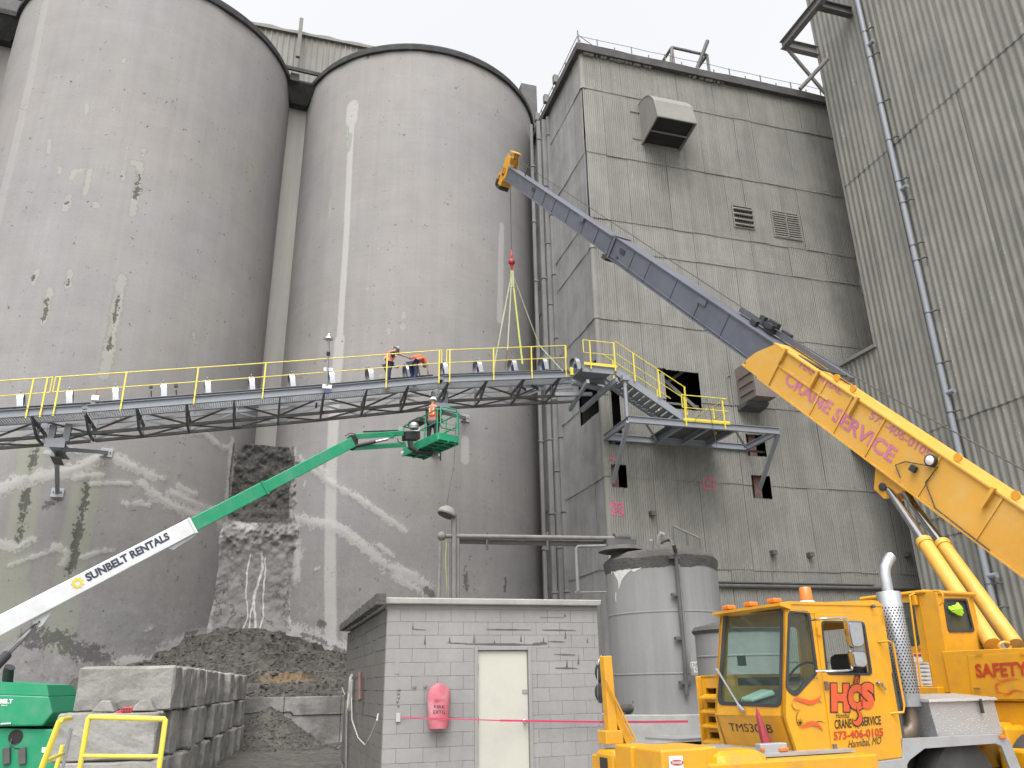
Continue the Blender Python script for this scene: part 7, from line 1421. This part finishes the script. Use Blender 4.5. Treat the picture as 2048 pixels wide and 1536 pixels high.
# ------------------------------------------------------------------ boom lift
bo = thing('boom_lift', 'green and white boom lift reaching up from the lower left to the conveyor', 'boom lift', P(-100, 1500, 18))
A = P(-60, 1282, 19.2); E_ = P(375, 1049, 23.2); Tp = P(704, 885, 27.0)
E_ = A+(Tp-A)*((E_-A)@nrm(Tp-A)/np.linalg.norm(Tp-A)); A = A+(A-Tp)*.18
la = nrm(Tp-A); lr = nrm(np.cross(la, ZA)); lu = np.cross(lr, la)
if lr@np.array([0, -1, 0]) < 0: lr = -lr
def lbox(name, a, b, wd, ht, mat, **k): return MB().beam(a, b, wd, ht, lu).build(name, M[mat], bo, bevel=.02, **k)
wb = lbox('boom_base', A, E_, .42, .47, 'white', label='white base section lettered in dark blue'); lbox('boom_middle', E_-la*.3, E_+(Tp-E_)*.42, .37, .42, 'green'); lbox('boom_fly', E_+(Tp-E_)*.40, Tp, .32, .37, 'green')
for k, s_ in ((.0, .05), (.41, .04)): p = E_+(Tp-E_)*k; MB().beam(p-la*.05, p+la*.02, .46-s_*k*2, .50-.1*k, lu).build('wear_collar', M['white' if k == 0 else 'green'], wb)
MB().prism([(-.9, -.235), (.0, -.235), (-.05, -.30), (-.75, -.36)], E_+lr*.1, la, lu, lr*-.2).build('cable_trough', M['white'], wb)
def lw(px, py):
    r = ray(px, py); o = A+lr*.213; k_ = ((o-CAM)@lr)/(r@lr); return CAM+r*k_
LP_ = PLN(A+lr*.213, la, lu)
c1 = LP_.h(171, 1160); LP_.text('lettering', 'SUNBELT RENTALS', (176, 1164), (341, 1078), (168, 1149), 'letter_dark', wb, bold=.045, lift=.004, shear=.0)
sc0 = LP_.h(155, 1166); rr_ = .125; star = []
for k in range(36):
    t = 2*math.pi*k/36; r_ = rr_*(1.35 if k % 4 == 0 else 1.0 if k % 4 == 1 else .98); star.append((sc0[0]+r_*math.cos(t), sc0[1]+r_*math.sin(t)))
MB().prism(star, LP_.w(0, 0, .006), LP_.x, LP_.y, -LP_.n*.004, [circ(sc0[0], sc0[1], .06, 18)]).build('sun_emblem', M['yellow'], wb)
q1, q2 = LP_.w(*LP_.h(88, 1232), -.2), LP_.w(*LP_.h(78, 1252), -.2)
LP2 = PLN(LP_.w(0, 0, -.12), la, lu); LP2.plate('cylinder_lug', [(62, 1241), (110, 1216), (104, 1224), (85, 1250), (78, 1255), (74, 1254)], .18, 'white', wb, bevel=.01)
MB().tube([LP2.w(*LP2.h(78, 1244), .02), LP2.w(*LP2.h(78, 1244), .05)], .03).build('pin', M['dark_steel'], wb)
cy0 = LP2.w(*LP2.h(76, 1246), -.09); cy1 = P(2, 1322, 18.2); MB().tube([cy0, cy0+(cy1-cy0)*.9], .055, 14).build('lift_cylinder_rod', M['chrome'], bo, smooth=True); MB().tube([cy0+(cy1-cy0)*.86, cy1+(cy1-cy0)*.8], .11, 16).build('lift_cylinder', M['black'], bo, smooth=True)
# jib : parallel links
J0, J1 = Tp, P(826, 872, 27.3)
kn = MB(); kc = P(705, 884, 27.0)
kp = PLN(kc+lr*.18, RV, UV)
kp.plate('jib_knuckle', [(694, 875), (700, 870), (711, 870), (713, 876), (711, 897), (705, 902), (696, 899), (692, 888)], .36, 'black', bo, bevel=.02)
MB().beam(P(708, 873, 27.0), P(808, 866, 27.2), .2, .18, UV).build('jib_upper_link', M['green'], bo, bevel=.015); MB().beam(P(708, 896, 27.0), P(812, 889, 27.2), .22, .16, UV).build('jib_lower_link', M['green'], bo, bevel=.015)
MB().beam(P(726, 863.5, 27.0), P(797, 861, 27.2), .1, .05, UV).build('hose_tray', M['black'], bo); MB().tube([P(735, 887, 26.9), P(776, 878, 26.9)], .045, 10).build('jib_cylinder', M['chrome'], bo, smooth=True); MB().tube([P(712, 892, 26.9), P(752, 883, 26.9)], .06, 10).build('jib_cylinder_barrel', M['black'], bo, smooth=True)
kp2 = PLN(kc+lr*.12, RV, UV); kp2.plate('link_bracket', [(776, 869), (790, 869), (785, 878), (781, 878)], .2, 'green', bo)
MB().tube([P(795, 877, 26.9), P(797, 884, 26.8), P(804, 887, 26.8), P(809, 884, 26.8)], .02, 6).build('hose', M['black'], bo); MB().tube([P(690, 872, 26.8), P(700, 866, 26.8), P(712, 868, 26.8)], .015, 6).build('hose', M['black'], bo)
# platform
PB = Fr(tuple(P(865, 905, 28)[:2]), 17)
p1 = P(807, 904, 27.0); p2 = P(839, 888, 27.2)
# corners of the platform floor, measured on one level
zf = P(860, 900, 28)[2]; fc = [np.array(PB.w(*PB.hz(x, y, zf))) for x, y in ((806, 905), (855, 916), (918, 884), (868, 868))]
dl = fc[2]-fc[1]; L_ = min(np.linalg.norm(dl), 2.5); 
ctr = np.array([-2.96, 27.13, 9.62]); bx_ = nrm(np.array([.6, -.8, 0])); by_ = np.cross(ZA, bx_)      # long axis leads away to the right
HL_, HW_ = 1.22, .45
cn = lambda a, b, z=0: ctr+bx_*a*HL_+by_*b*HW_+ZA*z
fl_ = MB(); rim = rnd([(-HL_, -HW_), (HL_, -HW_), (HL_, HW_), (-HL_, HW_)], .12)
inner = [(a*.97, b*.94) for a, b in rim]; MB().prism(rim, ctr-ZA*.04, bx_, by_, ZA*.24, [inner]).build('kick_plate', M['green'], bo); MB().prism(inner, ctr, bx_, by_, ZA*.02).build('platform_floor', M['dark_steel'], bo)
for k in range(7): MB().beam(cn(-.9+k*.3, -1, -.05), cn(-.9+k*.3, 1, -.05), .06, .08).build('floor_bearer', M['green'], bo)
for b_ in (-.95, 0, .95): MB().beam(cn(-1, b_, -.06), cn(1, b_, -.06), .05, .07).build('floor_bearer', M['green'], bo)
RH = 1.05; pt = lambda pts, r_=.022, nm='platform_rail': MB().tube(pts, r_, 8).build(nm, M['green'], bo, smooth=True)
pt([cn(*q, RH) for q in ((-.95, -1), (.95, -1), (1, -.8), (1, .8), (.95, 1), (-.95, 1), (-1, .8), (-1, -.8), (-.95, -1))], .025); pt([cn(*q, .58) for q in ((-.98, -.98), (.98, -.98), (.98, .98), (-.98, .98), (-.98, -.98))])
for q in ((-.97, -.97), (-.35, -.97), (.3, -.97), (.97, -.97), (.97, .97), (.3, .97), (-.35, .97), (-.97, .97)): pt([cn(*q, .05), cn(*q, RH)], .022, 'platform_post')
pt([cn(1.02, *q) for q in ((-.75, .45), (-.75, 1.08), (-.6, 1.15), (.6, 1.15), (.75, 1.08), (.75, .45), (.6, .38), (-.6, .38), (-.75, .45))], .026, 'gate_loop')
MB().box(cn(-.25, -.8, .98), (bx_, by_, nrm(ZA+by_*.2)), (.75, .4, .2)).build('control_box', M['black'], bo, bevel=.03); MB().box(cn(-.1, -1.1, .55), (bx_, by_, ZA), (.2, .16, .35)).build('manual_box', M['white'], bo, bevel=.02)
sup = cn(-.55, -1.35, 0); MB().box(P(822, 872, 27.2), (RV, lr, UV), (.5, .3, .3)).build('rotator', M['black'], bo, bevel=.03); MB().rev(P(828, 852, 26.9), ZA, [(.16, -.1), (.18, .0), (.12, .1), (.05, .12)], 16).build('rotator_motor', M['galv'], bo, smooth=True)
MB().tube([cn(-.2, -1.55, .25), cn(-.2, -1.45, -.02), cn(-.15, -1.0, -.14), cn(-.1, -.4, -.14), cn(0, .2, -.12)], .10, 12).build('support_arm', M['black'], bo, smooth=True)
MB().box(cn(-.98, -1.04, .06)+by_*.0, (bx_, by_, ZA), (.18, .01, .08)).build('maker_plate', M['white'], bo); MB().tube([P(881, 905, 28), P(881, 922, 28)], .02, 6).build('rod', M['black'], bo); MB().box(P(870, 910, 28.4), (RV, PL.v, ZA), (.22, .04, .2)).build('foot_plate', M['galv'], bo)
# turntable hood
HF = Fr(tuple(P(104, 1440, 15.5)[:2]), 8); HPn = PLN(HF.w(0, 0, 0), HF.u, ZA)
hp = HPn.poly([(-60, 1456), (87, 1450), (105, 1426), (94, 1375), (-60, 1358)])
eh = MB(); kx = [ (a, b) for a, b in hp]
lo = [HPn.w(*HPn.h(x, y)) for x, y in ((-120, 1455), (85, 1452), (105, 1427), (98, 1392), (-120, 1384))]; hi = [q+HF.v*1.6 for q in lo]
h_ = MB().hexa(lo, hi).build('engine_hood', M['green'], bo, bevel=.03, label='green engine hood with white lettering'); MB().hexa([HPn.w(*HPn.h(x, y), .0) for x, y in ((-120, 1384.), (98, 1392.), (94, 1370.), (-120, 1355.))], [HPn.w(*HPn.h(x, y))+HF.v*d for (x, y), d in zip(((-120, 1384.), (98, 1392.), (94, 1370.), (-120, 1355.)), (1.6, 1.6, 1.3, 1.3))]).build('hood_top', M['green'], h_)
MB().hexa([HPn.w(*HPn.h(x, y), -.10) for x, y in ((-120, 1545), (126, 1545), (133, 1460), (-120, 1454))], [HPn.w(*HPn.h(x, y), -.10)+HF.v*1.4 for x, y in ((-120, 1545), (126, 1545), (133, 1460), (-120, 1454))]).build('turntable_body', M['green'], bo, bevel=.02)
HPn.text('lettering', 'BELT', (-2, 1407), (25, 1407), (0, 1398), 'letter_white', h_, bold=.05, lift=.008); HPn.text('lettering', 'ALS', (2, 1412), (15, 1412), (2, 1409), 'letter_white', h_, bold=.02, lift=.008)
MB().tube([HPn.w(*HPn.h(4, 1448), .04), HPn.w(*HPn.h(24, 1447), .04)], .02, 8).build('hood_handle', M['galv'], h_); MB().rev(HPn.w(*HPn.h(27, 1474), -.09), HPn.n, [(.13, 0), (.13, .01)], 20).build('access_hole', M['dark'], bo)
for x in (10, 42): MB().box(HPn.w(*HPn.h(x, 1512), -.06), (nrm(HF.u+ZA*.2), HF.v, nrm(ZA-HF.u*.2)), (.13, .05, .3)).build('latch', M['dark_steel'], bo, bevel=.01)
MB().tube([HPn.w(*HPn.h(21, 1478), -.05), HPn.w(*HPn.h(20, 1490), .0), HPn.w(*HPn.h(30, 1497), .0), HPn.w(*HPn.h(38, 1498), -.05)], .012, 6).build('cable', M['black'], bo); HPn.plate('decal', [(80, 1495), (91, 1495), (91, 1507), (79, 1506)], .004, 'decal_white', bo, lift=-.09)
MB().tube([P(14, 1375, 15.9), P(17, 1340, 15.9), P(20, 1334, 15.9)], .10, 14).build('exhaust_stack', M['black'], bo, smooth=True)
gb = P(60, 1500, 17); MB().box((gb[0]-1.6, gb[1]+1.3, .75), ((1, 0, 0), (0, 1, 0), ZA), (3.6, 2.2, .6)).build('chassis', M['dark_steel'], bo)
for dx, dy in ((-3.0, .3), (-.2, .3), (-3.0, 2.3), (-.2, 2.3)): MB().rev((gb[0]+dx, gb[1]+dy-.15, .52), (0, 1, 0), [(.25, 0), (.48, .02), (.52, .08), (.52, .26), (.48, .32), (.25, .34)], 24).build('wheel', M['tyre'], bo, smooth=True)
# ------------------------------------------------------------------ people
def skin_body(name, joints, edges, mat, parent, sub=2):
    me = bpy.data.meshes.new(name); root = wpos(parent) if parent is not None else np.zeros(3); ks = list(joints)
    me.from_pydata([tuple(np.array(joints[k][0])-root) for k in ks], [(ks.index(a), ks.index(b)) for a, b in edges], []); me.materials.append(mat)
    o = bpy.data.objects.new(name, me); COL.objects.link(o); o.parent = parent; m = o.modifiers.new('s', 'SKIN'); sv = me.skin_vertices[0].data
    for i, k in enumerate(ks): r_ = joints[k][1]; sv[i].radius = (r_, r_) if not hasattr(r_, '__len__') else r_; sv[i].use_root = (i == 0)
    m.use_smooth_shade = True; q = o.modifiers.new('d', 'SUBSURF'); q.levels = sub; q.render_levels = sub; return o
def person(label, base, fwd, J, cl, helmet, vest_mat='orange_vest'):
    """J: joints in body coordinates (forward, left, up) from the feet"""
    p = thing('person', label, 'person', base); f = nrm(fwd); l = np.cross(ZA, f); SCL = 1.09; W = lambda q: np.array(base)+(f*q[0]+l*q[1]+ZA*q[2])*SCL
    R_ = dict(pel=(.13, .15), wai=(.12, .14), che=(.13, .17), nk=.055, hd=.085, hd2=.07, shl=.07, shr=.07, ell=.045, elr=.045, wrl=.032, wrr=.032, hnl=.038, hnr=.038, hil=.09, hir=.09, knl=.065, knr=.065, anl=.045, anr=.045, tol=.04, tor=.04)
    jt_ = {k: (W(J[k]), R_[k]) for k in R_}
    E = [('pel', 'wai'), ('wai', 'che'), ('che', 'nk'), ('nk', 'hd'), ('hd', 'hd2'), ('che', 'shl'), ('che', 'shr'), ('shl', 'ell'), ('ell', 'wrl'), ('wrl', 'hnl'), ('shr', 'elr'), ('elr', 'wrr'), ('wrr', 'hnr'), ('pel', 'hil'), ('pel', 'hir'), ('hil', 'knl'), ('knl', 'anl'), ('anl', 'tol'), ('hir', 'knr'), ('knr', 'anr'), ('anr', 'tor')]
    skin_body('body', jt_, E, M['skin'], p)
    def sub(keys, ed, mat, k, name, over={}): return skin_body(name, {q: (jt_[q][0] if q not in over else over[q], tuple(np.array(jt_[q][1])*k) if hasattr(jt_[q][1], '__len__') else jt_[q][1]*k) for q in keys}, ed, M[mat], p)
    sub(['pel', 'hil', 'hir', 'knl', 'knr', 'anl', 'anr'], [('pel', 'hil'), ('pel', 'hir'), ('hil', 'knl'), ('knl', 'anl'), ('hir', 'knr'), ('knr', 'anr')], cl[1], 1.22, 'trousers')
    ov = {'ell': jt_['shl'][0]+(jt_['ell'][0]-jt_['shl'][0])*.8, 'elr': jt_['shr'][0]+(jt_['elr'][0]-jt_['shr'][0])*.8}
    sub(['wai', 'che', 'shl', 'shr', 'ell', 'elr'], [('wai', 'che'), ('che', 'shl'), ('che', 'shr'), ('shl', 'ell'), ('shr', 'elr')], cl[0], 1.14, 'shirt', ov)
    a = J; vt = {'pel': (W(J['wai'])*.55+W(J['pel'])*.45, (.165, .19)), 'wai': (W(J['wai']), (.155, .18)), 'che': (W(J['che']), (.17, .215)), 'top': (W(J['che'])+(W(J['nk'])-W(J['che']))*.65, (.10, .16))}
    v = skin_body('vest', vt, [('pel', 'wai'), ('wai', 'che'), ('che', 'top')], M[vest_mat], p)
    for s_ in (.07, -.07):
        for sgn in (-1, 1): MB().beam(W(J['wai'])+l*s_+f*sgn*.165, W(J['che'])+l*s_+f*sgn*.185, .045, .012, f).build('reflective_stripe', M['silver_tape'], p)
    u_ = nrm(W(J['hd2'])-W(J['nk'])); hc = W(J['hd2'])*.4+W(J['hd'])*.6; hf = nrm(f-u_*(f@u_)); MB().rev(hc+u_*.035, u_, [(.155, -.01), (.15, .01), (.125, .02), (.12, .06), (.09, .11), (.03, .135)], 18).build('hard_hat', M[helmet], p, smooth=True)
    MB().ball(hc+hf*.105-u_*.02, .02, 8, 6).build('nose', M['skin'], p, smooth=True)
    for s_ in (-1, 1): MB().ball(hc+hf*.088+np.cross(u_, hf)*s_*.035+u_*.01, .012, 6, 4).build('eye', M['black'], p); 
    for hn, wr_ in (('hnl', 'wrl'), ('hnr', 'wrr')):
        h0 = W(J[hn]); d = nrm(h0-W(J[wr_])); s_ = nrm(np.cross(d, f+.01)); 
        for k in range(4): MB().tube([h0+s_*(-.03+.02*k), h0+d*.045+s_*(-.032+.021*k), h0+d*(.075+.006*(k in (1, 2)))+s_*(-.03+.02*k)-ZA*.015], [.010, .009, .007], 6).build('finger', M['skin'], p, smooth=True)
        MB().tube([h0-s_*.03, h0-s_*.055+d*.03], [.012, .008], 6).build('thumb', M['skin'], p, smooth=True)
    for an, to in (('anl', 'tol'), ('anr', 'tor')): skin_body('boot', {'a': (W(J[an])+ZA*.05, .06), 'b': (W(J[an])-ZA*.02, .062), 'c': (W(J[to]), .05)}, [('a', 'b'), ('b', 'c')], M['black'], p, 1)
    return p
def std(**o):
    J = dict(pel=(0, 0, .95), wai=(0, 0, 1.13), che=(.0, 0, 1.36), nk=(.01, 0, 1.51), hd=(.03, 0, 1.62), hd2=(.04, 0, 1.70), shl=(0, .19, 1.42), shr=(0, -.19, 1.42), ell=(.02, .25, 1.14), elr=(.02, -.25, 1.14), wrl=(.16, .24, .95), wrr=(.16, -.24, .95), hnl=(.20, .24, .90), hnr=(.20, -.24, .90),
             hil=(0, .10, .86), hir=(0, -.10, .86), knl=(.02, .12, .48), knr=(.02, -.12, .48), anl=(0, .13, .09), anr=(0, -.13, .09), tol=(.16, .14, .04), tor=(.16, -.14, .04)); J.update(o); return J
s1_ = line(778); b1 = cw(s1_, .42, -.03)
person('worker in orange vest standing on the walkway, hand resting on the yellow handrail', b1, PL.u*.9+PL.v*.35,
       std(wai=(.03, 0, 1.12), che=(.12, 0, 1.33), nk=(.20, 0, 1.46), hd=(.29, 0, 1.54), hd2=(.33, 0, 1.60), shl=(.10, .19, 1.40), shr=(.12, -.19, 1.38), elr=(.38, -.26, 1.30), wrr=(.60, -.36, 1.22), hnr=(.66, -.38, 1.20), ell=(.2, .25, 1.12), wrl=(.4, .2, 1.02), hnl=(.46, .18, 1.0), knl=(.14, .12, .5), anl=(.02, .13, .09), anr=(-.12, -.13, .09), tor=(.04, -.14, .04), knr=(.0, -.12, .48)), ('shirt_dark', 'navy'), 'helmet')
s2__ = line(832); b2 = cw(s2__, .42, -.03)
w2 = person('worker bending forward over the conveyor beside the hoops, one arm reaching down', b2, PL.u*.8+PL.v*.6,
       std(pel=(-.10, 0, .92), wai=(.06, 0, 1.06), che=(.28, 0, 1.16), nk=(.42, 0, 1.13), hd=(.52, 0, 1.06), hd2=(.58, 0, 1.01), shl=(.32, .19, 1.14), shr=(.32, -.19, 1.14), elr=(.42, -.24, .86), wrr=(.46, -.25, .66), hnr=(.47, -.25, .61), ell=(.44, .22, .88), wrl=(.5, .2, .68), hnl=(.52, .2, .62), hil=(-.08, .10, .84), hir=(-.08, -.10, .84), knl=(.06, .12, .46), knr=(.0, -.12, .48), anl=(-.08, .13, .09), anr=(-.16, -.13, .09), tol=(.08, .14, .04), tor=(.0, -.14, .04)), ('shirt_orange', 'navy'), 'helmet')
b3 = cn(-.05, .25, .02)
person('worker in orange vest seen from behind, standing in the green lift basket', b3, np.array([.15, .95, 0]),
       std(elr=(.12, -.24, 1.15), wrr=(.28, -.18, 1.3), hnr=(.32, -.16, 1.35), ell=(.12, .24, 1.15), wrl=(.3, .2, 1.1), hnl=(.35, .2, 1.1)), ('shirt_dark', 'shirt_dark'), 'helmet_white')
